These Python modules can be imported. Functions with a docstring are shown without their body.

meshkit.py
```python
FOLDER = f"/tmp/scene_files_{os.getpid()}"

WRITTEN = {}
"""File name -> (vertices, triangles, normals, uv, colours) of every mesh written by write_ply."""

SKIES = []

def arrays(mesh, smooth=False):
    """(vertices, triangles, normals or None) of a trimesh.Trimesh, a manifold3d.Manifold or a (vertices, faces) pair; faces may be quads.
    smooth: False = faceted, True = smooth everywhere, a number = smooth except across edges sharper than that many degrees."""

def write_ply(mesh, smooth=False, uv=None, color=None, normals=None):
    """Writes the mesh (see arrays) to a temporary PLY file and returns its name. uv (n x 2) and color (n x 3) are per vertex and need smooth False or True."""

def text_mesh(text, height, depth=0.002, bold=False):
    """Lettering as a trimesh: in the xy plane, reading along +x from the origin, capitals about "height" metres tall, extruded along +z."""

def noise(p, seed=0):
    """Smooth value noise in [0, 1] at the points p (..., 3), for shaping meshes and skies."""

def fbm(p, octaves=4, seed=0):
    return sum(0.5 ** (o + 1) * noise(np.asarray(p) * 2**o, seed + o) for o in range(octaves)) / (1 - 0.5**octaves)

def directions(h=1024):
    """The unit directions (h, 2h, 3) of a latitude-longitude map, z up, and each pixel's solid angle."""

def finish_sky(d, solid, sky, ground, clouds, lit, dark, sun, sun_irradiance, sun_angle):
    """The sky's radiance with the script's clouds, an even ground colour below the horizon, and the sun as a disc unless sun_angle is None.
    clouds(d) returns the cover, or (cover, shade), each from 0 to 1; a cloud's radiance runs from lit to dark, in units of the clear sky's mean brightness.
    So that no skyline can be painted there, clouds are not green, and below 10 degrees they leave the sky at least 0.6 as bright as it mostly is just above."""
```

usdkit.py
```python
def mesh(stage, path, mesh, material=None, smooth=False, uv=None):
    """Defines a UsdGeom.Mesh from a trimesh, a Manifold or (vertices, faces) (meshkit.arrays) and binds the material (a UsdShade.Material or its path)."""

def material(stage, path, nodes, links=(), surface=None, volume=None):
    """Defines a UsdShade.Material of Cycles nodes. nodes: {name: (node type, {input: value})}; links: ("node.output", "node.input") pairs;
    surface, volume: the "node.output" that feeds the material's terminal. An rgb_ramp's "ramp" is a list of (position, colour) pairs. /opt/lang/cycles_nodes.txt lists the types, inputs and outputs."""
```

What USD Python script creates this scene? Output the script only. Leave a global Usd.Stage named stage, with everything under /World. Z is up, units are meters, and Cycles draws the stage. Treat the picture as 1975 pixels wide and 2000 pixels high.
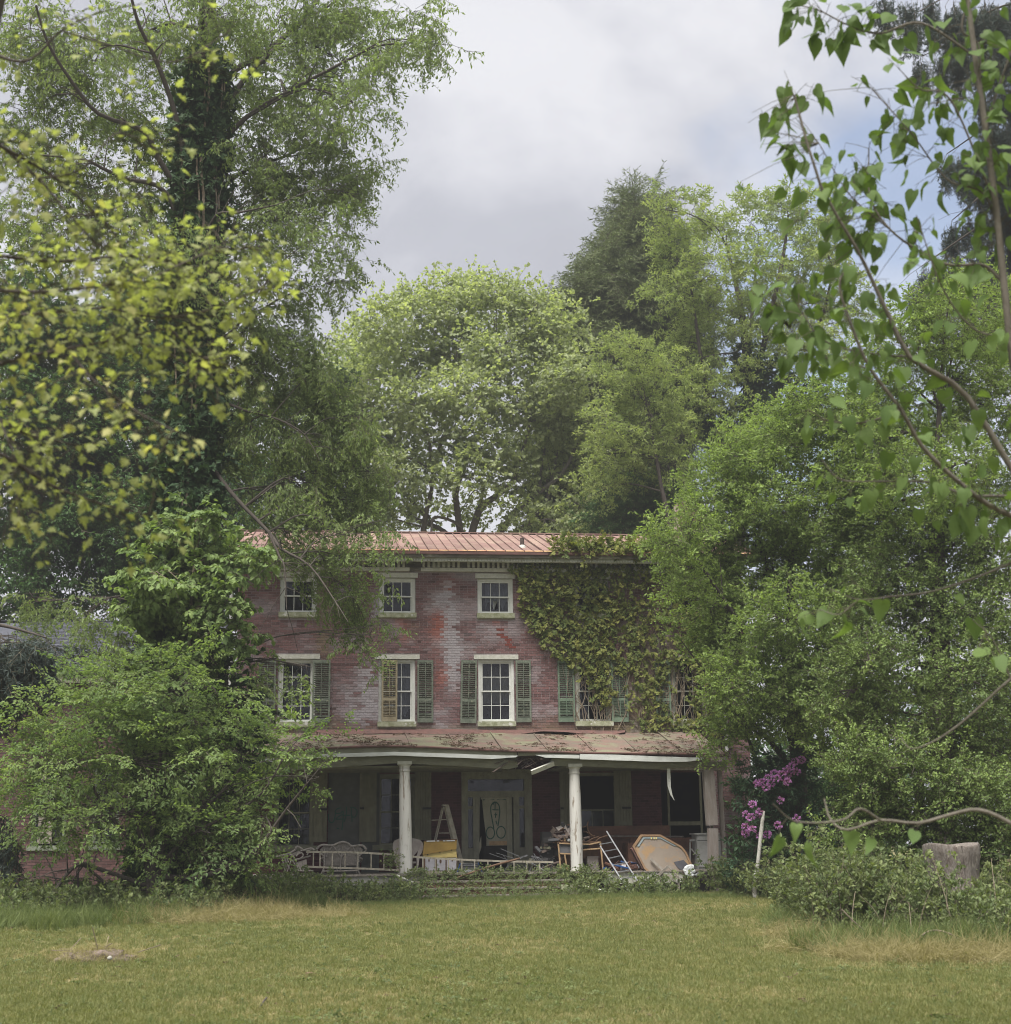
import math
import numpy as np, trimesh, shapely
from shapely.geometry import Polygon, Point, box as sbox
from shapely import affinity
from scipy.spatial import cKDTree
from pxr import Usd, UsdGeom, UsdLux, UsdShade, Sdf, Gf, Vt
import usdkit, meshkit

# ---------------------------------------------------------------- camera, sky, sun, exposure
stage = Usd.Stage.CreateInMemory()
UsdGeom.SetStageUpAxis(stage, 'Z'); UsdGeom.SetStageMetersPerUnit(stage, 1.0)
UsdGeom.Xform.Define(stage, '/World'); UsdGeom.Scope.Define(stage, '/World/Looks')
HAZE = 0.0006
EXPOSURE = 2.72
SKY_STRENGTH = 0.05
SUN_INTENSITY = 0.40
SUN_ANGLE = 40.0
SUN_DIR = np.array([-0.22, -0.34, 0.90]); SUN_DIR /= np.linalg.norm(SUN_DIR)   # towards the sun: behind the camera, to its left
FPX, PW, PH = 2821.0, 1975.0, 2000.0
TILT, YAW, ROLL = math.radians(12.8), math.radians(6.565), math.radians(-0.688)
EYE = np.array([0.0, 0.0, 1.30])
_fw = np.array([math.sin(YAW) * math.cos(TILT), math.cos(YAW) * math.cos(TILT), math.sin(TILT)])
_r = np.array([math.cos(YAW), -math.sin(YAW), 0.0]); _u = np.cross(_r, _fw)
RIGHT = math.cos(ROLL) * _r + math.sin(ROLL) * _u
UP = -math.sin(ROLL) * _r + math.cos(ROLL) * _u
CAMROT = np.stack([RIGHT, UP, _fw])
cam = UsdGeom.Camera.Define(stage, '/World/camera')
cam.CreateHorizontalApertureAttr(36.0); cam.CreateVerticalApertureAttr(36.0 * PH / PW)
cam.CreateFocalLengthAttr(36.0 * FPX / PW)
cam.CreateFStopAttr(2.2); cam.CreateFocusDistanceAttr(37.0)
cam.CreateExposureAttr(EXPOSURE); cam.CreateClippingRangeAttr(Gf.Vec2f(0.1, 5000))
_m = np.eye(4); _m[0, :3], _m[1, :3], _m[2, :3], _m[3, :3] = RIGHT, UP, -_fw, EYE
cam.AddTransformOp().Set(Gf.Matrix4d(_m.tolist()))


def at(px, py, Y):
    """The point at depth Y (metres along the axis towards the house) seen at a pixel of the 1975 x 2000 photograph."""
    d = CAMROT.T @ np.array([(px - PW / 2) / FPX, -(py - PH / 2) / FPX, 1.0])
    return EYE + d * Y / d[1]


def atz(px, py, z):
    d = CAMROT.T @ np.array([(px - PW / 2) / FPX, -(py - PH / 2) / FPX, 1.0])
    return EYE + d * (z - EYE[2]) / d[2]


def mpp(Y):
    return Y / FPX * 1.02


# sky
SKY_A, SKY_B = (0.37, 0.1, 0.2), (8.21, 4.45, 5.09)
_elev = math.asin(SUN_DIR[2]); _rot = math.atan2(SUN_DIR[0], SUN_DIR[1])
usdkit.material(stage, '/World/Looks/sky_look', {
    'sky': ('sky_texture', {'sky_type': 'single_scattering', 'sun_disc': False, 'sun_elevation': _elev, 'sun_rotation': _rot, 'air_density': 1.0, 'aerosol_density': 1.2}),
    'tc': ('texture_coordinate', {}),
    'flat': ('mapping', {'mapping_type': 'point', 'scale': (1.0, 1.0, 1.5), 'location': SKY_A}),
    'n1': ('noise_texture', {'scale': 2.0, 'detail': 6.0, 'roughness': 0.5, 'distortion': 0.1}),
    'cover': ('rgb_ramp', {'ramp': [(0.0, (.42, .42, .42)), (0.335, (.42, .42, .42)), (0.43, (1, 1, 1)), (1.0, (1, 1, 1))]}),
    'n2': ('noise_texture', {'scale': 3.0, 'detail': 9.0, 'roughness': 0.54, 'distortion': 0.2}),
    'map2': ('mapping', {'mapping_type': 'point', 'scale': (1.0, 1.0, 1.3), 'location': SKY_B}),
    'shade': ('rgb_ramp', {'ramp': [(0.0, (1.15, 1.18, 1.35)), (0.40, (1.72, 1.76, 1.95)), (0.47, (2.12, 2.15, 2.32)), (0.55, (2.5, 2.52, 2.65)), (1.0, (2.75, 2.76, 2.86))]}),
    'mixc': ('mix_color', {'blend_type': 'mix', 'use_clamp': False}), 'dim': ('vector_math', {'math_type': 'scale', 'scale': 0.62}),
    'bg': ('background_shader', {'strength': SKY_STRENGTH}),
}, [('tc.generated', 'flat.vector'), ('flat.vector', 'n1.vector'), ('n1.fac', 'cover.fac'), ('tc.generated', 'map2.vector'), ('map2.vector', 'n2.vector'),
    ('n2.fac', 'shade.fac'), ('cover.color', 'mixc.fac'), ('sky.color', 'dim.vector1'), ('dim.vector', 'mixc.a'), ('shade.color', 'mixc.b'), ('mixc.result', 'bg.color')], surface='bg.background')
dome = UsdLux.DomeLight.Define(stage, '/World/sky'); dome.CreateIntensityAttr(1.0)
UsdShade.MaterialBindingAPI.Apply(dome.GetPrim()).Bind(UsdShade.Material.Get(stage, '/World/Looks/sky_look'))
dome.GetPrim().SetCustomDataByKey('kind', 'structure')
sun = UsdLux.DistantLight.Define(stage, '/World/sun')
sun.CreateIntensityAttr(SUN_INTENSITY); sun.CreateAngleAttr(SUN_ANGLE); sun.CreateNormalizeAttr(True); sun.CreateColorAttr(Gf.Vec3f(1.0, 0.96, 0.9))
_z = SUN_DIR; _x = np.cross([0, 0, 1.0], _z); _x /= np.linalg.norm(_x); _y = np.cross(_z, _x)
_m = np.eye(4); _m[0, :3], _m[1, :3], _m[2, :3] = _x, _y, _z
sun.AddTransformOp().Set(Gf.Matrix4d(_m.tolist()))

# ---------------------------------------------------------------- helpers: prims
rng = np.random.default_rng(11)
_taken, BASE = {}, {}


def numbered(parent, name):
    k = (parent, name); n = _taken.get(k, -1) + 1; _taken[k] = n
    return f'{parent}/{name}' if n == 0 else f'{parent}/{name}_{n:03d}'


def tag(prim, label=None, cat=None, group=None, kind=None):
    for k, v in (('label', label), ('category', cat), ('group', group), ('kind', kind)):
        if v:
            prim.SetCustomDataByKey(k, v)
    return prim


def thing(name, label, cat, base=(0, 0, 0), group=None, kind=None):
    p = numbered('/World', name)
    x = UsdGeom.Xform.Define(stage, p); x.AddTranslateOp().Set(Gf.Vec3d(*map(float, base)))
    tag(x.GetPrim(), label, cat, group, kind)
    BASE[p] = np.asarray(base, float)
    return p


def arr(m):
    if isinstance(m, trimesh.Trimesh):
        return np.asarray(m.vertices), np.asarray(m.faces)
    if hasattr(m, 'to_mesh'):
        q = m.to_mesh(); return np.asarray(q.vert_properties[:, :3]), np.asarray(q.tri_verts)
    v, f = np.asarray(m[0], float), np.asarray(m[1], int)
    return v, f


def put(parent, name, mesh, mat, smooth=False, kind=None, label=None, colors=None, cat=None, group=None):
    """One Mesh prim under parent (a thing or a part of one), or under /World."""
    p = numbered(parent, name)
    base = BASE.get(parent, np.zeros(3)); BASE[p] = base
    v, f = arr(mesh)
    m = usdkit.mesh(stage, p, (v - base, f), MATS[mat], smooth=smooth if colors is None else False)
    if colors is not None:
        UsdGeom.PrimvarsAPI(m).CreatePrimvar('tint', Sdf.ValueTypeNames.Color3fArray, 'vertex').Set(Vt.Vec3fArray.FromNumpy(np.asarray(colors, np.float32)))
    tag(m.GetPrim(), label, cat, group, kind)
    return p


def group_part(parent, name, label=None):
    p = numbered(parent, name); UsdGeom.Xform.Define(stage, p); BASE[p] = BASE[parent]
    if label:
        stage.GetPrimAtPath(p).SetCustomDataByKey('label', label)
    return p


def solo(name, mesh, mat, label, cat, group=None, kind=None, smooth=False, colors=None):
    return put('/World', name, mesh, mat, smooth, kind, label, colors, cat, group)


def structure(name, mesh, mat, smooth=False, colors=None):
    return put('/World', name, mesh, mat, smooth, 'structure', None, colors)


# ---------------------------------------------------------------- helpers: shapes
class MB:
    def __init__(s): s.v, s.f, s.n = [], [], 0
    def add(s, m):
        v, f = arr(m)
        if f.shape[1] == 4: f = np.vstack([f[:, [0, 1, 2]], f[:, [0, 2, 3]]])
        s.v.append(v); s.f.append(f + s.n); s.n += len(v); return s
    def get(s): return np.vstack(s.v), np.vstack(s.f)


_BV = np.array([[x, y, z] for x in (0, 1) for y in (0, 1) for z in (0, 1)], float)
_BF = np.array([[0, 1, 3], [0, 3, 2], [4, 6, 7], [4, 7, 5], [0, 4, 5], [0, 5, 1], [2, 3, 7], [2, 7, 6], [0, 2, 6], [0, 6, 4], [1, 5, 7], [1, 7, 3]])


def bx(x0, x1, y0, y1, z0, z1):
    return _BV * [x1 - x0, y1 - y0, z1 - z0] + [x0, y0, z0], _BF


def join(*ms):
    b = MB()
    for m in ms: b.add(m)
    return b.get()


def bar(a, b, w, h=None, up=(0, 0, 1)):
    """A square bar from a to b, w wide and h high."""
    a, b = np.asarray(a, float), np.asarray(b, float); h = h or w
    t = b - a; L = np.linalg.norm(t); t = t / L
    s = np.cross(t, up)
    if np.linalg.norm(s) < 1e-3: s = np.cross(t, [1, 0, 0])
    s /= np.linalg.norm(s); u = np.cross(s, t)
    v = (_BV - [0, .5, .5]) * [L, w, h]
    return v @ np.stack([t, s, u]) + a, _BF[:, ::-1]


def tube(points, radii, sides=6, cap=True):
    p = np.asarray(points, float); n = len(p)
    r = np.broadcast_to(radii, (n,)) if np.ndim(radii) == 0 or len(np.atleast_1d(radii)) == n else np.interp(np.linspace(0, 1, n), np.linspace(0, 1, len(radii)), radii)
    t = np.gradient(p, axis=0); t /= np.linalg.norm(t, axis=1, keepdims=True) + 1e-12
    ref = np.array([0.31, 0.27, 0.91]) if abs(t[:, 2]).mean() < .8 else np.array([0.93, 0.33, 0.1])
    a = np.cross(t, ref); a /= np.linalg.norm(a, axis=1, keepdims=True) + 1e-12
    b = np.cross(t, a); ang = np.arange(sides) * 2 * np.pi / sides
    v = (p[:, None] + r[:, None, None] * (np.cos(ang)[None, :, None] * a[:, None] + np.sin(ang)[None, :, None] * b[:, None])).reshape(-1, 3)
    i, j = np.meshgrid(np.arange(n - 1), np.arange(sides), indexing='ij')
    q = np.stack([i * sides + j, i * sides + (j + 1) % sides, (i + 1) * sides + (j + 1) % sides, (i + 1) * sides + j], -1).reshape(-1, 4)[:, ::-1]
    f = np.vstack([q[:, [0, 1, 2]], q[:, [0, 2, 3]]])
    if cap:
        v = np.vstack([v, p[0], p[-1]]); k = np.arange(sides); k2 = (k + 1) % sides; o = (n - 1) * sides
        f = np.vstack([f, np.stack([np.full(sides, len(v) - 2), k, k2], 1)[:, ::-1][:, [0, 2, 1]][:, ::-1], np.stack([np.full(sides, len(v) - 1), o + k2, o + k], 1)[:, ::-1]])
    return v, f


def smoothline(pts, n=12):
    """Catmull-Rom through the points."""
    p = np.asarray(pts, float)
    if len(p) < 3: return np.linspace(p[0], p[-1], n)
    q = np.vstack([2 * p[0] - p[1], p, 2 * p[-1] - p[-2]]); out = []
    k = max(2, n // (len(p) - 1))
    for i in range(len(p) - 1):
        t = np.linspace(0, 1, k, endpoint=False)[:, None]; a, b, c, d = q[i:i + 4]
        out.append(.5 * (2 * b + (c - a) * t + (2 * a - 5 * b + 4 * c - d) * t ** 2 + (3 * b - a - 3 * c + d) * t ** 3))
    return np.vstack(out + [p[-1:]])


def lathe(profile, c, n=20):
    """profile: (radius, z) pairs; c the axis's foot."""
    pr = np.asarray(profile, float); ang = np.arange(n) * 2 * np.pi / n
    v = np.stack([np.outer(pr[:, 0], np.cos(ang)), np.outer(pr[:, 0], np.sin(ang)), np.repeat(pr[:, 1:2], n, 1)], -1).reshape(-1, 3) + c
    i, j = np.meshgrid(np.arange(len(pr) - 1), np.arange(n), indexing='ij')
    q = np.stack([i * n + j, i * n + (j + 1) % n, (i + 1) * n + (j + 1) % n, (i + 1) * n + j], -1).reshape(-1, 4)
    return v, np.vstack([q[:, [0, 1, 2]], q[:, [0, 2, 3]]])


def prism(poly, y0, y1):
    """A shapely polygon in (x, z), from depth y0 to y1."""
    out = MB()
    for g in getattr(poly, 'geoms', [poly]):
        if g.area < 1e-6: continue
        m = trimesh.creation.extrude_polygon(g, y1 - y0, engine='earcut')
        v = np.asarray(m.vertices); out.add((np.stack([v[:, 0], v[:, 2] + y0, v[:, 1]], 1), np.asarray(m.faces)[:, ::-1]))
    return out.get()


def strip(top, bottom, y0, y1):
    """A board whose upper and lower edges are polylines in (x, z), between depths y0 (front) and y1."""
    return prism(Polygon(list(top) + list(bottom)[::-1]), y0, y1)


def xz(pts, Y):
    return [tuple(at(a, b, Y)[[0, 2]]) for a, b in pts]


def unit(v):
    v = np.asarray(v, float); return v / (np.linalg.norm(v, axis=-1, keepdims=True) + 1e-12)


# ---------------------------------------------------------------- materials
MATS = {}


def mat(name, base, rough=0.75, noise=None, scale=4.0, detail=6.0, bump=0.0, bscale=None, spec=0.3, metal=0.0, stretch=(1, 1, 1), islands=0.0, second=None, tintvar=None):
    """A surface of one colour with procedural variation. noise: second colour mixed in by noise; second: (colour, scale, lo, hi) patches; islands: brightness spread from piece to piece."""
    n = {'g': ('geometry', {}), 'mp': ('mapping', {'scale': tuple(stretch)}), 'p': ('principled_bsdf', {'roughness': rough, 'specular_ior_level': spec, 'metallic': metal})}
    l = [('g.position', 'mp.vector')]
    cur = None
    if noise is not None:
        n['n1'] = ('noise_texture', {'scale': scale, 'detail': detail, 'roughness': 0.62})
        n['r1'] = ('rgb_ramp', {'ramp': [(0.0, base), (0.36, base), (0.64, noise), (1.0, noise)]})
        l += [('mp.vector', 'n1.vector'), ('n1.fac', 'r1.fac')]; cur = 'r1.color'
    if second is not None:
        c2, s2, lo, hi = second
        n['n2'] = ('noise_texture', {'scale': s2, 'detail': 7.0, 'roughness': 0.65})
        n['r2'] = ('rgb_ramp', {'ramp': [(0.0, (0, 0, 0)), (lo, (0, 0, 0)), (hi, (1, 1, 1)), (1.0, (1, 1, 1))]})
        n['m2'] = ('mix_color', {'blend_type': 'mix', 'a': base, 'b': c2})
        l += [('mp.vector', 'n2.vector'), ('n2.fac', 'r2.fac'), ('r2.color', 'm2.fac')]
        if cur: l.append((cur, 'm2.a'))
        cur = 'm2.result'
    if islands:
        n['oi'] = ('object_info', {}); n['ad'] = ('math', {'math_type': 'add'}); n['fr'] = ('math', {'math_type': 'fraction'})
        n['mr'] = ('map_range', {'to_min': 1 - islands, 'to_max': 1 + islands})
        n['mm'] = ('vector_math', {'math_type': 'scale', 'vector1': base})
        l += [('oi.random', 'ad.value1'), ('g.random_per_island', 'ad.value2'), ('ad.value', 'fr.value1'), ('fr.value', 'mr.value'), ('mr.result', 'mm.scale')]
        if cur: l.append((cur, 'mm.vector1'))
        cur = 'mm.vector'
    if cur: l.append((cur, 'p.base_color'))
    else: n['p'][1]['base_color'] = base
    if bump:
        n['nb'] = ('noise_texture', {'scale': bscale or scale * 3, 'detail': 5.0})
        n['b'] = ('bump', {'strength': bump, 'distance': 0.02})
        l += [('mp.vector', 'nb.vector'), ('nb.fac', 'b.height'), ('b.normal', 'p.normal')]
    MATS[name] = usdkit.material(stage, '/World/Looks/' + name, n, l, surface='p.BSDF')


def tint_mat(name, rough=0.9, nscale=30.0, nlow=0.75, nhigh=1.2, bump=0.4, bscale=60.0, spec=0.2):
    """A surface whose colour is the mesh's own 'tint', broken up by fine noise."""
    n = {'a': ('attribute', {'attribute': 'tint'}), 'g': ('geometry', {}), 'n1': ('noise_texture', {'scale': nscale, 'detail': 5.0, 'roughness': 0.6}),
         'mr': ('map_range', {'from_min': 0.3, 'from_max': 0.7, 'to_min': nlow, 'to_max': nhigh}), 'vm': ('vector_math', {'math_type': 'scale'}),
         'nb': ('noise_texture', {'scale': bscale, 'detail': 4.0}), 'b': ('bump', {'strength': bump, 'distance': 0.01}), 'p': ('principled_bsdf', {'roughness': rough, 'specular_ior_level': spec})}
    l = [('g.position', 'n1.vector'), ('n1.fac', 'mr.value'), ('a.color', 'vm.vector1'), ('mr.result', 'vm.scale'), ('vm.vector', 'p.base_color'), ('g.position', 'nb.vector'), ('nb.fac', 'b.height'), ('b.normal', 'p.normal')]
    MATS[name] = usdkit.material(stage, '/World/Looks/' + name, n, l, surface='p.BSDF')


def leaf_mat(name, ramp, transl=0.35, rough=0.62, spec=0.14, tcol=1.0):
    """Leaves: colour drawn per sprig and per leaf from the ramp, part of the light passing through."""
    n = {'oi': ('object_info', {}), 'g': ('geometry', {}), 'w': ('math', {'math_type': 'multiply', 'value2': 0.5}), 'w2': ('math', {'math_type': 'multiply_add', 'value2': 0.5}),
         'r': ('rgb_ramp', {'ramp': ramp}), 'p': ('principled_bsdf', {'roughness': rough, 'specular_ior_level': spec}), 't': ('translucent_bsdf', {}),
         'tc': ('vector_math', {'math_type': 'multiply', 'vector2': (1.25 * tcol, 1.35 * tcol, 0.55 * tcol)}), 'mx': ('mix_closure', {'fac': transl})}
    l = [('oi.random', 'w.value1'), ('g.random_per_island', 'w2.value1'), ('w.value', 'w2.value3'), ('w2.value', 'r.fac'), ('r.color', 'p.base_color'), ('r.color', 'tc.vector1'), ('tc.vector', 't.color'), ('p.BSDF', 'mx.closure1'), ('t.BSDF', 'mx.closure2')]
    MATS[name] = usdkit.material(stage, '/World/Looks/' + name, n, l, surface='mx.closure')
# ---------------------------------------------------------------- materials of buildings and clutter
tint_mat('brick', 0.9, 45.0, 0.78, 1.2, 0.5, 80.0)
tint_mat('mortar', 0.95, 18.0, 0.8, 1.15, 0.4, 70.0)
mat('white_paint', (0.52, 0.52, 0.47), 0.6, (0.42, 0.42, 0.36), 9, second=((0.17, 0.16, 0.11), 5.0, 0.62, 0.72), bump=.15, bscale=40)
mat('white_clean', (0.62, 0.63, 0.60), 0.55, (0.55, 0.56, 0.52), 12)
mat('sill_paint', (0.36, 0.37, 0.27), 0.8, (0.20, 0.21, 0.12), 7, second=((0.55, 0.55, 0.5), 6.0, 0.58, 0.66), bump=.3, bscale=40)
mat('cornice_wood', (0.17, 0.155, 0.13), 0.85, (0.085, 0.078, 0.064), 5, stretch=(.5, 1, 2), bump=.3, bscale=20, second=((0.36, 0.36, 0.3), 3.0, 0.55, 0.66))
mat('frieze_paint', (0.50, 0.52, 0.45), 0.75, (0.28, 0.28, 0.21), 6, second=((0.10, 0.09, 0.075), 2.2, 0.60, 0.68))
mat('trim_green', (0.225, 0.225, 0.165), 0.75, (0.155, 0.155, 0.105), 3, stretch=(.6, 1, 2.5), second=((0.09, 0.085, 0.065), 4.0, 0.62, 0.72), bump=.15, bscale=30)
mat('gutter_white', (0.52, 0.54, 0.52), 0.65, (0.42, 0.43, 0.41), 5, stretch=(.5, 1, 2), second=((0.13, 0.125, 0.11), 3.2, 0.64, 0.72))
mat('shutter_grey', (0.165, 0.185, 0.145), 0.8, (0.10, 0.12, 0.09), 6, islands=.14, second=((0.26, 0.27, 0.2), 9.0, 0.58, 0.68))
mat('shutter_green', (0.135, 0.185, 0.13), 0.8, (0.10, 0.14, 0.10), 6, islands=.10, second=((0.25, 0.29, 0.22), 9.0, 0.6, 0.7))
mat('shutter_brown', (0.27, 0.235, 0.155), 0.85, (0.19, 0.16, 0.10), 8, islands=.14)
mat('panel_shutter', (0.19, 0.185, 0.125), 0.8, (0.15, 0.145, 0.10), 5, stretch=(3, 1, .7))
mat('stucco', (0.105, 0.107, 0.10), 0.95, (0.08, 0.084, 0.078), 3, bump=.2, bscale=25)
mat('dark_iron', (0.015, 0.014, 0.014), 0.6)
mat('roof_red', (0.19, 0.122, 0.106), 0.9, (0.155, 0.092, 0.079), 1.3, islands=.12, second=((0.215, 0.155, 0.122), 1.8, 0.48, 0.62), bump=.06, bscale=4)
mat('roof_edge', (0.42, 0.30, 0.14), 0.8, (0.30, 0.13, 0.09), 6)
mat('roof_rust', (0.15, 0.095, 0.078), 0.95, (0.105, 0.095, 0.075), 2.2, second=((0.145, 0.14, 0.09), 1.1, 0.46, 0.58), bump=.4, bscale=30, islands=.10)
mat('flashing', (0.135, 0.068, 0.058), 0.85, (0.09, 0.055, 0.047), 5, bump=.2)
mat('dark_room', (0.02, 0.019, 0.018), 0.95)
mat('door_board', (0.37, 0.36, 0.28), 0.75, (0.30, 0.29, 0.22), 3, stretch=(2, 1, .5))
mat('door_trim', (0.26, 0.255, 0.195), 0.75, (0.19, 0.185, 0.14), 4, stretch=(2, 1, .6), bump=.1)
mat('grey_wood', (0.26, 0.235, 0.20), 0.9, (0.16, 0.14, 0.12), 6, stretch=(3, 3, .5), islands=.12, bump=.25, bscale=30)
mat('post_wood', (0.25, 0.205, 0.18), 0.9, (0.33, 0.30, 0.28), 4, stretch=(4, 4, .6), bump=.2, bscale=30)
mat('brown_wood', (0.15, 0.085, 0.05), 0.7, (0.09, 0.05, 0.03), 5, stretch=(2, 2, 1), islands=.15)
mat('rust_wood', (0.17, 0.085, 0.055), 0.75, (0.12, 0.06, 0.045), 3, stretch=(.6, 1, 2), second=((0.11, 0.07, 0.055), 3.0, 0.55, 0.68))
mat('pale_wood', (0.44, 0.30, 0.17), 0.7, (0.33, 0.22, 0.12), 7, stretch=(2, 2, 1), islands=.12)
mat('alu', (0.20, 0.205, 0.215), 0.6, (0.14, 0.145, 0.155), 15, metal=.3, islands=.08)
mat('ladder_old', (0.40, 0.37, 0.30), 0.6, (0.28, 0.25, 0.2), 9, metal=.25, islands=.1)
mat('wicker', (0.40, 0.365, 0.33), 0.85, (0.27, 0.245, 0.22), 25, islands=.15, bump=.5, bscale=90)
mat('plastic_beige', (0.43, 0.385, 0.355), 0.55, (0.34, 0.30, 0.28), 6)
mat('ochre_box', (0.36, 0.235, 0.055), 0.55, (0.27, 0.17, 0.04), 3)
mat('yellow_lid', (0.66, 0.53, 0.20), 0.55, (0.55, 0.43, 0.16), 4)
mat('pale_box', (0.50, 0.49, 0.52), 0.6, (0.38, 0.37, 0.40), 5, second=((0.17, 0.09, 0.07), 6.0, 0.66, 0.74))
mat('blue_cloth', (0.03, 0.09, 0.26), 0.7, (0.02, 0.05, 0.14), 6)
mat('grey_cloth', (0.13, 0.13, 0.14), 0.95, (0.08, 0.08, 0.085), 5)
mat('slate_board', (0.085, 0.085, 0.10), 0.7, (0.06, 0.06, 0.07), 4)
mat('white_plastic', (0.66, 0.68, 0.69), 0.45, (0.45, 0.47, 0.48), 7, bump=.3, bscale=25)
mat('fridge_white', (0.37, 0.37, 0.36), 0.5, (0.27, 0.27, 0.25), 3, second=((0.13, 0.14, 0.09), 2.5, 0.62, 0.74))
mat('table_top', (0.24, 0.20, 0.16), 0.65, (0.21, 0.17, 0.14), 2.4, second=((0.29, 0.19, 0.10), 3.4, 0.52, 0.60), bump=.15)
mat('table_edge', (0.25, 0.155, 0.085), 0.7, (0.17, 0.105, 0.06), 5)
mat('table_rim', (0.20, 0.245, 0.26), 0.5)
mat('spray_green', (0.015, 0.08, 0.058), 0.6)
mat('debris', (0.16, 0.125, 0.105), 0.9, (0.08, 0.06, 0.055), 9, islands=.35)
mat('concrete', (0.36, 0.35, 0.32), 0.9, (0.23, 0.23, 0.19), 3, bump=.25, bscale=20, second=((0.12, 0.13, 0.08), 2.6, 0.58, 0.7))
mat('shingle', (0.055, 0.058, 0.072), 0.95, (0.04, 0.042, 0.052), 6, islands=.12, bump=.3, bscale=30)
mat('downpipe', (0.50, 0.50, 0.48), 0.6, (0.35, 0.35, 0.33), 5)
mat('curtain', (0.52, 0.53, 0.50), 0.9, (0.38, 0.39, 0.36), 6)
mat('blind', (0.50, 0.47, 0.30), 0.9, (0.36, 0.36, 0.31), 1.9)
usdkit.material(stage, '/World/Looks/glass_pane', {'fr': ('fresnel', {'IOR': 1.52}), 'tr': ('transparent_bsdf', {'color': (0.60, 0.62, 0.66)}), 'gl': ('glossy_bsdf', {'color': (0.95, 0.95, 1.0), 'roughness': 0.035}),
    'df': ('principled_bsdf', {'base_color': (0.07, 0.074, 0.085), 'roughness': 0.6}), 'g': ('geometry', {}), 'n': ('noise_texture', {'scale': 2.5, 'detail': 6.0}), 'r': ('rgb_ramp', {'ramp': [(0, (0.03, 0.03, 0.03)), (0.45, (.05, .05, .05)), (0.7, (.16, .16, .16)), (1, (.2, .2, .2))]}),
    'f2': ('math', {'math_type': 'multiply_add', 'value2': 0.5, 'value3': 0.0}), 'nb': ('noise_texture', {'scale': 1.7, 'detail': 1.0}), 'b': ('bump', {'strength': 0.15, 'distance': 0.02}), 'm1': ('mix_closure', {}), 'm2': ('mix_closure', {})},
    [('g.position', 'n.vector'), ('g.position', 'nb.vector'), ('nb.fac', 'b.height'), ('b.normal', 'gl.normal'), ('n.fac', 'r.fac'), ('fr.fac', 'f2.value1'), ('tr.BSDF', 'm1.closure1'), ('df.BSDF', 'm1.closure2'), ('r.color', 'm1.fac'), ('m1.closure', 'm2.closure1'), ('gl.BSDF', 'm2.closure2'), ('f2.value', 'm2.fac')], surface='m2.closure')
MATS['glass'] = UsdShade.Material.Get(stage, '/World/Looks/glass_pane')
# column paint, cracked along the grain
usdkit.material(stage, '/World/Looks/column_paint', {'g': ('geometry', {}), 'mp': ('mapping', {'scale': (9, 9, 1.1)}), 'n': ('noise_texture', {'scale': 1.6, 'detail': 8.0, 'roughness': 0.7, 'distortion': 0.6}),
    'r': ('rgb_ramp', {'ramp': [(0, (.16, .12, .09)), (.39, (.22, .18, .14)), (.43, (.50, .49, .46)), (1, (.60, .59, .56))]}), 'b': ('bump', {'strength': .35, 'distance': .015}), 'p': ('principled_bsdf', {'roughness': .6})},
    [('g.position', 'mp.vector'), ('mp.vector', 'n.vector'), ('n.fac', 'r.fac'), ('n.fac', 'b.height'), ('b.normal', 'p.normal'), ('r.color', 'p.base_color')], surface='p.BSDF')
MATS['column_paint'] = UsdShade.Material.Get(stage, '/World/Looks/column_paint')

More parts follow.
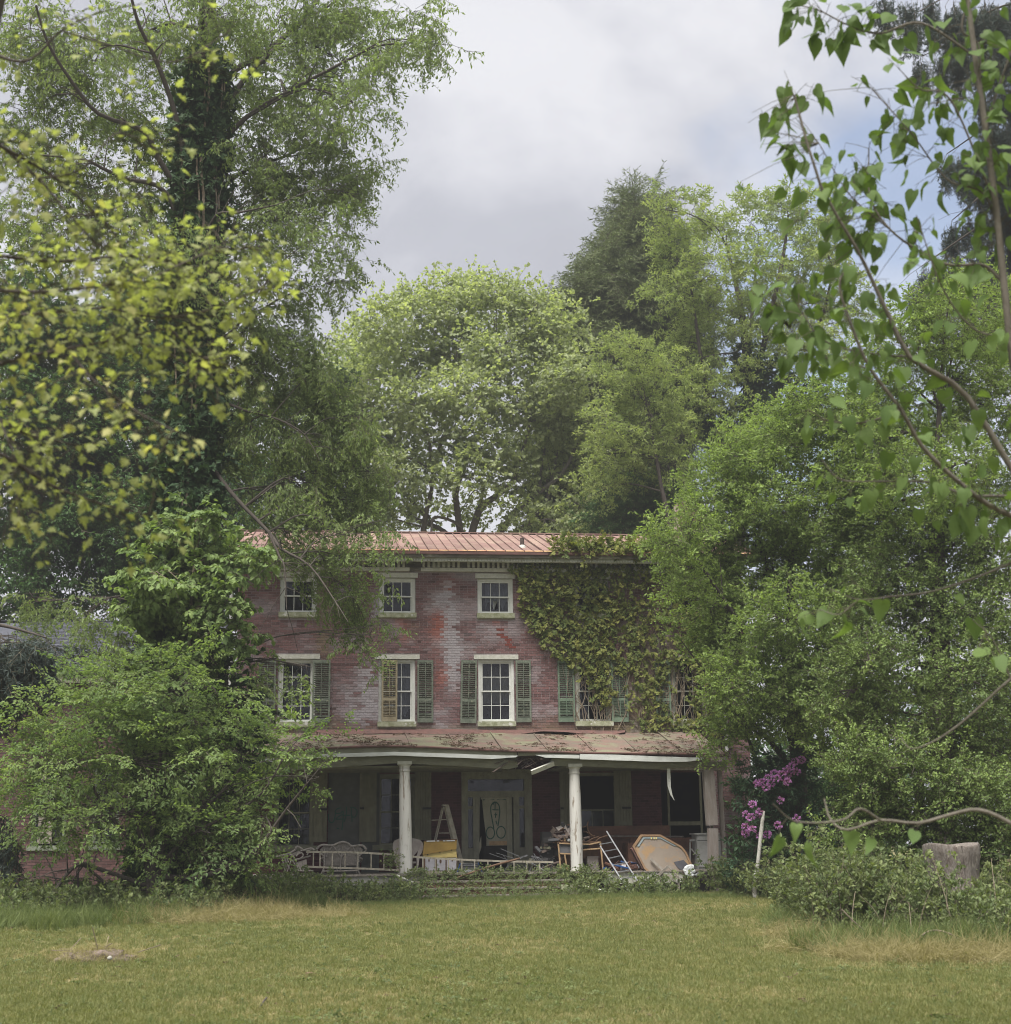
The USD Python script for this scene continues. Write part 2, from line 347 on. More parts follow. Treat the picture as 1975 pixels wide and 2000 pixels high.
# ---------------------------------------------------------------- the house
YF = 37.6                                   # the brick front
XC = [-1.14, 1.44, 4.03, 6.60, 9.18]        # the five window axes
XL, XR = -2.69, 10.75
FLOOR = 0.55                                # porch floor
ZTOP = at(970, 1116, YF)[2]
house = thing('brick_house', 'abandoned three storey red brick house with a sagging columned porch', 'house', (4.03, YF, 0))


def blob(x, z, c, s, soft=1.0):
    return np.exp(-(((x - c[0]) / s[0]) ** 2 + ((z - c[1]) / s[1]) ** 2) ** soft)


def P(px, py): return at(px, py, YF)[[0, 2]]


_WHITE = [(P(876, 1165), (.13, .4), 1.0), (P(881, 1235), (.18, .5), 1.3), (P(860, 1170), (.28, .22), .45), (P(884, 1310), (.15, .5), 1.0), (P(722, 1345), (.20, .55), 1.0), (P(712, 1395), (.42, .28), .7), (P(900, 1270), (.5, .25), .35),
          (P(960, 1235), (.4, .3), .35), (P(735, 1180), (.12, .3), .6), (P(680, 1360), (.3, .3), .35), (P(855, 1400), (.3, .3), .25)]
_RED = [(P(874, 1140), (.15, .2), 1.6), (P(858, 1225), (.24, .34), 1.7), (P(783, 1212), (.22, .14), .9), (P(790, 1240), (.14, .25), .7), (P(970, 1216), (.10, .07), 1.0), (P(860, 1310), (.24, .5), 1.1), (P(850, 1385), (.16, .2), .5), (P(735, 1115), (.1, .25), .7), (P(470, 1150), (.12, .6), .5)]
_OLIVE = [(P(633, 1200), (.17, 1.6), .75), (P(806, 1228), (.12, .2), .5), (P(1265, 1370), (.5, .8), .8), (P(880, 1430), (6, .16), .7), (P(620, 1420), (.8, .25), .6), (P(1180, 1420), (1.5, .3), .6), (P(600, 1120), (1.2, .15), .3)]


def stained(x, z, base, strength=1.0):
    q = np.stack([x * 2.2, np.zeros_like(x), z * 2.2], -1)
    nz = meshkit.fbm(q, 4, 3); nz2 = meshkit.fbm(q * 3.1 + 9, 4, 5)
    w = sum(a * blob(x, z, c, s) for c, s, a in _WHITE); r = sum(a * blob(x, z, c, s) for c, s, a in _RED); o = sum(a * blob(x, z, c, s) for c, s, a in _OLIVE)
    w = np.clip(1.5 * w * np.clip((nz2 - .28) * 4.5, 0, 1.3) + np.clip((nz - .50) * 2.2, 0, .45), 0, .92)[:, None]
    r = np.clip(r * np.clip((nz - .28) * 3.5, 0, 1.2), 0, .85)[:, None]; o = np.clip(o * np.clip((nz - .2) * 3, .3, 1.2), 0, .8)[:, None]
    c = base * (1 - r) + np.array([.29, .095, .068]) * r
    c = c * (1 - o) + np.array([.20, .17, .09]) * o
    return c * (1 - w * strength) + np.array([.34, .315, .33]) * w * strength


WIN = []
for i, x in enumerate(XC):
    WIN.append((x, 7.0, 8.08, 3)); WIN.append((x, 4.165, 5.93, 2))
DOOR = (P(901, 1507)[0], P(1038, 1507)[0], FLOOR, P(970, 1507)[1])
GW = [(XC[0], .5, (1.22, 2.98)), (XC[1], .5, (1.22, 2.98)), (XC[3] + .05, .55, (1.22, 2.98)), (P(1335, 1500)[0], .62, (FLOOR, 2.98))]
openings = []
for x, zb, zt, fl in WIN:
    openings.append((x - .475, x + .475, zb + .14, zt))
openings.append(DOOR)
for x, hw, (a, b) in GW: openings.append((x - hw, x + hw, a, b))
blocked = list(openings)                    # where no brick is laid: openings, sills, lintels
for x, zb, zt, fl in WIN:
    lw = .535 if fl == 3 else .585
    blocked += [(x - lw, x + lw, zt - .001, zt + (.13 if fl == 3 else .115)), (x - .5, x + .5, zb, zb + .15)]
facade = sbox(XL, 0.0, XR, ZTOP).difference(shapely.union_all([sbox(a, c, b, d) for a, b, c, d in openings]))
v, f = prism(facade, YF, YF + .34)
v, f = trimesh.remesh.subdivide_to_size(v, f, .45)
MORT = np.array([.28, .24, .243])
mc = stained(v[:, 0], v[:, 2], np.tile(MORT, (len(v), 1)), .7) * (0.94 + .12 * rng.random((len(v), 1)))
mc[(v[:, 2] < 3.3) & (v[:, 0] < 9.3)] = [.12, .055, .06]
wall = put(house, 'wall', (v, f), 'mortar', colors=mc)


def lay_bricks(x0, x1, z0, z1, Y, holes, seed, L=.213, H=.0667, gap=.011, proud=.009):
    """Courses of stretchers with a header course now and then: (x0, x1, z0, z1, proud) of every brick."""
    r = np.random.default_rng(seed); out = []
    for k in range(int((z1 - z0) / H)):
        za, zb = z0 + k * H, z0 + (k + 1) * H - gap
        if zb > z1: break
        head = k % 7 == 3; l = L / 2 if head else L
        spans = [(x0, x1)]
        for a, b, c, d in holes:
            if d > za and c < zb: spans = [s for (u, w) in spans for s in ((u, min(w, a)), (max(u, b), w)) if s[1] - s[0] > .02]
        off = (k % 2) * l / 2
        n0 = math.floor((x0 - off) / l)
        for n in range(n0, int((x1 - off) / l) + 1):
            a, b = off + n * l, off + (n + 1) * l - gap
            for u, w in spans:
                p, q = max(a, u), min(b, w - .004)
                if q - p > .03: out.append((p, q, za + r.uniform(-.0015, .0015), zb + r.uniform(-.0015, .0015), proud + r.uniform(-.003, .004)))
    return np.array(out)


_B5 = np.array([f for f in _BF if not (_BV[f][:, 1] == 1).all()])


def brick_mesh(b, Y):
    n = len(b)
    v = np.empty((n, 8, 3)); d = np.stack([b[:, 1] - b[:, 0], b[:, 4] + .004, b[:, 3] - b[:, 2]], 1); o = np.stack([b[:, 0], Y - b[:, 4], b[:, 2]], 1)
    v = _BV[None] * d[:, None] + o[:, None]
    return v.reshape(-1, 3), (_B5[None] + 8 * np.arange(n)[:, None, None]).reshape(-1, 3)


def brick_tones(n, r):
    t = np.array([.155, .088, .086]) * (0.78 + .44 * r.random((n, 1)))
    t[:, 0] *= 1 + .14 * (r.random(n) - .5); dark = r.random(n) < .12
    t[dark] *= .68
    return t


B = lay_bricks(XL, XR, FLOOR + .0, ZTOP - .01, YF, blocked + [(XL, 1.83, 1.2, 3.3)] * 0, 5)
r5 = np.random.default_rng(6)
cx, cz = (B[:, 0] + B[:, 1]) / 2, (B[:, 2] + B[:, 3]) / 2
BC = stained(cx, cz, brick_tones(len(B), r5))
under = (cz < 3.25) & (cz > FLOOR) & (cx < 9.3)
BC[under] = brick_tones(len(B), r5)[under] * [.50, .34, .38]          # bricks of the porch wall tinted darker and redder
crack = np.array([P(975, 1232), P(985, 1246), P(992, 1254), P(1003, 1262)])
dcr = np.min([np.hypot(cx - c[0], cz - c[1]) for c in smoothline(crack, 20)], 0)
BC[dcr < .06] = [.17, .05, .04]
key = np.hypot((cx - P(880, 1250)[0]) * .8, (cz - P(880, 1270)[1]) * .55) + (B[:, 1] - B[:, 0] < .19) * 9
order = np.argsort(key); single, rest = order[:300], order[300:]
for k in single:
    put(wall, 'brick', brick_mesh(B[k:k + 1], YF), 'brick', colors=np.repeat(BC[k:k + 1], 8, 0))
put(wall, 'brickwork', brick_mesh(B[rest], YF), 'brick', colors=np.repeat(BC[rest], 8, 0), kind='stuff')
put(house, 'side_wall', bx(XL, XL + .3, YF + .341, YF + 9, 0, ZTOP), 'rust_wood')
put(house, 'side_wall', bx(XR - .3, XR, YF + .341, YF + 9, 0, ZTOP), 'rust_wood')
put(house, 'back_wall', bx(XL, XR, YF + 9, YF + 9.3, 0, ZTOP), 'rust_wood')
for z in (FLOOR - .15, 3.25, 6.3, ZTOP - .16):
    put(house, 'floor', bx(XL + .31, XR - .31, YF + .345, YF + 8.99, z, z + .15), 'dark_room')
put(house, 'partition', bx(XL + .31, XR - .31, YF + 3.6, YF + 3.7, FLOOR, ZTOP - .17), 'dark_room')


# windows
def sash(x0, x1, z0, z1, cols, rows, Y, rail=.035, mun=.017):
    """One sash: stiles, rails and glazing bars, and where its panes go."""
    b = MB(); b.add(bx(x0, x0 + rail, Y, Y + .04, z0, z1)); b.add(bx(x1 - rail, x1, Y, Y + .04, z0, z1))
    b.add(bx(x0 + rail, x1 - rail, Y, Y + .04, z0, z0 + rail)); b.add(bx(x0 + rail, x1 - rail, Y, Y + .04, z1 - rail, z1))
    gx0, gx1, gz0, gz1 = x0 + rail, x1 - rail, z0 + rail, z1 - rail
    w, h = (gx1 - gx0) / cols, (gz1 - gz0) / rows; panes = []
    for i in range(1, cols): b.add(bx(gx0 + i * w - mun / 2, gx0 + i * w + mun / 2, Y + .005, Y + .035, gz0, gz1))
    for j in range(1, rows): b.add(bx(gx0, gx1, Y + .007, Y + .033, gz0 + j * h - mun / 2, gz0 + j * h + mun / 2))
    for i in range(cols):
        for j in range(rows): panes.append((gx0 + i * w + .004, gx0 + (i + 1) * w - .004, gz0 + j * h + .004, gz0 + (j + 1) * h - .004, Y + .02))
    return b.get(), panes


def window(xc, zb, zt, fl, frame_mat='white_clean', missing=(), broken=(), blind=None, drape=False, label=None):
    z0 = zb + .15; hw = .473; Y = YF + .06
    fr = MB()
    for s in (-1, 1): fr.add(bx(*sorted((xc + s * hw, xc + s * (hw - .07))), Y, Y + .12, z0, zt))
    fr.add(bx(xc - hw + .07, xc + hw - .07, Y, Y + .12, zt - .07, zt))
    fr.add(bx(xc - hw + .07, xc + hw - .07, Y + .0, Y + .12, z0, z0 + .03))
    for s in (-1, 1): fr.add(bx(*sorted((xc + s * (hw - .07), xc + s * (hw - .09))), Y + .03, Y + .10, z0 + .03, zt - .07))
    w = put(house, 'window', fr.get(), frame_mat, label=label)
    lw, lh = (.535, .13) if fl == 3 else (.585, .115)
    put(w, 'lintel', bx(xc - lw, xc + lw, YF - .035, YF + .1, zt, zt + lh), 'white_paint')
    put(w, 'sill', join(bx(xc - .5, xc + .5, YF - .075, YF + .055, zb + .02, zb + .145), bx(xc - .49, xc + .49, YF - .05, YF + .055, zb, zb + .02)), 'sill_paint')
    zm = (z0 + zt - .04) / 2 + .0
    rows = 1 if fl == 3 else 2
    up, p1 = sash(xc - hw + .09, xc + hw - .09, zm - .018, zt - .07, 3, rows, Y + .03)
    lo, p2 = sash(xc - hw + .09, xc + hw - .09, z0 + .03, zm + .018, 3, rows, Y + .078)
    put(w, 'upper_sash', up, frame_mat); put(w, 'lower_sash', lo, frame_mat)
    for k, (a, b, c, d, y) in enumerate(p1 + p2):
        if k in missing: continue
        if k in broken:
            poly = sbox(a, c, b, d).difference(Polygon([(a + (b - a) * u, c + (d - c) * t) for u, t in ((.15, .3), (.45, .12), (.9, .25), (.75, .6), (.88, .92), (.5, .75), (.2, .9), (.33, .55))]))
            put(w, 'broken_pane', prism(poly, y, y + .004), 'glass'); continue
        put(w, 'pane', bx(a, b, y, y + .004, c, d), 'glass')
    if blind:
        n = 30; xs = np.linspace(xc - hw + .1, xc + hw - .1, n); ys = Y + .2 + .012 * np.sin(np.arange(n) * 1.9)
        for a, b in blind:
            v = np.array([[x, y, z] for z in (z0 + a * (zt - z0), z0 + b * (zt - z0)) for x, y in zip(xs, ys)])
            fc = np.array([[i, i + 1, n + i + 1, n + i] for i in range(n - 1)])
            put(w, 'window_blind', (v, np.vstack([fc[:, [0, 1, 2]], fc[:, [0, 2, 3]]])), 'blind')
    if drape:
        n = 24; xs = np.linspace(xc - .25, xc + hw - .12, n); ys = Y + .22 + .03 * np.sin(np.arange(n) * 1.3); zz = z0 + .1 + .25 * np.abs(np.sin(np.arange(n) * .35))
        v = np.vstack([np.stack([xs, ys, zz], 1), np.stack([xs, ys, np.full(n, zt - .1)], 1)])
        fc = np.array([[i, i + 1, n + i + 1, n + i] for i in range(n - 1)])
        put(w, 'curtain', (v, np.vstack([fc[:, [0, 1, 2]], fc[:, [0, 2, 3]]])), 'curtain')
    return w


def shutter(x0, x1, z0, z1, m, tilt=0.0, Y=None, slats=(17, 11), name='shutter', label=None):
    """A louvred shutter in two panels, each slat a piece of its own; tilt turns it in its plane (radians)."""
    Y = YF - .065 if Y is None else Y
    c = np.array([(x0 + x1) / 2, Y, z1]); R = np.array([[math.cos(tilt), 0, math.sin(tilt)], [0, 1, 0], [-math.sin(tilt), 0, math.cos(tilt)]])
    T = lambda mm: ((arr(mm)[0] - c) @ R.T + c, arr(mm)[1])
    st, h = .045, z1 - z0; zr = z0 + h * .365
    fr = join(bx(x0, x0 + st, Y, Y + .035, z0, z1), bx(x1 - st, x1, Y, Y + .035, z0, z1), bx(x0 + st, x1 - st, Y + .002, Y + .033, z1 - .07, z1), bx(x0 + st, x1 - st, Y + .002, Y + .033, z0, z0 + .12), bx(x0 + st, x1 - st, Y + .002, Y + .033, zr - .035, zr + .035))
    s = put(house, name, T(fr), m, label=label)
    r = np.random.default_rng(int(abs(x0) * 1000))
    for (a, b), n in (((zr + .035, z1 - .07), slats[0]), ((z0 + .12, zr - .035), slats[1])):
        hh = (b - a) / n
        for k in range(n):
            if r.random() < .03: continue
            zc = a + (k + .5) * hh; t = .5 + r.normal(0, .09) + (.35 if r.random() < .06 else 0)
            sl = bar((x0 + st - .004, Y + .018, zc), (x1 - st + .004, Y + .018, zc + r.normal(0, .003)), .045, .007, up=(0, math.sin(t), math.cos(t)))
            put(s, 'slat', T(sl), m)
    put(s, 'tilt_rod', T(bx((x0 + x1) / 2 - .008, (x0 + x1) / 2 + .008, Y - .016, Y - .002, zr + .05, z1 - .09)), m)
    put(s, 'tilt_rod', T(bx((x0 + x1) / 2 - .008, (x0 + x1) / 2 + .008, Y - .016, Y - .002, z0 + .15, zr - .05)), m)
    return s


for i, x in enumerate(XC):
    window(x, 7.0, 8.08, 3, 'white_paint' if i > 2 else 'white_clean', broken={2: (4,), 1: (0,)}.get(i, ()), drape=(i == 2))
window(XC[0], 4.165, 5.93, 2)
window(XC[1], 4.165, 5.93, 2, drape=True)
window(XC[2], 4.165, 5.93, 2, blind=[(.30, .72)], label='window with a yellowed blind drawn halfway')
window(XC[3], 4.165, 5.93, 2, 'white_paint', missing=(8, 3), broken=(9, 5), label='window overgrown with ivy, with broken panes')
window(XC[4], 4.165, 5.93, 2, 'white_paint', missing=(2, 3, 5))
zs0, zs1 = P(970, 1411)[1], P(970, 1290)[1]
shutter(XC[0] - .96, XC[0] - .53, zs0, zs1, 'shutter_grey')
shutter(P(610, 1350)[0], P(645, 1350)[0], zs0, zs1, 'shutter_grey')
shutter(P(745.5, 1350)[0], P(776, 1350)[0], zs0 + .03, zs1 - .0, 'shutter_brown', label='bleached brown shutter closed over the window')
shutter(P(815, 1350)[0], P(846, 1350)[0], zs0, zs1, 'shutter_grey')
shutter(P(901, 1350)[0], P(932, 1350)[0], zs0 - .02, zs1, 'shutter_grey', tilt=.02)
shutter(P(1007.5, 1350)[0], P(1037, 1350)[0], zs0 + .0, zs1, 'shutter_grey')
shutter(P(1089.5, 1350)[0], P(1122, 1350)[0], zs0 + .0, zs1, 'shutter_green', label='faded green shutter')
shutter(P(1193.5, 1350)[0], P(1226, 1350)[0], zs0 + .0, zs1, 'shutter_green', label='faded green shutter half under ivy')
shutter(XC[4] - .93, XC[4] - .52, zs0, zs1, 'shutter_green', label='shutter buried in ivy')
shutter(XC[4] + .52, XC[4] + .93, zs0, zs1, 'shutter_green', label='shutter buried in ivy')

# main roof: standing-seam panels
YE, YR = YF - .62, YF + 4.65
ZE, ZR = at(900, 1077, YE)[2], at(900, 1043, YR)[2]
e0, e1 = np.array([0, YE, ZE]), np.array([0, YR, ZR])
sl = unit(e1 - e0); nrm = np.array([0, -sl[2], sl[1]])
roof = put(house, 'roof', join((np.array([[XL - .35, YE + .02, ZE - .05], [XR + .35, YE + .02, ZE - .05], [XR + .35, YR, ZR - .05], [XL - .35, YR, ZR - .05], [XR + .35, YF + 9.9, ZE - .05], [XL - .35, YF + 9.9, ZE - .05]]), np.array([[0, 1, 2], [0, 2, 3], [3, 2, 4], [3, 4, 5]]))), 'roof_red')
x = XL - .38; r9 = np.random.default_rng(9)
while x < XR + .38:
    w = .252
    dz = r9.normal(0, .004); j = r9.uniform(-.01, .01)
    a = np.array([x, YE + j, ZE + dz]); b = np.array([x, YR, ZR + dz])
    q = MB()
    mid = (a + b) / 2 + nrm * r9.normal(0, .008); X = np.array([1, 0, 0])
    q.add((np.array([a, a + X * w, mid, mid + X * w, b, b + X * w]) + nrm * .004, np.array([[0, 1, 3], [0, 3, 2], [2, 3, 5], [2, 5, 4]])))
    q.add(bar(a + nrm * .02 + X * .008, b + nrm * .02 + X * .008, .012, .04, up=nrm))
    put(roof, 'panel', q.get(), 'roof_red'); x += w
put(roof, 'edge_strip', bar((XL - .4, YE + .13, ZE + .135 * sl[2] / sl[1] + .012), (XR + .4, YE + .13, ZE + .135 * sl[2] / sl[1] + .012), .26, .008, up=nrm), 'roof_edge')
put(roof, 'drip_edge', bx(XL - .4, XR + .4, YE - .02, YE + .03, ZE - .075, ZE - .005), 'flashing')
put(roof, 'ridge_cap', bar((XL - .4, YR, ZR + .03), (XR + .4, YR, ZR + .03), .16, .03), 'roof_red')
vp = at(1020, 1066, YE + 1.2); zr = ZE + 1.2 * sl[2] / sl[1]
put(roof, 'vent_pipe', join(lathe([(.055, zr), (.055, zr + .26), (.045, zr + .27), (0, zr + .27)], (vp[0], vp[1], 0), 12)), 'debris')
put(roof, 'pipe_collar', lathe([(.11, zr - .03), (.09, zr + .05), (.058, zr + .07)], (vp[0], vp[1], 0), 12), 'white_paint')

# cornice: fascia, pierced band, dentils, bed moulding
cor = put(house, 'cornice', bx(XL - .36, XR + .36, YE + .03, YE + .09, at(900, 1088, YE)[2], ZE - .03), 'cornice_wood')
put(cor, 'soffit', bx(XL - .36, XR + .36, YE + .09, YF - .004, at(900, 1088, YE)[2] + .02, at(900, 1088, YE)[2] + .05), 'cornice_wood')
zb0, zb1 = at(900, 1096, YF - .5)[2], at(900, 1089, YF - .5)[2]
tri = MB()
put(cor, 'band', bx(XL - .3, XR + .3, YF - .50, YF - .46, zb0 - .02, at(900, 1088, YE)[2] + .018), 'frieze_paint')
for k in range(int((XR - XL) / .075)):
    xx = XL + .02 + k * .075
    tri.add((np.array([[xx, YF - .503, zb0], [xx + .06, YF - .503, zb0], [xx + .03, YF - .503, zb0 + .06], [xx, YF - .53, zb0], [xx + .06, YF - .53, zb0], [xx + .03, YF - .53, zb0 + .06]]), np.array([[3, 4, 5], [0, 3, 5], [0, 5, 2], [4, 1, 2], [4, 2, 5], [0, 1, 4], [0, 4, 3]])))
put(cor, 'sawtooth_trim', tri.get(), 'white_paint', kind='stuff')
zd0, zd1 = at(900, 1108, YF - .13)[2], at(900, 1097, YF - .13)[2] + .02
put(cor, 'frieze', bx(XL, XR, YF - .03, YF + .2, ZTOP, at(900, 1088, YE)[2] + .018), 'cornice_wood')
rd = np.random.default_rng(21)
for k in range(int((XR - XL) / .132)):
    xx = XL + .03 + k * .132
    if P(795, 1105)[0] < xx < P(818, 1105)[0] - .0 or rd.random() < .06: continue
    put(cor, 'dentil', bx(xx, xx + .062, YF - .13, YF - .03, zd0 + rd.normal(0, .003), zd1), 'white_paint')
put(cor, 'dentil_board', bx(XL, P(794, 1105)[0], YF - .045, YF - .031, zd0 - .02, zd1 + .02), 'cornice_wood')
put(cor, 'dentil_board', bx(P(818, 1105)[0], XR, YF - .045, YF - .031, zd0 - .02, zd1 + .02), 'cornice_wood')
put(cor, 'bed_moulding', bx(XL, P(800, 1105)[0], YF - .11, YF - .031, ZTOP - .03, zd0 - .012), 'white_paint')
put(cor, 'bed_moulding', bx(P(822, 1105)[0], XR, YF - .11, YF - .031, ZTOP - .03, zd0 - .012), 'white_paint')
put(cor, 'loose_board', bar((P(800, 1112)[0], YF - .09, ZTOP + .02), (P(822, 1118)[0], YF - .06, ZTOP + .05), .05, .1), 'cornice_wood')

# chimney and downpipes
ch = at(1345, 1000, YR)
cb = lay_bricks(ch[0] - .38, ch[0] + .38, ZR - .4, at(1345, 985, YR)[2], 0, [], 8)
chim = put(house, 'chimney', bx(ch[0] - .38, ch[0] + .38, YR - .35, YR + .35, ZR - .5, at(1345, 985, YR)[2]), 'mortar', colors=np.tile([.36, .27, .25], (8, 1)))
put(chim, 'brickwork', brick_mesh(cb, YR - .35), 'brick', colors=np.repeat(brick_tones(len(cb), r5) * 1.15, 8, 0), kind='stuff')
put(house, 'downpipe', tube([(P(453, 1130)[0], YF - .1, 8.1), (P(450, 1400)[0], YF - .1, 4.0), (P(449, 1700)[0], YF - .1, .2)], .045, 8), 'downpipe')
put(house, 'downpipe', tube([(P(1409, 1125)[0], YF - .3, 8.2), (P(1409, 1240)[0], YF - .1, 6.6), (P(1417, 1450)[0], YF - .1, 3.5)], .05, 8), 'downpipe')

# ---------------------------------------------------------------- porch
YC, YP = 34.9, 34.62        # columns; front of the porch roof
red = [(430, 1478), (540, 1470), (600, 1463), (635, 1460.5), (700, 1457.5), (770, 1456.5), (850, 1459), (900, 1462), (950, 1464), (1010, 1466.5), (1060, 1467), (1130, 1469.5), (1180, 1470), (1250, 1471), (1330, 1471.5), (1375, 1473), (1420, 1476)]
YPR = YP - .05
edge = np.array([at(a, b, YPR) for a, b in red])
ex = np.linspace(-2.75, 9.35, 60); ez = np.interp(ex, edge[:, 0], edge[:, 2])
zwall = P(970, 1431)[1]
proof = group_part(house, 'porch_roof')
rp = np.random.default_rng(31)
for k in range(11):
    xs = np.linspace(-2.75 + k * 1.1, -2.75 + (k + 1) * 1.1 - .012, 7); t = np.linspace(0, 1, 9); lift = rp.normal(0, .008)
    X, T_ = np.meshgrid(xs, t); z = np.interp(X, ex, ez) * (1 - T_) + zwall * T_
    z = z + .045 * (meshkit.fbm(np.stack([X * 1.3, T_ * 4, X * 0], -1), 3, 4) - .5) * np.minimum(1, 3 * T_) + lift * T_
    V = np.stack([X, YPR + (YF - .02 - YPR) * T_, z], -1).reshape(-1, 3)
    q = np.array([[a * 7 + b, a * 7 + b + 1, a * 7 + b + 8, a * 7 + b + 7] for a in range(8) for b in range(6)])
    fr = np.vstack([q[:, [0, 1, 2]], q[:, [0, 2, 3]]])
    put(proof, 'panel', join((V, fr), (V - [0, 0, .03], fr[:, ::-1]), bar(V[0] + [0, 0, .01], V[-7] + [0, 0, .01], .02, .03)), 'roof_rust', smooth=False)
lip = np.array([[x, YPR - .015, z - .012] for x, z in zip(ex, ez)])
put(proof, 'roof_lip', tube(lip, .028, 6), 'flashing')
fl = [(600, 1437), (680, 1434), (760, 1432), (860, 1434), (950, 1433), (1000, 1436), (1060, 1428), (1110, 1430), (1150, 1434), (1190, 1436), (1221, 1430)]
fb = [(600, 1426), (680, 1424), (760, 1425), (860, 1423.5), (950, 1425), (1000, 1425), (1060, 1425), (1110, 1426), (1150, 1426), (1190, 1427), (1221, 1426)]
ft = [at(a, b, YF - .03) for a, b in fb]; f0 = [at(a, b, YF - .03 - (.35 if i % 2 else .18) - (.12 if a > 1050 else 0)) for i, (a, b) in enumerate(fl)]
q = np.array([[i, i + 1, len(ft) + i + 1, len(ft) + i] for i in range(len(ft) - 1)])
V = np.vstack([f0, ft]); F = np.vstack([q[:, [0, 1, 2]], q[:, [0, 2, 3]]])
put(proof, 'curled_flashing', join((V, F), (V - [0, .004, .012], F[:, ::-1])), 'flashing')

ent = group_part(house, 'porch_beam')


def board(top, bot, Y0, Y1, m, name, label=None):
    put(ent, name, strip(xz(top, Y0), xz(bot, Y0), Y0, Y1), m, label=label)


# fascia under the roof edge (missing to the right of the second column), white gutter board, beam
board([(a, b + 3) for a, b in red if a <= 1010], [(430, 1492), (540, 1480.5), (600, 1475.5), (640, 1473), (720, 1470.5), (770, 1469), (850, 1471.5), (900, 1473), (1010, 1477)], YP - .02, YP + .03, 'trim_green', 'fascia')
board([(1012, 1469), (1060, 1470), (1137, 1472)], [(1012, 1477), (1060, 1475), (1137, 1475.5)], YP - .02, YP + .03, 'trim_green', 'fascia')
board([(430, 1492), (540, 1480), (600, 1475), (640, 1472.5), (720, 1470), (770, 1468.5), (850, 1471), (900, 1472.5), (960, 1475), (1012, 1476)], [(430, 1499), (540, 1487), (600, 1482), (640, 1479), (720, 1477.5), (770, 1475.5), (850, 1478.5), (900, 1480), (960, 1482.5), (1008, 1479)], YP - .07, YP - .022, 'gutter_white', 'gutter_board')
board([(1046, 1474.5), (1080, 1474), (1132, 1474.5)], [(1066, 1480), (1090, 1480.5), (1132, 1481.5)], YP - .07, YP - .022, 'gutter_white', 'gutter_board')
board([(1133, 1472.5), (1200, 1474), (1290, 1477.5), (1375, 1480)], [(1133, 1483), (1200, 1485), (1290, 1488), (1340, 1488), (1375, 1483.5)], YP - .08, YP - .03, 'gutter_white', 'gutter_board')
board([(430, 1497), (540, 1486), (600, 1481.5), (640, 1478.5), (720, 1477), (790, 1476), (850, 1478), (900, 1479.5), (960, 1482), (1010, 1479)], [(430, 1518), (540, 1507), (610, 1502), (700, 1495.5), (780, 1490), (850, 1494), (900, 1496), (960, 1500.5), (995, 1502), (1012, 1498)], YC - .14, YC + .12, 'trim_green', 'beam')
board([(1078, 1480), (1132, 1481), (1200, 1484), (1290, 1487), (1345, 1487), (1420, 1487)], [(1072, 1492), (1085, 1495.5), (1132, 1496), (1200, 1499), (1290, 1502), (1345, 1498), (1420, 1497)], YC - .14, YC + .12, 'trim_green', 'beam')
board([(1290, 1494), (1420, 1496)], [(1290, 1503.5), (1420, 1505)], YC - .05, YC + .1, 'post_wood', 'rotten_beam')
# the hole where the beam has broken away: laths, splinters, a dangling board
rh = np.random.default_rng(5)
for k in range(26):
    a = at(rh.uniform(985, 1075), rh.uniform(1478, 1490), YC - rh.uniform(-.1, .3)); b = a + [rh.normal(0, .28), rh.normal(0, .12), -abs(rh.normal(.08, .09))]
    put(ent, 'splintered_lath', bar(a, b, rh.uniform(.02, .06), rh.uniform(.008, .02)), 'debris')
put(ent, 'dangling_board', bar(at(1038, 1509, YC - .3), at(1082, 1491, YC - .2), .05, .115, up=(.2, -.5, 1)), 'white_paint', label='broken white board dangling from the beam')
tw = [at(a, b, YC - .1) for a, b in ((1306, 1500), (1307, 1520), (1308, 1537), (1312, 1552), (1318, 1563))]
wd = [.075, .09, .075, .05, .008]
V = np.array([p + [s * w / 2, .01 * i, 0] for i, (p, w) in enumerate(zip(tw, wd)) for s in (-1, 1)])
q = np.array([[2 * i, 2 * i + 1, 2 * i + 3, 2 * i + 2] for i in range(4)]); F = np.vstack([q[:, [0, 1, 2]], q[:, [0, 2, 3]]])
put(ent, 'peeling_strip', join((V, F), (V + [0, .012, 0], F[:, ::-1])), 'white_clean', label='strip of white paint hanging from the beam')
# ceiling, floor, foundation
put(house, 'porch_ceiling', join(bx(-2.7, P(1005, 1500)[0] - .35, YC + .1, YF - .004, 3.02, 3.06), bx(P(1070, 1500)[0], 9.2, YC + .1, YF - .004, 3.02, 3.06)), 'trim_green')
pf = group_part(house, 'porch_floor')
for k in range(78):
    xx = -2.75 + k * .155
    if xx > 9.2: break
    put(pf, 'floor_board', bx(xx, xx + .147, YC - .32 + rp.normal(0, .012), YF - .005, FLOOR - .03, FLOOR + rp.normal(0, .002)), 'grey_wood')
put(pf, 'skirt_board', bx(-2.75, 2.1, YC - .28, YC - .24, .32, FLOOR - .032), 'concrete')
put(pf, 'skirt_board', bx(5.9, P(1300, 1700)[0], YC - .28, YC - .24, .26, FLOOR - .032), 'white_paint')
put(pf, 'skirt_board', bx(2.1, 5.9, YC - .20, YC - .17, .25, FLOOR - .032), 'brown_wood')
put(pf, 'foundation', bx(-2.75, 9.3, YC - .1, YC + .2, -.4, .3), 'dark_room')


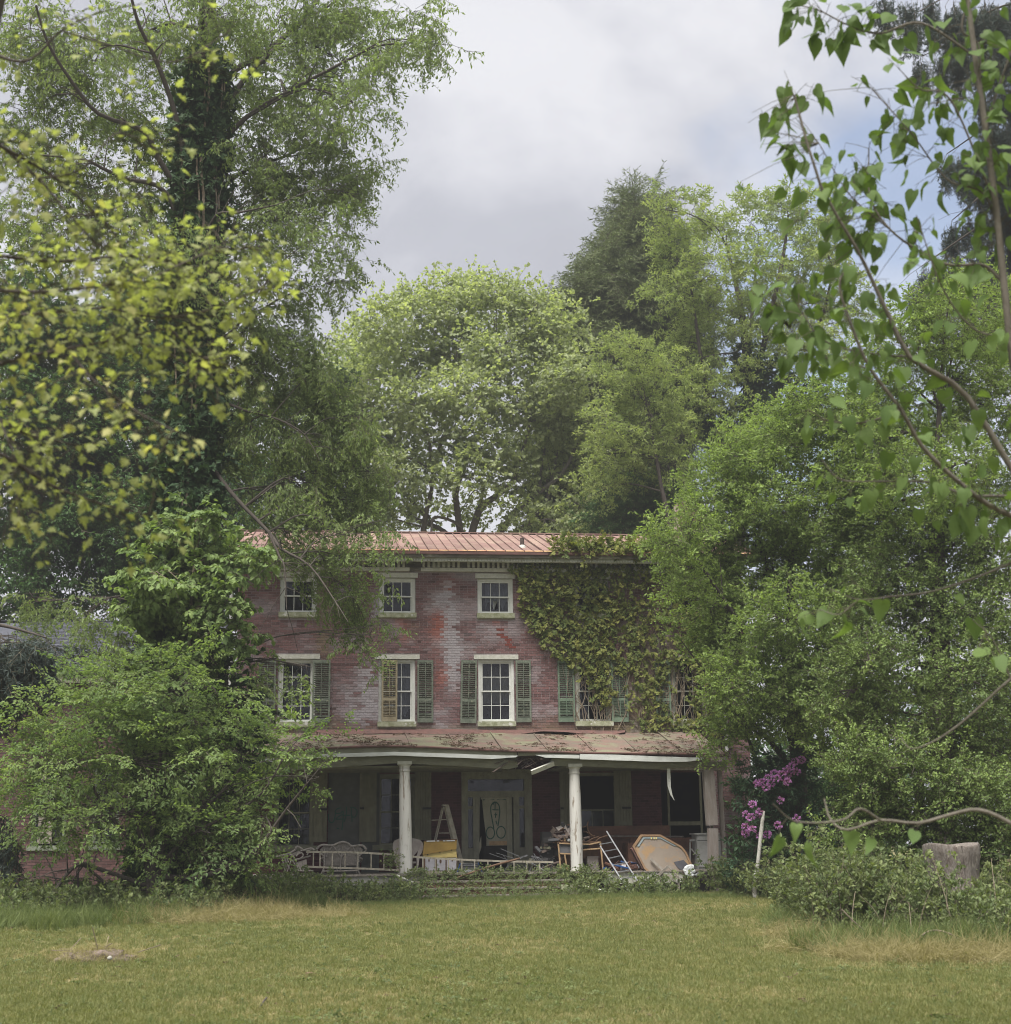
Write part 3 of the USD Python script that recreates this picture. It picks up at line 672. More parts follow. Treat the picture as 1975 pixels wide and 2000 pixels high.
def column(px_top, px_bot, ytop, name='porch_column'):
    b = at(px_bot, 1702, YC); t = at(px_top, ytop, YC); z0, z1 = FLOOR, t[2]
    prof = [(.145, 0), (.145, .05), (.138, .12), (.138, .55)]
    n = 14; pts = []
    rr = [(.150, z0 + .0), (.150, z0 + .03), (.146, z0 + .05), (.146, z0 + (z1 - z0) * .33), (.138, z0 + (z1 - z0) * .7), (.122, z1 - .24), (.122, z1 - .215), (.138, z1 - .21), (.138, z1 - .18), (.124, z1 - .17), (.124, z1 - .10), (.155, z1 - .065), (.155, z1 - .055)]
    v, f = lathe(rr, (0, 0, 0), 32); s = (v[:, 2] - z0) / (z1 - z0)
    v[:, 0] += b[0] + (t[0] - b[0]) * s; v[:, 1] += YC
    c = put(house, name, (v, f), 'column_paint', smooth=40)
    put(c, 'capital_block', bx(t[0] - .17, t[0] + .17, YC - .17, YC + .17, z1 - .054, z1 + .02), 'white_paint')
    put(c, 'plinth', bx(b[0] - .2, b[0] + .2, YC - .2, YC + .2, z0 - .01, z0 + .028), 'concrete')


column(790, 793.5, 1489)
column(1121.5, 1127.5, 1494)
column(455, 460, 1512)
pb, pt = at(1390, 1702, YC), at(1384, 1504, YC)
po = put(house, 'porch_post', bar((pt[0] + .03, YC, at(1387, 1612, YC)[2]), (pt[0] - .02, YC, pt[2]), .255, .22, up=(0, 1, 0)), 'post_wood', label='square timber post replacing the corner column')
put(po, 'post_splice', bar((pb[0] + .02, YC - .03, FLOOR - .5), (pt[0] + .035, YC - .03, at(1387, 1618, YC)[2]), .22, .22, up=(0, 1, 0)), 'post_wood')
q0, q1 = at(1417, 1715, YC + .2), at(1405, 1504, YC + .2)
put(house, 'porch_post', bar((q0[0], YC + .2, FLOOR - .5), (q1[0], YC + .2, q1[2]), .10, .10, up=(0, 1, 0)), 'post_wood')

# ground floor: stucco field, panelled shutters, windows, doorway
YW = YF - .012
put(house, 'stucco_panel', bx(P(641, 1600)[0], P(704, 1600)[0], YF - .03, YF - .001, FLOOR, 3.02), 'stucco')
put(house, 'wall_panel', bx(P(707, 1600)[0], P(741, 1600)[0], YF - .02, YF - .001, FLOOR, 3.02), 'stucco')


def panel_shutter(px0, px1, py0, py1, latch=None, planks=False, Y=YF - .09):
    x0, x1, z1, z0 = P(px0, py0)[0], P(px1, py0)[0], P(px0, py0)[1], P(px0, py1)[1]
    zr = z0 + (z1 - z0) * .44; st = .07
    s = put(house, 'panelled_shutter', join(bx(x0, x0 + st, Y, Y + .04, z0, z1), bx(x1 - st, x1, Y, Y + .04, z0, z1), *[bx(x0 + st, x1 - st, Y + .002, Y + .038, a, b) for a, b in ((z0, z0 + .12), (zr - .05, zr + .05), (z1 - .1, z1))]), 'panel_shutter')
    if planks:
        w = (x1 - x0 - 2 * st) / 4
        for a, b in ((z0 + .12, zr - .05), (zr + .05, z1 - .1)):
            for k in range(4): put(s, 'plank', bx(x0 + st + k * w + .003, x0 + st + (k + 1) * w - .003, Y + .014, Y + .03, a, b), 'panel_shutter')
    else:
        for a, b in ((z0 + .12, zr - .05), (zr + .05, z1 - .1)):
            put(s, 'panel', bx(x0 + st, x1 - st, Y + .022, Y + .032, a, b), 'panel_shutter')
            put(s, 'raised_panel', bx(x0 + st + .04, x1 - st - .04, Y + .008, Y + .0215, a + .05, b - .05), 'panel_shutter')
    if latch: put(s, 'iron_latch', bx(P(latch[0], 1580)[0], P(latch[1], 1580)[0], Y - .02, Y - .001, P(0, latch[2] + 2)[1] - .0 if False else P(latch[0], latch[2] + 2)[1], P(latch[0], latch[2] - 2)[1]), 'dark_iron')


panel_shutter(607, 640, 1503, 1645, (623, 640, 1581))
panel_shutter(703, 736, 1502, 1645, (703, 711, 1579))
panel_shutter(810, 842, 1502, 1641, (825, 842, 1579), planks=True)
panel_shutter(1092, 1114, 1502, 1613, (1094, 1100, 1579), planks=True)
panel_shutter(1197, 1231, 1502, 1613, (1214, 1231, 1578), planks=True)


def porch_window(x, hw, z0, z1, open_sash=False, drape=False):
    Y = YF + .05
    w = put(house, 'porch_window', join(bx(x - hw, x - hw + .08, Y - .03, Y + .15, z0, z1), bx(x + hw - .08, x + hw, Y - .03, Y + .15, z0, z1), bx(x - hw + .08, x + hw - .08, Y - .03, Y + .15, z1 - .08, z1)), 'trim_green')
    put(w, 'sill', bx(x - hw - .1, x + hw + .1, YF - .09, YF + .02, z0 - .13, z0), 'trim_green')
    zm = (z0 + z1) / 2 - .08
    for (a, b, y) in ([] if open_sash else [(zm, z1 - .08, Y + .04)]) + [(z0, zm + .03, Y + .085)]:
        s, ps = sash(x - hw + .085, x + hw - .085, a, b, 3, 2 if not open_sash else 1, y)
        put(w, 'sash', s, 'trim_green')
        for (p, q_, c, d, yy) in ps: put(w, 'pane', bx(p, q_, yy, yy + .004, c, d), 'glass')
    if drape:
        n = 40; xs = np.linspace(x - hw + .1, x + hw - .1, n); ys = Y + .25 + .03 * np.sin(np.arange(n) * 1.1)
        top = np.stack([xs, ys, np.full(n, z1 - .1)], 1); bot = np.stack([xs * .55 + (x - hw * .2) * .45, ys, np.full(n, z0 + .15)], 1)
        fc = np.array([[i, i + 1, n + i + 1, n + i] for i in range(n - 1)])
        put(w, 'curtain', (np.vstack([bot, top]), np.vstack([fc[:, [0, 1, 2]], fc[:, [0, 2, 3]]])), 'grey_cloth')


porch_window(GW[0][0], .5, 1.22, 2.98, drape=True)
porch_window(GW[1][0], .5, 1.22, 2.98)
porch_window(GW[2][0], .55, 1.22, 2.98, open_sash=True)
dx0, dx1, dz0, dz1 = DOOR
G = lambda a: P(a, 1580)[0]
Z = lambda b: P(970, b)[1]
df = put(house, 'door_frame', join(bx(dx0, G(914), YF - .05, YF + .2, FLOOR, dz1), bx(G(1024.5), dx1, YF - .05, YF + .2, FLOOR, dz1), bx(G(914), G(1024.5), YF - .05, YF + .2, Z(1522), dz1), bx(G(914), G(1024.5), YF - .03, YF + .2, Z(1557), Z(1545)),
    bx(G(924), G(934), YF - .03, YF + .16, FLOOR, Z(1557)), bx(G(1003), G(1014), YF - .03, YF + .16, FLOOR, Z(1557)), bx(dx0 - .04, dx1 + .04, YF - .08, YF + .0, dz1, dz1 + .05)), 'door_trim')
put(df, 'transom_pane', bx(G(914), G(1024.5), YF + .08, YF + .085, Z(1545), Z(1522)), 'glass')
for a, b in ((914, 924), (1014, 1024.5)):
    put(df, 'sidelight_pane', bx(G(a), G(b), YF + .06, YF + .065, Z(1655), Z(1557)), 'glass')
    put(df, 'sidelight_bar', bx(G(a), G(b), YF + .03, YF + .055, Z(1580), Z(1574)), 'door_trim')
    put(df, 'sidelight_panel', bx(G(a), G(b), YF + .02, YF + .07, FLOOR, Z(1656)), 'door_trim')
dY = YF + .10
dpoly = Polygon([(G(942), Z(1556)), (G(1001), Z(1556)), (G(1001), Z(1690)), (G(948), Z(1690)), (G(951), Z(1640)), (G(946), Z(1600))])
door = put(house, 'front_door', prism(dpoly, dY, dY + .05), 'door_board', label='boarded front door with a broken left edge and spray paint')
put(door, 'kick_panel', bx(G(944), G(991), dY - .03, dY - .002, Z(1690), Z(1652)), 'dark_room')
put(door, 'cross_board', bx(G(956), G(990), dY - .05, dY - .03, Z(1651), Z(1643)), 'pale_wood')
put(door, 'stile', bar((G(992.5), dY - .04, FLOOR), (G(993), dY - .04, Z(1556)), .06, .04, up=(0, 1, 0)), 'door_board')
put(door, 'rail', bx(G(940), G(992), dY - .025, dY - .003, Z(1561), Z(1553)), 'door_board')
put(door, 'jagged_board', prism(Polygon([(G(928), Z(1680)), (G(940), Z(1632)), (G(940), Z(1655)), (G(932), Z(1680))]), dY - .06, dY - .04), 'door_board')
put(df, 'side_board', bar((G(931), YF - .03, Z(1690)), (G(933.5), YF - .05, Z(1556)), .10, .02, up=(0, 1, 0)), 'door_trim')


def paint(parent, pts, Y, name='paint_stroke', w=.022, n=16, m='spray_green'):
    p = smoothline([(*P(a, b)[:1], Y, P(a, b)[1]) for a, b in pts], n); p = np.array([[q[0], Y, q[-1]] for q in p])
    t = np.gradient(p, axis=0); s = unit(np.stack([-t[:, 2], 0 * t[:, 0], t[:, 0]], 1)) * w / 2
    k = len(p); V = np.vstack([p + s, p - s]); q = np.array([[i, i + 1, k + i + 1, k + i] for i in range(k - 1)]); F = np.vstack([q[:, [0, 1, 2]], q[:, [0, 2, 3]]])
    put(parent, name, join((V, F), (V + [0, .003, 0], F[:, ::-1])), m)


def ring(cx, cy, rx, ry, n=14, a0=0, a1=360):
    return [(cx + rx * math.cos(math.radians(t)), cy + ry * math.sin(math.radians(t))) for t in np.linspace(a0, a1, n)]


gd = dY - .005
q3 = lambda a, b: (890 + a / 8.4, 1490 + b / 8.4)
paint(door, [q3(635, 1080), q3(610, 950), q3(585, 800), q3(590, 700), q3(650, 640), q3(715, 690), q3(730, 800), q3(715, 950), q3(700, 1040)], gd, w=.028, n=40)
paint(door, ring(*q3(577, 1150), 8.2, 11.5), gd, w=.026, n=40); paint(door, ring(*q3(752, 1140), 8.6, 11.5), gd, w=.026, n=40)
for a in ([q3(620, 690), q3(640, 650), q3(690, 660)], [q3(610, 765), q3(660, 770), q3(715, 770)], [q3(655, 650), q3(655, 760)], [q3(665, 815), q3(660, 900)], [q3(640, 850), q3(690, 850)], [q3(455, 605), q3(490, 600)], [q3(570, 590), q3(640, 600)], [q3(690, 600), q3(760, 590), q3(830, 605)], [q3(670, 950), q3(685, 1010)]):
    paint(door, a, gd - .004, w=.026, n=8)
wp = stage.GetPrimAtPath(house + '/stucco_panel').GetPath().pathString
q8 = lambda a, b: (600 + a / 11.925, 1500 + b / 11.925)
for a in ([q8(495, 1070), q8(500, 1200), q8(560, 1275), q8(620, 1240), q8(650, 1130), q8(655, 1060)],
          [q8(800, 930), q8(700, 950), q8(650, 1020), q8(690, 1060), q8(790, 1050), q8(840, 1000), q8(835, 1200), q8(810, 1450)], [q8(830, 1080), q8(740, 1130), q8(680, 1190), q8(830, 1190)],
          [q8(915, 900), q8(910, 1100), q8(860, 1260)], [q8(840, 1110), q8(1010, 1100)], [q8(1030, 920), q8(1035, 1100), q8(1100, 1150), q8(1160, 1060), q8(1150, 980), q8(1080, 920), q8(1000, 925)], [q8(1040, 1100), q8(1045, 1260)], [q8(690, 1410), q8(745, 1410)]):
    paint(wp, a, YF - .036, w=.030, n=20)
# ---------------------------------------------------------------- left wing: low brick building with a slate-grey roof
YWG = 37.9
ZWE, ZWR = at(150, 1318, YWG - .35)[2], at(150, 1214, YWG + 4.2)[2]
wing = thing('brick_outbuilding', 'low brick wing with a slate grey shingle roof, half hidden behind the spreading bush', 'building', (-8, YWG, 0))
WXL, WXR = -13.0, at(300, 1500, YWG)[0] + 1.2
wo = [(at(62, 1600, YWG)[0], at(130, 1600, YWG)[0], 1.3, 3.3), (at(180, 1600, YWG)[0], at(232, 1600, YWG)[0], 1.3, 3.3), (at(105, 1745, YWG)[0], at(155, 1745, YWG)[0], -.1, at(130, 1752, YWG)[2])]
wf = sbox(WXL, -.5, WXR, ZWE - .05).difference(shapely.union_all([sbox(a, c, b, d) for a, b, c, d in wo]))
v, f = prism(wf, YWG, YWG + .3)
ww = put(wing, 'wall', (v, f), 'mortar', colors=np.tile([.13, .11, .105], (len(v), 1)))
wb = lay_bricks(max(WXL, at(-60, 1500, YWG)[0]), WXR, -.1, ZWE - .06, YWG, wo + [(wo[0][1], wo[0][1] + .5, 1.0, 3.2)] * 0, 15)
put(ww, 'brickwork', brick_mesh(wb, YWG), 'brick', colors=np.repeat(brick_tones(len(wb), r5) * .6, 8, 0), kind='stuff')  # tones lowered evenly: shade of the bush is put into the brick colour
for a, b, c, d in wo[:2]:
    s, ps = sash(a + .06, b - .06, c + .05, d - .05, 2, 3, YWG + .06)
    wn = put(wing, 'window', join(bx(a, a + .06, YWG + .03, YWG + .2, c, d), bx(b - .06, b, YWG + .03, YWG + .2, c, d), bx(a + .06, b - .06, YWG + .03, YWG + .2, d - .05, d), bx(a - .08, b + .08, YWG - .06, YWG + .02, c - .12, c)), 'shutter_grey')
    put(wn, 'sash', s, 'shutter_grey')
    for p, q_, z0, z1, y in ps: put(wn, 'pane', bx(p, q_, y, y + .004, z0, z1), 'glass')
put(wing, 'white_shutter', bx(at(76, 1600, YWG)[0], at(104, 1600, YWG)[0], YWG - .05, YWG - .012, 1.35, 3.15), 'grey_wood')
a, b, c, d = wo[2]
put(wing, 'basement_lintel', bx(a - .05, b + .08, YWG - .03, YWG + .2, d, d + .15), 'concrete')
put(wing, 'inner_wall', join(bx(WXL, WXR, YWG + 3, YWG + 3.1, -.5, ZWE), bx(WXL, WXL + .3, YWG + .301, YWG + 8.5, -.5, ZWE), bx(WXR - .3, WXR, YWG + .301, YWG + 8.5, -.5, ZWE), bx(WXL, WXR, YWG + 8.5, YWG + 8.8, -.5, ZWE)), 'dark_room')
put(wing, 'eaves_board', bx(WXL - .2, WXR + .2, YWG - .34, YWG - .30, ZWE - .2, ZWE - .02), 'trim_green')
put(wing, 'soffit', bx(WXL - .2, WXR + .2, YWG - .30, YWG - .003, ZWE - .08, ZWE - .05), 'trim_green')
w0, w1 = np.array([0, YWG - .36, ZWE]), np.array([0, YWG + 4.2, ZWR]); ws = unit(w1 - w0); wn_ = np.array([0, -ws[2], ws[1]]); L = np.linalg.norm(w1 - w0)
wr = put(wing, 'roof', (np.array([[WXL - .3, w0[1], w0[2] - .03], [WXR + .3, w0[1], w0[2] - .03], [WXR + .3, w1[1], w1[2] - .03], [WXL - .3, w1[1], w1[2] - .03], [WXR + .3, YWG + 8.8, w0[2] - .03], [WXL - .3, YWG + 8.8, w0[2] - .03]]), np.array([[0, 1, 2], [0, 2, 3], [3, 2, 4], [3, 4, 5]])), 'shingle')
nsh = 0; extra = MB(); rw = np.random.default_rng(77); rows = int(L / .135)
for k in range(rows):
    x = at(-20, 1270, YWG)[0] - (k % 2) * .15
    while x < WXR + .28:
        w = .30
        o = w0 + ws * k * .135 + wn_ * (.012 + rw.uniform(0, .006)); t = unit(ws - wn_ * .09)
        m = bar(o + [x + w / 2, 0, 0], o + t * .17 + [x + w / 2, 0, 0], w - .008, .012, up=wn_)
        pxc = (o[0] + x)
        if nsh < 300 and at(80, 1270, YWG + 2)[0] < x < at(262, 1270, YWG + 2)[0] and k > 1: put(wr, 'shingle', m, 'shingle'); nsh += 1
        else: extra.add(m)
        x += w
put(wr, 'shingles', extra.get(), 'shingle', kind='stuff')
put(wr, 'ridge_cap', bar((WXL - .3, w1[1], w1[2]), (WXR + .3, w1[1], w1[2]), .2, .03), 'shingle')

# ---------------------------------------------------------------- clutter on the porch
FL = FLOOR + .006


def loop(parent, name, pts, r, m, n=14, sides=6): return put(parent, name, tube(smoothline(pts, n), r, sides), m, smooth=True)


# wicker settee seen from behind
Yb = 35.75
A = lambda a, b, dy=0: at(520 + a / 9.54, 1580 + b / 9.54, Yb + dy)
st = thing('wicker_settee', 'weathered white wicker settee with an arched back, seen from behind', 'settee', (*A(1390, 1300)[:2], FL))
loop(st, 'back_rim', [A(940, 745), A(1000, 690), A(1070, 670), A(1240, 680), A(1330, 640), A(1430, 615), A(1520, 640), A(1590, 690), A(1740, 680), A(1810, 690), A(1870, 760)], .026, 'wicker', 40)
for k, (a, b, c) in enumerate(((1075, 680, 1290), (1405, 625, 1310), (1710, 690, 1290))):
    pass
loop(st, 'back_post', [A(1085, 720), A(1080, 960), A(1075, 1100), A(985, 1290)], .017, 'wicker')
loop(st, 'back_post', [A(1430, 650), A(1405, 870), A(1390, 1000), A(1385, 1150)], .017, 'wicker')
loop(st, 'back_post', [A(1740, 740), A(1715, 900), A(1700, 1110), A(1790, 1280)], .017, 'wicker')
loop(st, 'arch_rib', [A(1110, 890), A(1170, 800), A(1240, 695), A(1320, 790), A(1395, 890)], .014, 'wicker', 20)
loop(st, 'arch_rib', [A(1410, 890), A(1500, 790), A(1590, 695), A(1660, 800), A(1715, 880)], .014, 'wicker', 20)
loop(st, 'arch_rib', [A(940, 770), A(1010, 830), A(1085, 890)], .014, 'wicker'); loop(st, 'arch_rib', [A(1870, 765), A(1800, 820), A(1715, 890)], .014, 'wicker')
loop(st, 'stretcher', [A(1070, 1160), A(1390, 1158), A(1705, 1150)], .016, 'wicker'); loop(st, 'stretcher', [A(1190, 1150), A(1210, 1100), A(1300, 1100), A(1335, 1160)], .010, 'wicker')
bk = Polygon([tuple(A(a, b)[[0, 2]]) for a, b in ((1090, 1050), (1000, 760), (1070, 690), (1240, 695), (1330, 655), (1430, 632), (1520, 655), (1590, 705), (1740, 695), (1800, 760), (1700, 1050))])
put(st, 'woven_back', prism(bk, Yb + .03, Yb + .045), 'wicker')
weave = MB()
for k in range(42):
    xx = A(1010 + k * 19, 0)[0]
    ln = shapely.LineString([(xx, 0), (xx, 3)]).intersection(bk)
    if ln.length > .1 and ln.geom_type == 'LineString': weave.add(bar((xx, Yb + .022, ln.bounds[1]), (xx, Yb + .022, ln.bounds[3]), .009, .012, up=(0, 1, 0)))
put(st, 'wicker_canes', weave.get(), 'wicker', kind='stuff')
put(st, 'seat', join(bx(A(1080, 0)[0], A(1710, 0)[0], Yb + .05, Yb + .55, A(0, 1080)[2], A(0, 1045)[2])), 'wicker')
for s in (1090, 1700): put(st, 'front_leg', bar((A(s, 0)[0], Yb + .5, FL), (A(s, 0)[0], Yb + .5, A(0, 1080)[2]), .035), 'wicker')
loop(st, 'arm', [A(1720, 900), A(1780, 930, .2), A(1770, 960, .45), A(1740, 985, .5)], .028, 'wicker'); loop(st, 'arm', [A(1080, 900), A(1030, 930, .2), A(1040, 960, .45), A(1070, 985, .5)], .028, 'wicker')

# wicker armchair tipped over beside it
Yb = 35.55
wc = thing('wicker_chair', 'broken wicker armchair tipped on its side left of the settee', 'chair', (*A(500, 1150)[:2], FL))
loop(wc, 'arm_rail', [A(165, 895), A(300, 865), A(420, 830), A(540, 765), A(570, 700), A(650, 735), A(700, 770), A(830, 735), A(900, 770)], .024, 'wicker', 30)
loop(wc, 'arm_rail', [A(480, 965, .1), A(580, 945, .1), A(700, 910, .1), A(830, 872, .1)], .022, 'wicker'); loop(wc, 'hoop', [A(560, 880), A(600, 840), A(660, 820), A(690, 870), A(640, 920), A(560, 940)], .018, 'wicker', 20)
loop(wc, 'hoop', [A(430, 840), A(500, 880), A(540, 950)], .02, 'wicker'); loop(wc, 'hoop', [A(640, 780), A(720, 770), A(830, 800)], .018, 'wicker')
for pp in ([A(290, 890), A(330, 1050), A(350, 1180)], [A(380, 900), A(420, 1000)], [A(330, 880), A(380, 1010), A(480, 1190)], [A(590, 1150), A(520, 1210), A(450, 1270)], [A(540, 1100), A(510, 1170)], [A(400, 930), A(470, 940), A(540, 1040)], [A(760, 860), A(800, 790), A(840, 740)], [A(470, 940), A(430, 1060), A(390, 1170)]):
    loop(wc, 'strut', pp, .014, 'wicker', 8)
put(wc, 'woven_seat', prism(Polygon([tuple(A(a, b)[[0, 2]]) for a, b in ((545, 1000), (750, 940), (770, 1145), (590, 1150))]), Yb + .03, Yb + .06), 'wicker')
put(wc, 'woven_side', prism(Polygon([tuple(A(a, b)[[0, 2]]) for a, b in ((420, 850), (600, 780), (640, 800), (480, 905), (440, 890))]), Yb + .03, Yb + .06), 'wicker')
put(wc, 'woven_back', prism(Polygon([tuple(A(a, b)[[0, 2]]) for a, b in ((330, 900), (400, 890), (400, 1060), (360, 1170))]), Yb + .06, Yb + .09), 'wicker')
loop(wc, 'stretcher', [A(590, 1150), A(700, 1155), A(880, 1150)], .014, 'wicker')

# beige chair behind the first column
Yb = 35.9
A = lambda a, b, dy=0: at(740 + a / 9.54, 1560 + b / 9.54, Yb + dy)
pc = thing('resin_chair', 'beige woven armchair standing behind the left white column', 'chair', (*A(540, 1400)[:2], FL))
back = Polygon([tuple(A(a, b)[[0, 2]]) for a, b in ((265, 830), (290, 780), (400, 735), (520, 715), (640, 735), (770, 770), (815, 815), (825, 900), (800, 960), (740, 960), (690, 1020), (650, 1060), (620, 1200), (300, 1200), (280, 1030), (268, 930))])
put(pc, 'back', prism(back, Yb, Yb + .035), 'plastic_beige')
pw = MB()
for k in range(30):
    xx = A(280 + k * 18, 0)[0]; ln = shapely.LineString([(xx, 0), (xx, 3)]).intersection(back)
    if ln.length > .1 and ln.geom_type == 'LineString': pw.add(bx(xx - .004, xx + .004, Yb - .006, Yb - .001, ln.bounds[1], ln.bounds[3]))
put(pc, 'weave', pw.get(), 'plastic_beige', kind='stuff')
for sx in (1, -1):
    cx_ = 545
    m = lambda a: cx_ + sx * (a - cx_)
    put(pc, 'arm', prism(Polygon([tuple(A(m(a), b)[[0, 2]]) for a, b in ((820, 820), (830, 920), (800, 1010), (760, 1060), (740, 1230), (715, 1400), (700, 1400), (705, 1200), (700, 1080), (735, 960))]), Yb - .05, Yb - .004), 'plastic_beige')
    put(pc, 'rear_leg', bar((*A(m(650), 0)[:1], Yb + .4, FL), (*A(m(650), 0)[:1], Yb + .4, A(0, 1200)[2]), .04), 'plastic_beige')
put(pc, 'seat', bx(A(380, 0)[0], A(700, 0)[0], Yb + .036, Yb + .48, A(0, 1215)[2], A(0, 1185)[2]), 'plastic_beige')

# stepladder behind the box
Yb = 36.7
sl_ = thing('stepladder', 'wooden stepladder standing open in front of the brick wall left of the door', 'ladder', (*A(1250, 1300)[:2], FL))
put(sl_, 'front_stile', bar(A(1585, 1120, -.25) * [1, 1, 0] + [0, 0, FL], A(1270, 130), .10, .035, up=(0, 1, 0)), 'ladder_old')
put(sl_, 'front_stile', bar(A(1500, 1120, .25) * [1, 1, 0] + [0, 0, FL], A(1230, 150, .25), .06, .035, up=(0, 1, 0)), 'ladder_old')
put(sl_, 'rear_stile', bar(A(930, 1260, -.1) * [1, 1, 0] + [0, 0, FL], A(1210, 150, -.02), .028, .028, up=(0, 1, 0)), 'ladder_old')
put(sl_, 'rear_stile', bar(A(900, 1260, .3) * [1, 1, 0] + [0, 0, FL], A(1180, 165, .3), .028, .028, up=(0, 1, 0)), 'ladder_old')
put(sl_, 'top_cap', bx(A(1185, 0)[0], A(1295, 0)[0], Yb - .06, Yb + .32, A(0, 150)[2], A(0, 122)[2]), 'ladder_old')
for (a, b), (c, d) in (((985, 402), (1290, 385)), ((1125, 640), (1370, 640)), ((1080, 860), (1450, 850))):
    put(sl_, 'step', bar(A(a, b), A(c, d), .09, .022), 'ladder_old')

# ochre box with a sprung yellow lid on a pale cupboard
Yb = 35.75
yb = thing('ochre_box', 'ochre box with a slanting pale yellow underside and white taped rim', 'box', (*A(1150, 1080)[:2], A(0, 1105)[2]))
put(yb, 'lid', prism(Polygon([tuple(A(a, b)[[0, 2]]) for a, b in ((845, 790), (1455, 765), (1445, 940), (820, 1050))]), Yb - .04, Yb + .5), 'ochre_box')
put(yb, 'body', prism(Polygon([tuple(A(a, b)[[0, 2]]) for a, b in ((822, 1054), (1440, 944), (1462, 1104), (830, 1104))]), Yb, Yb + .46), 'yellow_lid')
put(yb, 'rim', bar(A(848, 788, -.045), A(1455, 762, -.045), .012, .028), 'brown_wood')
for a, b in ((890, 1050), (1080, 1125), (1195, 1240), (1260, 1420)): put(yb, 'tape', bar(A(a, 812 - a * .022, -.055), A(b, 812 - b * .022, -.055), .006, .025), 'white_plastic')
for a, b in ((910, 1045), (1135, 1005), (1352, 965)): put(yb, 'catch', bx(A(a, 0)[0] - .01, A(a, 0)[0] + .01, Yb - .05, Yb - .042, A(0, b + 25)[2], A(0, b)[2]), 'dark_iron')
cb_ = thing('pale_cupboard', 'low pale lilac cupboard with three doors under the ochre box', 'cupboard', (*A(1150, 1420)[:2], FL))
put(cb_, 'carcass', bx(A(835, 0)[0], A(1462, 0)[0], Yb + .03, Yb + .5, FL, A(0, 1106)[2]), 'brown_wood')
for a, b in ((868, 1040), (1085, 1238), (1265, 1440)):
    d_ = put(cb_, 'door', bx(A(a, 0)[0], A(b, 0)[0], Yb, Yb + .028, FL + .05, A(0, 1112)[2]), 'pale_box')
for a, b, r_ in ((935, 1150, .035), (1150, 1165, .05), (1370, 1140, .035)): put(cb_, 'handle_plate', prism(affinity.scale(Point(A(a, b)[0], A(a, b)[2]).buffer(r_), .5, 1.), Yb - .012, Yb - .001), 'brown_wood')

# long aluminium ladder lying on its side across the porch
Yb = 35.05
L1 = [at(a, b, Yb) for a, b in ((598, 1664), (720, 1666), (840, 1676), (960, 1681.5), (1080, 1684))]
L0 = [at(a, b, Yb) for a, b in ((598, 1693), (720, 1697), (840, 1703), (960, 1708), (1076, 1710))]
el = thing('extension_ladder', 'long metal ladder lying on its side along the front of the porch', 'ladder', (L0[2][0], Yb, FL))
for P_ in (L1, L0):
    s = smoothline(P_, 16); q = MB()
    for a, b in zip(s[:-1], s[1:]): q.add(bar(a, b + (b - a) * .02, .03, .045))
    put(el, 'rail', q.get(), 'ladder_old')
for px in (612, 625, 649, 674, 699, 725, 750, 776, 802, 826, 851, 876, 902, 927, 953, 978, 1004, 1029, 1054):
    f_ = lambda P_: np.array([np.interp(at(px, 1690, Yb)[0], [p[0] for p in P_], [p[i] for p in P_]) for i in range(3)])
    put(el, 'rung', bar(f_(L0), f_(L1), .028, .028, up=(0, 1, 0)), 'ladder_old')

# stool with blue straps, right of the cupboard
Yb = 35.6
bs = thing('camp_stool', 'folding stool with a grey seat and blue straps beside the pale cupboard', 'stool', (*A(1690, 1400)[:2], FL))
put(bs, 'seat', bx(A(1570, 0)[0], A(1830, 0)[0], Yb, Yb + .3, A(0, 1330)[2], A(0, 1240)[2]), 'grey_cloth')
for b in (1215, 1245): put(bs, 'strap', bar(A(1560, b, -.01), A(1840, b, -.01), .012, .02), 'alu')
for s in ((1520, 1200, 1460, 1370), (1850, 1190, 1930, 1400)):
    put(bs, 'blue_strap', bar(A(s[0], s[1]), A(s[2], s[3]), .02, .05, up=(0, 1, 0)), 'blue_cloth')
for s in ((1570, 1240, 1600, 1450), (1830, 1240, 1800, 1450)): put(bs, 'leg', bar(A(s[0], s[1], .05), A(s[2], s[3], .05) * [1, 1, 0] + [0, 0, FL], .025), 'alu')
put(bs, 'side', bx(A(1590, 0)[0], A(1810, 0)[0], Yb + .02, Yb + .06, FL, A(0, 1330)[2]), 'pale_box')

# fallen aerial of thin metal rods, to the right of the door
Yb = 35.3
D = lambda a, b, dy=0: at(890 + a / 8.4, 1490 + b / 8.4, Yb + dy)
ae = thing('fallen_aerial', 'tangle of thin metal rods, a fallen aerial, lying in front of the door', 'aerial', (*D(1100, 1700)[:2], FL))
for a, b, c, d in ((560, 1490, 850, 1590), (670, 1480, 960, 1570), (740, 1410, 1040, 1535), (960, 1590, 1180, 1510), (1000, 1590, 1190, 1520), (1180, 1625, 1030, 1930), (1170, 1640, 1130, 1880), (1240, 1640, 1300, 1500), (1290, 1490, 1370, 1690), (1370, 1660, 1270, 1870), (1200, 1600, 1120, 1860), (780, 1520, 850, 1600), (1380, 1650, 1400, 1850), (1250, 1700, 1280, 1830), (760, 1840, 860, 1680), (1210, 1640, 1260, 1560)):
    put(ae, 'rod', tube(np.array([D(a, b, rng.uniform(-.1, .1)), D(c, d, rng.uniform(-.1, .15))]), .007, 5), 'alu')
put(ae, 'boom', tube(np.array([D(1240, 1640, -.1), D(1400, 1735, -.25), at(1103, 1728, 34.6)]), .017, 6), 'alu')
a2 = at(1036, 1684, 35.1)
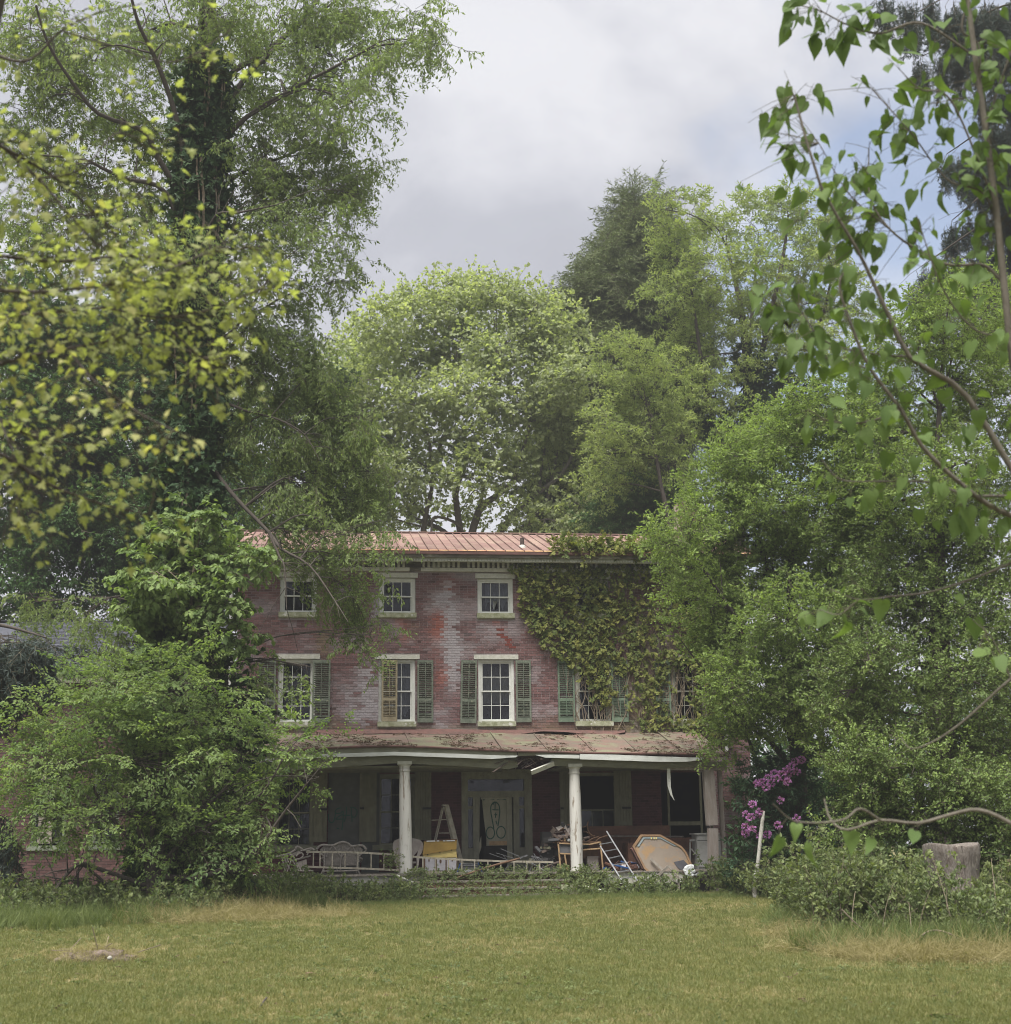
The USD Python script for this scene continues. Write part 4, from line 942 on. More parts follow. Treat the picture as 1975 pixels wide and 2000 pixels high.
for a, b, c, d in ((1040, 1672, 1052, 1700), (1042, 1667, 1075, 1708), (1060, 1680, 1042, 1712), (1080, 1685, 1072, 1708), (1048, 1712, 1062, 1690), (1030, 1712, 1046, 1676)):
    put(ae, 'rod', tube(np.array([at(a, b, 35.05), at(c, d, 35.15)]), .007, 5), 'alu')
# fallen branch slanting over the steps, and loose poles
br = smoothline([at(1015, 1677, 34.7), at(960, 1692, 34.55), at(900, 1712, 34.4), at(850, 1731, 34.25), at(800, 1744, 34.1)], 20)
solo('fallen_branch', tube(br, np.linspace(.028, .016, len(br)), 6), 'brown_wood', 'long bare brown branch slanting across the overgrown steps', 'branch', smooth=True)
pl = [((776, 1710, 34.5), (808, 1724, 34.3), .02, 'white_paint', 'short pale batten lying at the foot of the left white column'), ((810, 1764, 33.9), (848, 1736, 34.2), .018, 'pale_wood', 'short bleached pole on the ground at the left end of the steps'),
      ((1127, 1728, 34.4), (1198, 1744, 34.1), .022, 'white_paint', 'white pole lying in the weeds left of the leaning ladder')]
for a, b, r_, m, lab in pl: solo('pole', tube(np.array([at(*a), at(*b)]), r_, 6), m, lab, 'pole')

# steps up to the porch
stp = thing('front_steps', 'overgrown brown wooden steps leading up to the porch', 'steps', (4.0, 34.0, 0))
for k, (z, y) in enumerate(((.40, 34.25), (.25, 33.95), (.10, 33.65))):
    put(stp, 'tread', bx(1.75, 5.35 + .1 * k, y - .05, y + .33, z - .04, z), 'grey_wood'); put(stp, 'riser', bx(1.8, 5.3, y - .02, y + .02, z - .17, z - .042), 'brown_wood')
put(stp, 'end_block', bx(at(1095, 1735, 33.9)[0], at(1122, 1735, 33.9)[0], 33.75, 34.5, -.1, at(1110, 1729, 33.75)[2]), 'sill_paint')

# desk behind the second column, with heaps on it
Yb = 35.25
A = lambda a, b, dy=0: at(1040 + a / 9.54, 1580 + b / 9.54, Yb + dy)
dk = thing('wooden_desk', 'bare pale wood frame of a desk standing behind the middle white column', 'desk', (*A(900, 1230)[:2], FL))
for s in ((480, 630, 530, 1245), (600, 840, 655, 1260), (1265, 610, 1320, 1220)): put(dk, 'leg', bar(A(s[0], s[1]), A(s[2], s[3]) * [1, 1, 0] + [0, 0, FL], .035, .03, up=(0, 1, 0)), 'pale_wood')
put(dk, 'top_rail', bar(A(470, 640), A(730, 648), .03, .03), 'pale_wood'); put(dk, 'top_rail', bar(A(730, 648), A(1060, 660), .03, .03), 'pale_wood'); put(dk, 'top_rail', bar(A(1060, 660), A(1275, 615), .03, .03), 'pale_wood')
put(dk, 'lower_rail', bar(A(500, 830), A(760, 838), .03, .03), 'pale_wood'); put(dk, 'lower_rail', bar(A(945, 760), A(1265, 735), .03, .03), 'pale_wood')
put(dk, 'drawer_front', prism(Polygon([tuple(A(a, b)[[0, 2]]) for a, b in ((505, 660), (740, 660), (740, 825), (510, 822))]), Yb + .03, Yb + .4), 'grey_cloth')
put(dk, 'back_panel', prism(Polygon([tuple(A(a, b)[[0, 2]]) for a, b in ((510, 850), (760, 850), (760, 1240), (545, 1240))]), Yb + .25, Yb + .28), 'brown_wood')
put(dk, 'top', prism(Polygon([tuple(A(a, b)[[0, 2]]) for a, b in ((480, 610), (1260, 600), (1265, 628), (480, 632))]), Yb + .04, Yb + .55), 'brown_wood')
put(dk, 'side_panel', prism(Polygon([tuple(A(a, b)[[0, 2]]) for a, b in ((950, 770), (1260, 755), (1270, 930), (950, 925))]), Yb + .35, Yb + .38), 'brown_wood')
ci = thing('cardboard_carton', 'upright beige carton standing under the desk', 'carton', (*A(1130, 1200)[:2], FL))
put(ci, 'side', bx(A(1040, 0)[0], A(1245, 0)[0], Yb + .3, Yb + .34, FL, A(0, 900)[2]), 'plastic_beige'); put(ci, 'body', bx(A(1045, 0)[0], A(1240, 0)[0], Yb + .345, Yb + .6, FL, A(0, 905)[2]), 'plastic_beige'); put(ci, 'flap', bar(A(1040, 898, .3), A(1245, 896, .3), .10, .01), 'plastic_beige')


def heap(name, label, cat, c, r, n, mats, size=(.05, .3), seed=0):
    rr = np.random.default_rng(seed); t = thing(name, label, cat, (c[0], c[1], c[2]))
    for k in range(n):
        o = np.array(c) + [rr.normal(0, r[0] * .5), rr.normal(0, r[1] * .5), abs(rr.normal(0, r[2] * .6))]; d = unit(rr.normal(0, 1, 3) * [1, .6, .45]); l = rr.uniform(*size)
        put(t, 'scrap', bar(o - d * l / 2, o + d * l / 2, rr.uniform(.02, .16), rr.uniform(.01, .06), up=unit(rr.normal(0, 1, 3))), mats[rr.integers(len(mats))])
    return t


heap('rubbish_heap', 'heap of grey rags and broken scraps piled on top of the desk', 'rubbish', A(620, 600, .3), (.45, .25, .28), 60, ['debris', 'grey_cloth', 'debris', 'brown_wood', 'plastic_beige'], seed=3)
heap('rubbish_heap', 'dark heap of scraps between the brick wall and the desk', 'rubbish', A(330, 1000, .3) * [1, 1, 0] + [0, 0, FL], (.35, .25, .55), 40, ['dark_room', 'debris', 'grey_cloth', 'dark_iron', 'panel_shutter'], (.1, .4), seed=4)
heap('rubbish_heap', 'low heap of reddish scraps behind the leaning ladder', 'rubbish', at(1225, 1706, 35.2) * [1, 1, 0] + [0, 0, FL], (.55, .25, .13), 50, ['debris', 'flashing', 'rust_wood', 'pale_wood', 'blue_cloth', 'pale_box'], (.1, .5), seed=5)
tv = thing('old_television', 'small dark television set with a pale label beside the brick wall', 'television', (*A(270, 700, .3)[:2], FL))
put(tv, 'case', bx(A(205, 0)[0], A(400, 0)[0], Yb + .3, Yb + .65, FL, A(0, 430)[2]), 'dark_iron'); put(tv, 'label_plate', bx(A(240, 0)[0], A(310, 0)[0], Yb + .29, Yb + .298, A(0, 695)[2], A(0, 630)[2]), 'debris')
put(tv, 'shelf', bx(A(215, 0)[0], A(390, 0)[0], Yb + .285, Yb + .299, A(0, 730)[2], A(0, 715)[2]), 'brown_wood')
bo = A(675, 580, .05)
solo('plastic_ball', trimesh.creation.icosphere(2, .045).apply_translation(bo + [0, 0, -.0]), 'white_plastic', 'small pale blue-white ball lying on the desk by the column', 'ball', smooth=True)
solo('bottle', lathe([(0, 0), (.022, 0), (.024, .01), (.024, .08), (.01, .11), (.01, .14), (0, .14)], A(608, 600, .05), 12), 'pale_wood', 'small brown bottle standing on the desk left of the ball', 'bottle')
# chair upturned on the desk (bent wood)
bw = thing('upturned_chair', 'bentwood chair lying upside down on the right of the desk', 'chair', A(1150, 600, .3))
for pp in ([A(1040, 235, .3), A(1025, 320, .3), A(1060, 450, .3), A(1160, 520, .3)], [A(930, 345, .3), A(1010, 325, .3)], [A(940, 600, .2), A(1020, 610, .2), A(1130, 550, .2), A(1240, 520, .2)], [A(1160, 500, .2), A(1130, 560, .3), A(1060, 600, .3)], [A(1180, 610, .2), A(1260, 540, .2), A(1400, 500, .25)], [A(960, 420, .4), A(1060, 460, .3), A(1150, 530, .3)]):
    loop(bw, 'bentwood', pp, .018, 'brown_wood', 12)
# brown boards: a long headboard against the wall, a trough below it
hb = thing('headboard', 'long reddish brown board standing against the wall under the window', 'board', (*at(1240, 1690, 37.2)[:2], FL))
Yh = 37.1
put(hb, 'board', bx(at(1150, 1640, Yh)[0], at(1309, 1640, Yh)[0], Yh, Yh + .04, at(0, 1634, Yh)[2] * 0 + at(1230, 1630, Yh)[2], at(1230, 1613, Yh)[2]), 'rust_wood')
put(hb, 'lower_board', bx(at(1150, 1640, Yh)[0], at(1309, 1640, Yh)[0], Yh + .005, Yh + .035, FL, at(1230, 1630.4, Yh)[2]), 'rust_wood')
put(hb, 'rail', bar(at(1180, 1633, Yh - .15), at(1335, 1634, Yh - .15), .03, .035), 'grey_wood')
sf = thing('old_sofa', 'dark brown sofa standing behind the leaning ladder', 'sofa', (*at(1240, 1700, 36)[:2], FL))
Ys = 35.95
put(sf, 'back', bx(at(1190, 0, Ys)[0], at(1335, 0, Ys)[0], Ys + .55, Ys + .75, FL + .2, at(1250, 1637, Ys + .55)[2]), 'rust_wood')
put(sf, 'seat', bx(at(1192, 0, Ys)[0], at(1333, 0, Ys)[0], Ys, Ys + .549, FL + .08, at(1250, 1668, Ys)[2]), 'brown_wood'); put(sf, 'front', bx(at(1190, 0, Ys)[0], at(1330, 0, Ys)[0], Ys - .03, Ys - .001, FL, at(1250, 1660, Ys)[2]), 'debris')
put(sf, 'arm', bx(at(1178, 0, Ys)[0], at(1190, 0, Ys)[0] - .002, Ys, Ys + .74, FL, at(1250, 1646, Ys)[2]), 'rust_wood')

# leaning aluminium ladder section
Yb = 34.55
la = thing('leaning_ladder', 'short aluminium ladder leaning against the porch edge, its foot in the weeds', 'ladder', (*at(1246, 1745, Yb - .3)[:2], 0))
R0, R1 = at(1260, 1745, Yb - .35), at(1185, 1624, Yb + .6); S0, S1 = at(1233, 1749, Yb - .35), at(1158, 1630, Yb + .6)
S1 = S0 + (S1 - S0) * .80
for a, b in ((R0, R1), (S0, S1)): put(la, 'rail', bar(a, b, .03, .045, up=(0, 1, 0)), 'alu')
for a, b, c, d in ((1176, 1650, 1197, 1645), (1183, 1664, 1204, 1659), (1190, 1678, 1213, 1672), (1199, 1691, 1221, 1686), (1207, 1705, 1230, 1700), (1216, 1718, 1240, 1713)):
    t = (b + d) / 2; y = Yb - .35 + (1747 - t) / 122 * .95
    tr = np.clip((1745 - d) / 121, 0, 1); p1 = R0 + (R1 - R0) * tr; t2 = np.clip((1749 - b) / 119, 0, 1) ; p0 = S0 + (at(1158, 1630, Yb + .6) - S0) * t2
    put(la, 'rung', bar(p0, p1, .03, .022), 'alu')

# octagonal card table on its edge
Yb = 34.75
A = lambda a, b, dy=0: at(1220 + a / 9.54, 1580 + b / 9.54, Yb + dy)
oc = thing('octagonal_table', 'octagonal games table top with peeling veneer, propped on its edge', 'table', (*A(700, 1250)[:2], FL - .2))
octo = [(185, 705), (340, 485), (700, 485), (1080, 700), (1160, 800), (1255, 1030), (1250, 1180), (900, 1330), (600, 1330), (560, 1275), (375, 1110)]
opx = Polygon([tuple(A(a, b)[[0, 2]]) for a, b in octo])


def leanp(m, k=.22):
    v, f = m; v = v.copy(); v[:, 1] += (v[:, 2] - FL) * k; return v, f


put(oc, 'top', leanp(prism(opx, Yb + .03, Yb + .07)), 'table_top')
put(oc, 'edge_band', leanp(prism(opx.buffer(.012).difference(opx.buffer(-.035)), Yb + .0, Yb + .10)), 'table_edge')
inn = affinity.scale(opx, .90, .90).intersection(sbox(A(240, 0)[0], A(0, 705)[2], A(1040, 0)[0], 9))
put(oc, 'grey_rim', leanp(prism(inn.difference(affinity.scale(opx, .85, .84)), Yb + .012, Yb + .028)), 'table_rim')
put(oc, 'slate_patch', leanp(prism(Polygon([tuple(A(a, b)[[0, 2]]) for a, b in ((930, 990), (1110, 950), (1200, 1050), (1060, 1140), (990, 1090))]), Yb + .01, Yb + .028)), 'slate_board')
for a in (510, 560, 600): put(oc, 'brass_catch', leanp(bx(A(a, 0)[0] - .012, A(a, 0)[0] + .012, Yb + .0, Yb + .028, A(0, 570)[2], A(0, 535)[2])), 'yellow_lid')
put(oc, 'apron', leanp(prism(Polygon([tuple(A(a, b)[[0, 2]]) for a, b in ((160, 750), (190, 720), (390, 1130), (340, 1120))]), Yb + .06, Yb + .3)), 'flashing')
pb_ = thing('loose_plank', 'grey plank leaning against the face of the octagonal table', 'plank', A(600, 1150))
put(pb_, 'plank', bar(A(480, 925, .02), A(710, 1135, -.12), .06, .025, up=(0, 1, 0)), 'grey_wood')
sh = thing('sawhorse', 'broken grey wooden trestle in front of the octagonal table', 'trestle', (*A(750, 1500, -.4)[:2], 0))
for a, b, c, d, w in ((820, 1060, 430, 1430, .055), (820, 1060, 1010, 1260, .05), (690, 1220, 1030, 1290, .05), (700, 1290, 960, 1330, .04), (690, 1230, 690, 1580, .05), (1010, 1300, 1000, 1600, .05), (960, 1370, 820, 1530, .03), (380, 1430, 490, 1530, .035), (640, 1290, 690, 1330, .08)):
    put(sh, 'timber', bar(A(a, b, -.3), A(c, d, -.4), w, w * .8, up=(0, 1, 0)), 'grey_wood')
# stump of a post with a white plastic bag over it
ba = thing('plastic_bag', 'torn white plastic bag caught on a rotten post', 'bag', A(1200, 1250, -.35))
bp = MB(); rb = np.random.default_rng(12)
for (a, b, r_) in ((1200, 1110, .085), (1160, 1130, .07), (1250, 1080, .06), (1190, 1200, .08), (1240, 1240, .06), (1270, 1160, .06)):
    m = trimesh.creation.icosphere(3, r_); vv = m.vertices; n_ = meshkit.fbm(vv * 22 + a, 4, 2); m.vertices = vv * (0.65 + .75 * n_)[:, None] * [1.1, .8, 1]; m.apply_translation(A(a, b, -.35)); bp.add(m)
put(ba, 'crumpled_film', bp.get(), 'white_plastic')
for k in range(7):
    a = A(1280, 1230, -.35); put(ba, 'torn_strip', bar(a, a + [rb.uniform(.08, .18), rb.uniform(-.1, .1), rb.uniform(-.06, .06)], .03, .004), 'white_plastic')
put(ba, 'torn_strip', bar(A(1090, 1130, -.35), A(1180, 1300, -.35), .012, .05, up=(0, 1, 0)), 'white_plastic')
rpst = thing('rotten_post', 'short rotten timber post under the white plastic bag', 'post', (*A(1190, 1500, -.25)[:2], 0))
for k in range(7):
    a = 1085 + k * 28; put(rpst, 'splinter', bar((*A(a, 0, -.28 + .03 * (k % 3))[:2], -.15), A(a + 6, 1160 + 40 * (k % 3), -.28 + .03 * (k % 3)), .035, .05, up=(0, 1, 0)), 'post_wood' if k % 3 else 'debris')

# white cabinet behind the corner post
Yb = 35.6
fw_ = thing('white_cabinet', 'old white kitchen cabinet behind the square timber post', 'cabinet', (*at(1390, 1700, Yb)[:2], FL))
x0, x1 = at(1362, 1650, Yb)[0], at(1414, 1650, Yb)[0]; zt_ = at(1390, 1630, Yb)[2]
put(fw_, 'carcass', bx(x0, x1, Yb + .03, Yb + .55, FL, zt_), 'fridge_white'); put(fw_, 'door', bx(x0 + .01, x1 - .01, Yb, Yb + .028, FL + .05, zt_ - .15), 'fridge_white'); put(fw_, 'drawer', bx(x0 + .01, x1 - .01, Yb, Yb + .028, zt_ - .135, zt_ - .02), 'fridge_white')
put(fw_, 'gap', bx(x0 + .012, x1 - .012, Yb + .02, Yb + .029, zt_ - .149, zt_ - .136), 'dark_iron'); put(fw_, 'top', bx(x0 - .06, x1 + .02, Yb - .03, Yb + .56, zt_, zt_ + .04), 'fridge_white')
put(fw_, 'side_frame', join(bar(at(1347, 1642, Yb + .2), at(1362, 1640, Yb + .2), .03, .05), bar(at(1348, 1645, Yb + .2), at(1348, 1690, Yb + .2), .03, .05, up=(0, 1, 0)), bar(at(1350, 1658, Yb + .2), at(1362, 1672, Yb + .2), .03, .05, up=(0, 1, 0))), 'fridge_white')
sdk = put(house, 'screen_door', join(*[bx(at(a, 1550, YF)[0], at(b, 1550, YF)[0], YF - .03, YF + .01, FLOOR, 2.98) for a, b in ((1303, 1307), (1366, 1370))], bx(at(1307, 1550, YF)[0], at(1366, 1550, YF)[0], YF - .03, YF + .01, 1.62, 1.72)), 'panel_shutter')
# ---------------------------------------------------------------- ground: one sheet, rising gently to the house
def gz(x, y):
    x, y = np.asarray(x, float), np.asarray(y, float)
    s = np.clip((y - 13) / 20, 0, 1); s = s * s * (3 - 2 * s)
    b = meshkit.fbm(np.stack([x * .12, y * .12, x * 0], -1), 3, 8) - .5
    return -.32 + .32 * s + .16 * b + np.where(y > 48, -.02 * 0, 0)


def axis(lo, hi, fine0, fine1, step, k=1.35):
    a = list(np.arange(fine0, fine1 + .01, step)); d = step
    while a[-1] < hi: d *= k; a.append(a[-1] + d)
    d = step
    while a[0] > lo: d *= k; a.insert(0, a[0] - d)
    return np.array(a)


gx, gy = axis(-140, 160, -16, 26, .6), axis(-40, 170, 4, 46, .6)
X, Y = np.meshgrid(gx, gy); V = np.stack([X, Y, gz(X, Y)], -1).reshape(-1, 3); n = len(gx)
i, j = np.meshgrid(np.arange(len(gy) - 1), np.arange(n - 1), indexing='ij'); q = np.stack([i * n + j, i * n + j + 1, (i + 1) * n + j + 1, (i + 1) * n + j], -1).reshape(-1, 4)
usdkit.material(stage, '/World/Looks/soil', {'g': ('geometry', {}), 'n': ('noise_texture', {'scale': .45, 'detail': 8.0, 'roughness': .65}), 'r': ('rgb_ramp', {'ramp': [(0, (.075, .085, .030)), (.42, (.10, .105, .040)), (.55, (.155, .135, .062)), (.68, (.22, .18, .095)), (1, (.25, .20, .11))]}),
    'n2': ('noise_texture', {'scale': 22.0, 'detail': 6.0}), 'mr': ('map_range', {'from_min': .3, 'from_max': .7, 'to_min': .55, 'to_max': 1.3}), 'vm': ('vector_math', {'math_type': 'scale'}), 'b': ('bump', {'strength': .8, 'distance': .04}), 'p': ('principled_bsdf', {'roughness': .95, 'specular_ior_level': .1})},
    [('g.position', 'n.vector'), ('g.position', 'n2.vector'), ('n.fac', 'r.fac'), ('n2.fac', 'mr.value'), ('r.color', 'vm.vector1'), ('mr.result', 'vm.scale'), ('vm.vector', 'p.base_color'), ('n2.fac', 'b.height'), ('b.normal', 'p.normal')], surface='p.BSDF')
MATS['soil'] = UsdShade.Material.Get(stage, '/World/Looks/soil')
structure('ground', (V, np.vstack([q[:, [0, 1, 2]], q[:, [0, 2, 3]]])), 'soil', smooth=True)

# ---------------------------------------------------------------- leaves and sprigs
def leaf(L, W, fold=.18, droop=.12, shape='lance'):
    """A leaf in its own frame: stalk at the origin, tip along +x, upper side +z."""
    if shape == 'diamond':
        v = np.array([[0, 0, 0], [L * .45, W / 2, fold * W], [L, 0, -droop * L], [L * .45, -W / 2, fold * W]]); return v, np.array([[0, 2, 1], [0, 3, 2]])
    if shape == 'oval':
        v = np.array([[0, 0, 0], [L * .25, W * .42, fold * W], [L * .62, W * .42, fold * W * .6 - droop * L * .3], [L, 0, -droop * L], [L * .62, -W * .42, fold * W * .6 - droop * L * .3], [L * .25, -W * .42, fold * W], [L * .5, 0, 0]])
        return v, np.array([[6, 1, 0], [6, 2, 1], [6, 3, 2], [6, 4, 3], [6, 5, 4], [6, 0, 5]])
    if shape == 'heart':
        o = np.array([(0, 0), (-.10, .20), (-.02, .42), (.20, .52), (.45, .43), (.70, .24), (.88, .09), (1.03, 0)])
    elif shape == 'maple':
        o = np.array([(0, 0), (-.10, .16), (-.04, .30), (.12, .27), (.13, .42), (.10, .60), (.30, .50), (.36, .30), (.46, .40), (.66, .50), (.60, .30), (.62, .17), (.78, .20), (1.0, 0)])
    elif shape == 'ivy':
        o = np.array([(0, 0), (-.12, .25), (.05, .48), (.30, .30), (.60, .30), (1.0, 0)])
    elif shape == 'plane':
        o = np.array([(0, 0), (.0, .35), (.28, .62), (.40, .30), (.70, .42), (.72, .16), (1.0, 0)])
    up = np.vstack([o, (o * [1, -1])[-2:0:-1]])
    x, y = up[:, 0] * L, up[:, 1] * W
    z = fold * np.abs(y) - droop * L * (up[:, 0] ** 2) - .25 * np.abs(up[:, 1]) ** 2 * W
    v = np.vstack([np.stack([x, y, z], 1), [L * .36, 0, 0.0]]); k = len(up)
    return v, np.array([[k, a, (a + 1) % k] for a in range(k)])


def frame(d, up):
    """Rotation with x along d and z as near to up as can be (rows x, y, z)."""
    d = unit(d); y = np.cross(up, d); y = np.where(np.linalg.norm(y, axis=-1, keepdims=True) < 1e-4, np.cross([1., .1, 0], d), y); y = unit(y)
    return np.stack([d, y, np.cross(d, y)], -2)


def sprig(n, L, W, length, spread, shape='diamond', mode='all', droop=.3, seed=0, stemr=.006, leafdroop=.12, jitter=.35, fan=0.0, stem_curve=0.0, side=.9):
    """A twig along +x with n leaves; mode 'flat' keeps the leaves in a layer, 'hang' lets them hang, 'all' sets them round the twig."""
    r = np.random.default_rng(seed); b = MB(); stems = []
    t0 = np.linspace(0, 1, 4); main = np.stack([t0 * length, 0 * t0, -stem_curve * length * t0 ** 2], 1); stems.append(main)
    nside = max(1, int(n // 8)); lines = [main]
    for k in range(nside):
        t = r.uniform(.15, .85); o = np.array([t * length, 0, -stem_curve * length * t * t]); s = 1 if k % 2 else -1
        d = unit(np.array([.7, s * side, r.normal(0, .25) if mode != 'flat' else r.normal(0, .06)])); l = spread * r.uniform(.6, 1.1)
        ln = o + np.outer(np.linspace(0, 1, 3), d * l) - np.outer(np.linspace(0, 1, 3) ** 2, [0, 0, stem_curve * l * 1.2]); lines.append(ln)
    for ln in lines[1:]: stems.append(ln)
    lb = MB()
    for k in range(n):
        ln = lines[r.integers(len(lines))]; t = r.uniform(.12, 1.0); o = np.array([np.interp(t, np.linspace(0, 1, len(ln)), ln[:, a]) for a in range(3)])
        ax = unit(ln[-1] - ln[0]); sd = 1 if r.random() < .5 else -1
        if mode == 'flat': d = unit(ax * .6 + np.array([-ax[1], ax[0], 0]) * sd * .8 + r.normal(0, .18, 3) * [1, 1, .7] + [0, 0, -droop * .5]); up = unit(np.array([0, 0, 1]) + r.normal(0, jitter, 3))
        elif mode == 'hang': d = unit(ax * .35 + r.normal(0, .4, 3) + [0, 0, -droop]); up = unit(r.normal(0, 1, 3) + [0.5, 0, .4])
        else: d = unit(ax * .5 + unit(r.normal(0, 1, 3)) * .9 + [0, 0, -droop]); up = unit(np.array([0, 0, .8]) + r.normal(0, jitter, 3))
        s = r.uniform(.7, 1.2); v, f = leaf(L * s, W * s, droop=leafdroop, shape=shape)
        lb.add((v @ frame(d, up) + o + r.normal(0, .012, 3), f))
    sb = MB()
    for ln in stems: sb.add(tube(ln, np.linspace(stemr, stemr * .4, len(ln)), 3, cap=False))
    return lb.get(), sb.get()


def needles(length, n, L, W, droop, seed, side=.25):
    """A conifer's spray: a twig with side twigs set with needle strips."""
    r = np.random.default_rng(seed); lb, sb = MB(), MB(); lines = [np.array([[0, 0, 0], [length * .5, 0, -droop * length * .15], [length, 0, -droop * length * .5]])]
    for k in range(7):
        t = .15 + .11 * k; o = np.array([t * length, 0, -droop * length * .5 * t * t]); s = 1 if k % 2 else -1
        e = o + [side * .8, s * side * r.uniform(.6, 1.1), -droop * side * r.uniform(.7, 1.5)]; lines.append(np.stack([o, (o + e) / 2 + [0, 0, .02], e]))
    for ln in lines:
        sb.add(tube(ln, .005, 3, cap=False))
        for k in range(n):
            t = r.uniform(.05, 1); o = np.array([np.interp(t, [0, .5, 1], ln[:, a]) for a in range(3)]); ax = unit(ln[-1] - ln[0])
            d = unit(ax * .8 + r.normal(0, .6, 3) + [0, 0, -droop * .4]); v, f = leaf(L * r.uniform(.7, 1.2), W, 0, 0, 'diamond'); lb.add((v @ frame(d, unit(r.normal(0, 1, 3) + [0, 0, .6])) + o, f))
    return lb.get(), sb.get()


stage.CreateClassPrim('/World/sprig_library')
SPRIGS = {}


def library(name, makers, leafm, stemm='twig_bark'):
    """A few variants of one sprig, kept as classes; each crown refers to them."""
    paths = []
    for k, (lf, sm) in enumerate(makers):
        p = f'/World/sprig_library/{name}_{k}'; UsdGeom.Xform.Define(stage, p)
        usdkit.mesh(stage, p + '/leaves', lf, MATS[leafm]); usdkit.mesh(stage, p + '/stem', sm, MATS[stemm]); paths.append(p)
    SPRIGS[name] = paths


def quats(M):
    """Quaternions (w, x, y, z) of rotations whose rows are the images of x, y, z."""
    R = np.swapaxes(M, -1, -2); w = np.sqrt(np.maximum(1e-12, 1 + R[:, 0, 0] + R[:, 1, 1] + R[:, 2, 2])) / 2
    from scipy.spatial.transform import Rotation
    q = Rotation.from_matrix(R).as_quat(); return np.stack([q[:, 3], q[:, 0], q[:, 1], q[:, 2]], 1)


def scatter(parent, name, sprigname, pos, d, up, scale, kind='stuff', label=None, cat=None, seed=0):
    """Copies of a sprig at the given places: one PointInstancer."""
    p = numbered(parent, name); base = BASE.get(parent, np.zeros(3)); pi = UsdGeom.PointInstancer.Define(stage, p)
    protos = SPRIGS[sprigname]; names = []
    for k, s in enumerate(protos):
        c = UsdGeom.Xform.Define(stage, f'{p}/sprig_{k}'); c.GetPrim().GetReferences().AddInternalReference(s); names.append(c.GetPath())
    pi.CreatePrototypesRel().SetTargets(names); r = np.random.default_rng(seed + 1); n = len(pos)
    pi.CreatePositionsAttr(Vt.Vec3fArray.FromNumpy((pos - base).astype(np.float32))); pi.CreateProtoIndicesAttr(Vt.IntArray.FromNumpy(r.integers(0, len(protos), n).astype(np.int32)))
    q = quats(frame(d, up)); pi.CreateOrientationsAttr(Vt.QuathArray([Gf.Quath(float(a), float(b), float(c), float(e)) for a, b, c, e in q]))
    s = np.broadcast_to(np.asarray(scale, float), (n,)); pi.CreateScalesAttr(Vt.Vec3fArray.FromNumpy(np.repeat(s[:, None], 3, 1).astype(np.float32)))
    tag(pi.GetPrim(), label, cat, None, kind); BASE[p] = base
    return p


def bark(name, a, b, scale=6, stretch=(6, 6, 1)): mat(name, a, .95, b, scale, stretch=stretch, bump=.6, bscale=scale * 4)


bark('twig_bark', (.050, .045, .028), (.075, .065, .045), 8, (1, 1, 1))
bark('bark_brown', (.036, .030, .025), (.064, .054, .045)); bark('bark_dark', (.045, .037, .032), (.08, .068, .058)); bark('bark_grey', (.16, .14, .12), (.10, .088, .076)); bark('bark_pale', (.40, .39, .36), (.25, .24, .21)); bark('bark_smooth', (.125, .112, .092), (.085, .075, .06), 3, (3, 3, 1)); bark('dry_stem', (.22, .18, .13), (.13, .105, .08), 8, (1, 1, 1))

leaf_mat('leaf_oak', [(0, (0.148, 0.196, 0.086)), (.5, (0.228, 0.290, 0.127)), (1, (0.330, 0.378, 0.174))], .46)
leaf_mat('leaf_dark', [(0, (0.042, 0.084, 0.030)), (.5, (0.073, 0.131, 0.043)), (1, (0.121, 0.196, 0.063))], .28, rough=.55)
leaf_mat('leaf_plane', [(0, (0.235, 0.272, 0.160)), (.5, (0.359, 0.400, 0.227)), (1, (0.503, 0.510, 0.323))], .5)
leaf_mat('leaf_ash', [(0, (0.201, 0.255, 0.106)), (.5, (0.305, 0.355, 0.149)), (1, (0.435, 0.455, 0.216))], .5)
leaf_mat('leaf_conifer', [(0, (0.088, 0.113, 0.052)), (.5, (0.138, 0.167, 0.072)), (1, (0.216, 0.238, 0.101))], .18)
leaf_mat('leaf_spruce', [(0, (0.034, 0.048, 0.042)), (.5, (0.053, 0.070, 0.062)), (1, (0.084, 0.104, 0.084))], .12)
leaf_mat('leaf_magnolia', [(0, (0.042, 0.067, 0.036)), (.45, (0.077, 0.112, 0.056)), (.75, (0.168, 0.189, 0.119)), (1, (0.308, 0.280, 0.196))], .22, rough=.55)
leaf_mat('leaf_hedge', [(0, (0.147, 0.206, 0.068)), (.5, (0.242, 0.324, 0.104)), (.9, (0.368, 0.444, 0.149)), (1, (0.499, 0.540, 0.229))], .47)
leaf_mat('leaf_holly', [(0, (0.089, 0.130, 0.044)), (.5, (0.157, 0.216, 0.062)), (1, (0.315, 0.350, 0.099))], .25, rough=.55)
leaf_mat('leaf_bush', [(0, (0.122, 0.182, 0.080)), (.5, (0.213, 0.280, 0.107)), (1, (0.348, 0.397, 0.155))], .47)
leaf_mat('leaf_vine', [(0, (0.118, 0.175, 0.066)), (.5, (0.193, 0.259, 0.092)), (1, (0.339, 0.384, 0.151))], .36)
leaf_mat('leaf_ivy', [(0, (0.088, 0.122, 0.035)), (.4, (0.186, 0.200, 0.053)), (.8, (0.307, 0.270, 0.078)), (.93, (0.438, 0.279, 0.094)), (1, (0.569, 0.226, 0.094))], .30, rough=.55)
leaf_mat('leaf_ivydark', [(0, (0.033, 0.063, 0.029)), (.6, (0.060, 0.099, 0.043)), (1, (0.111, 0.165, 0.066))], .22, rough=.55)
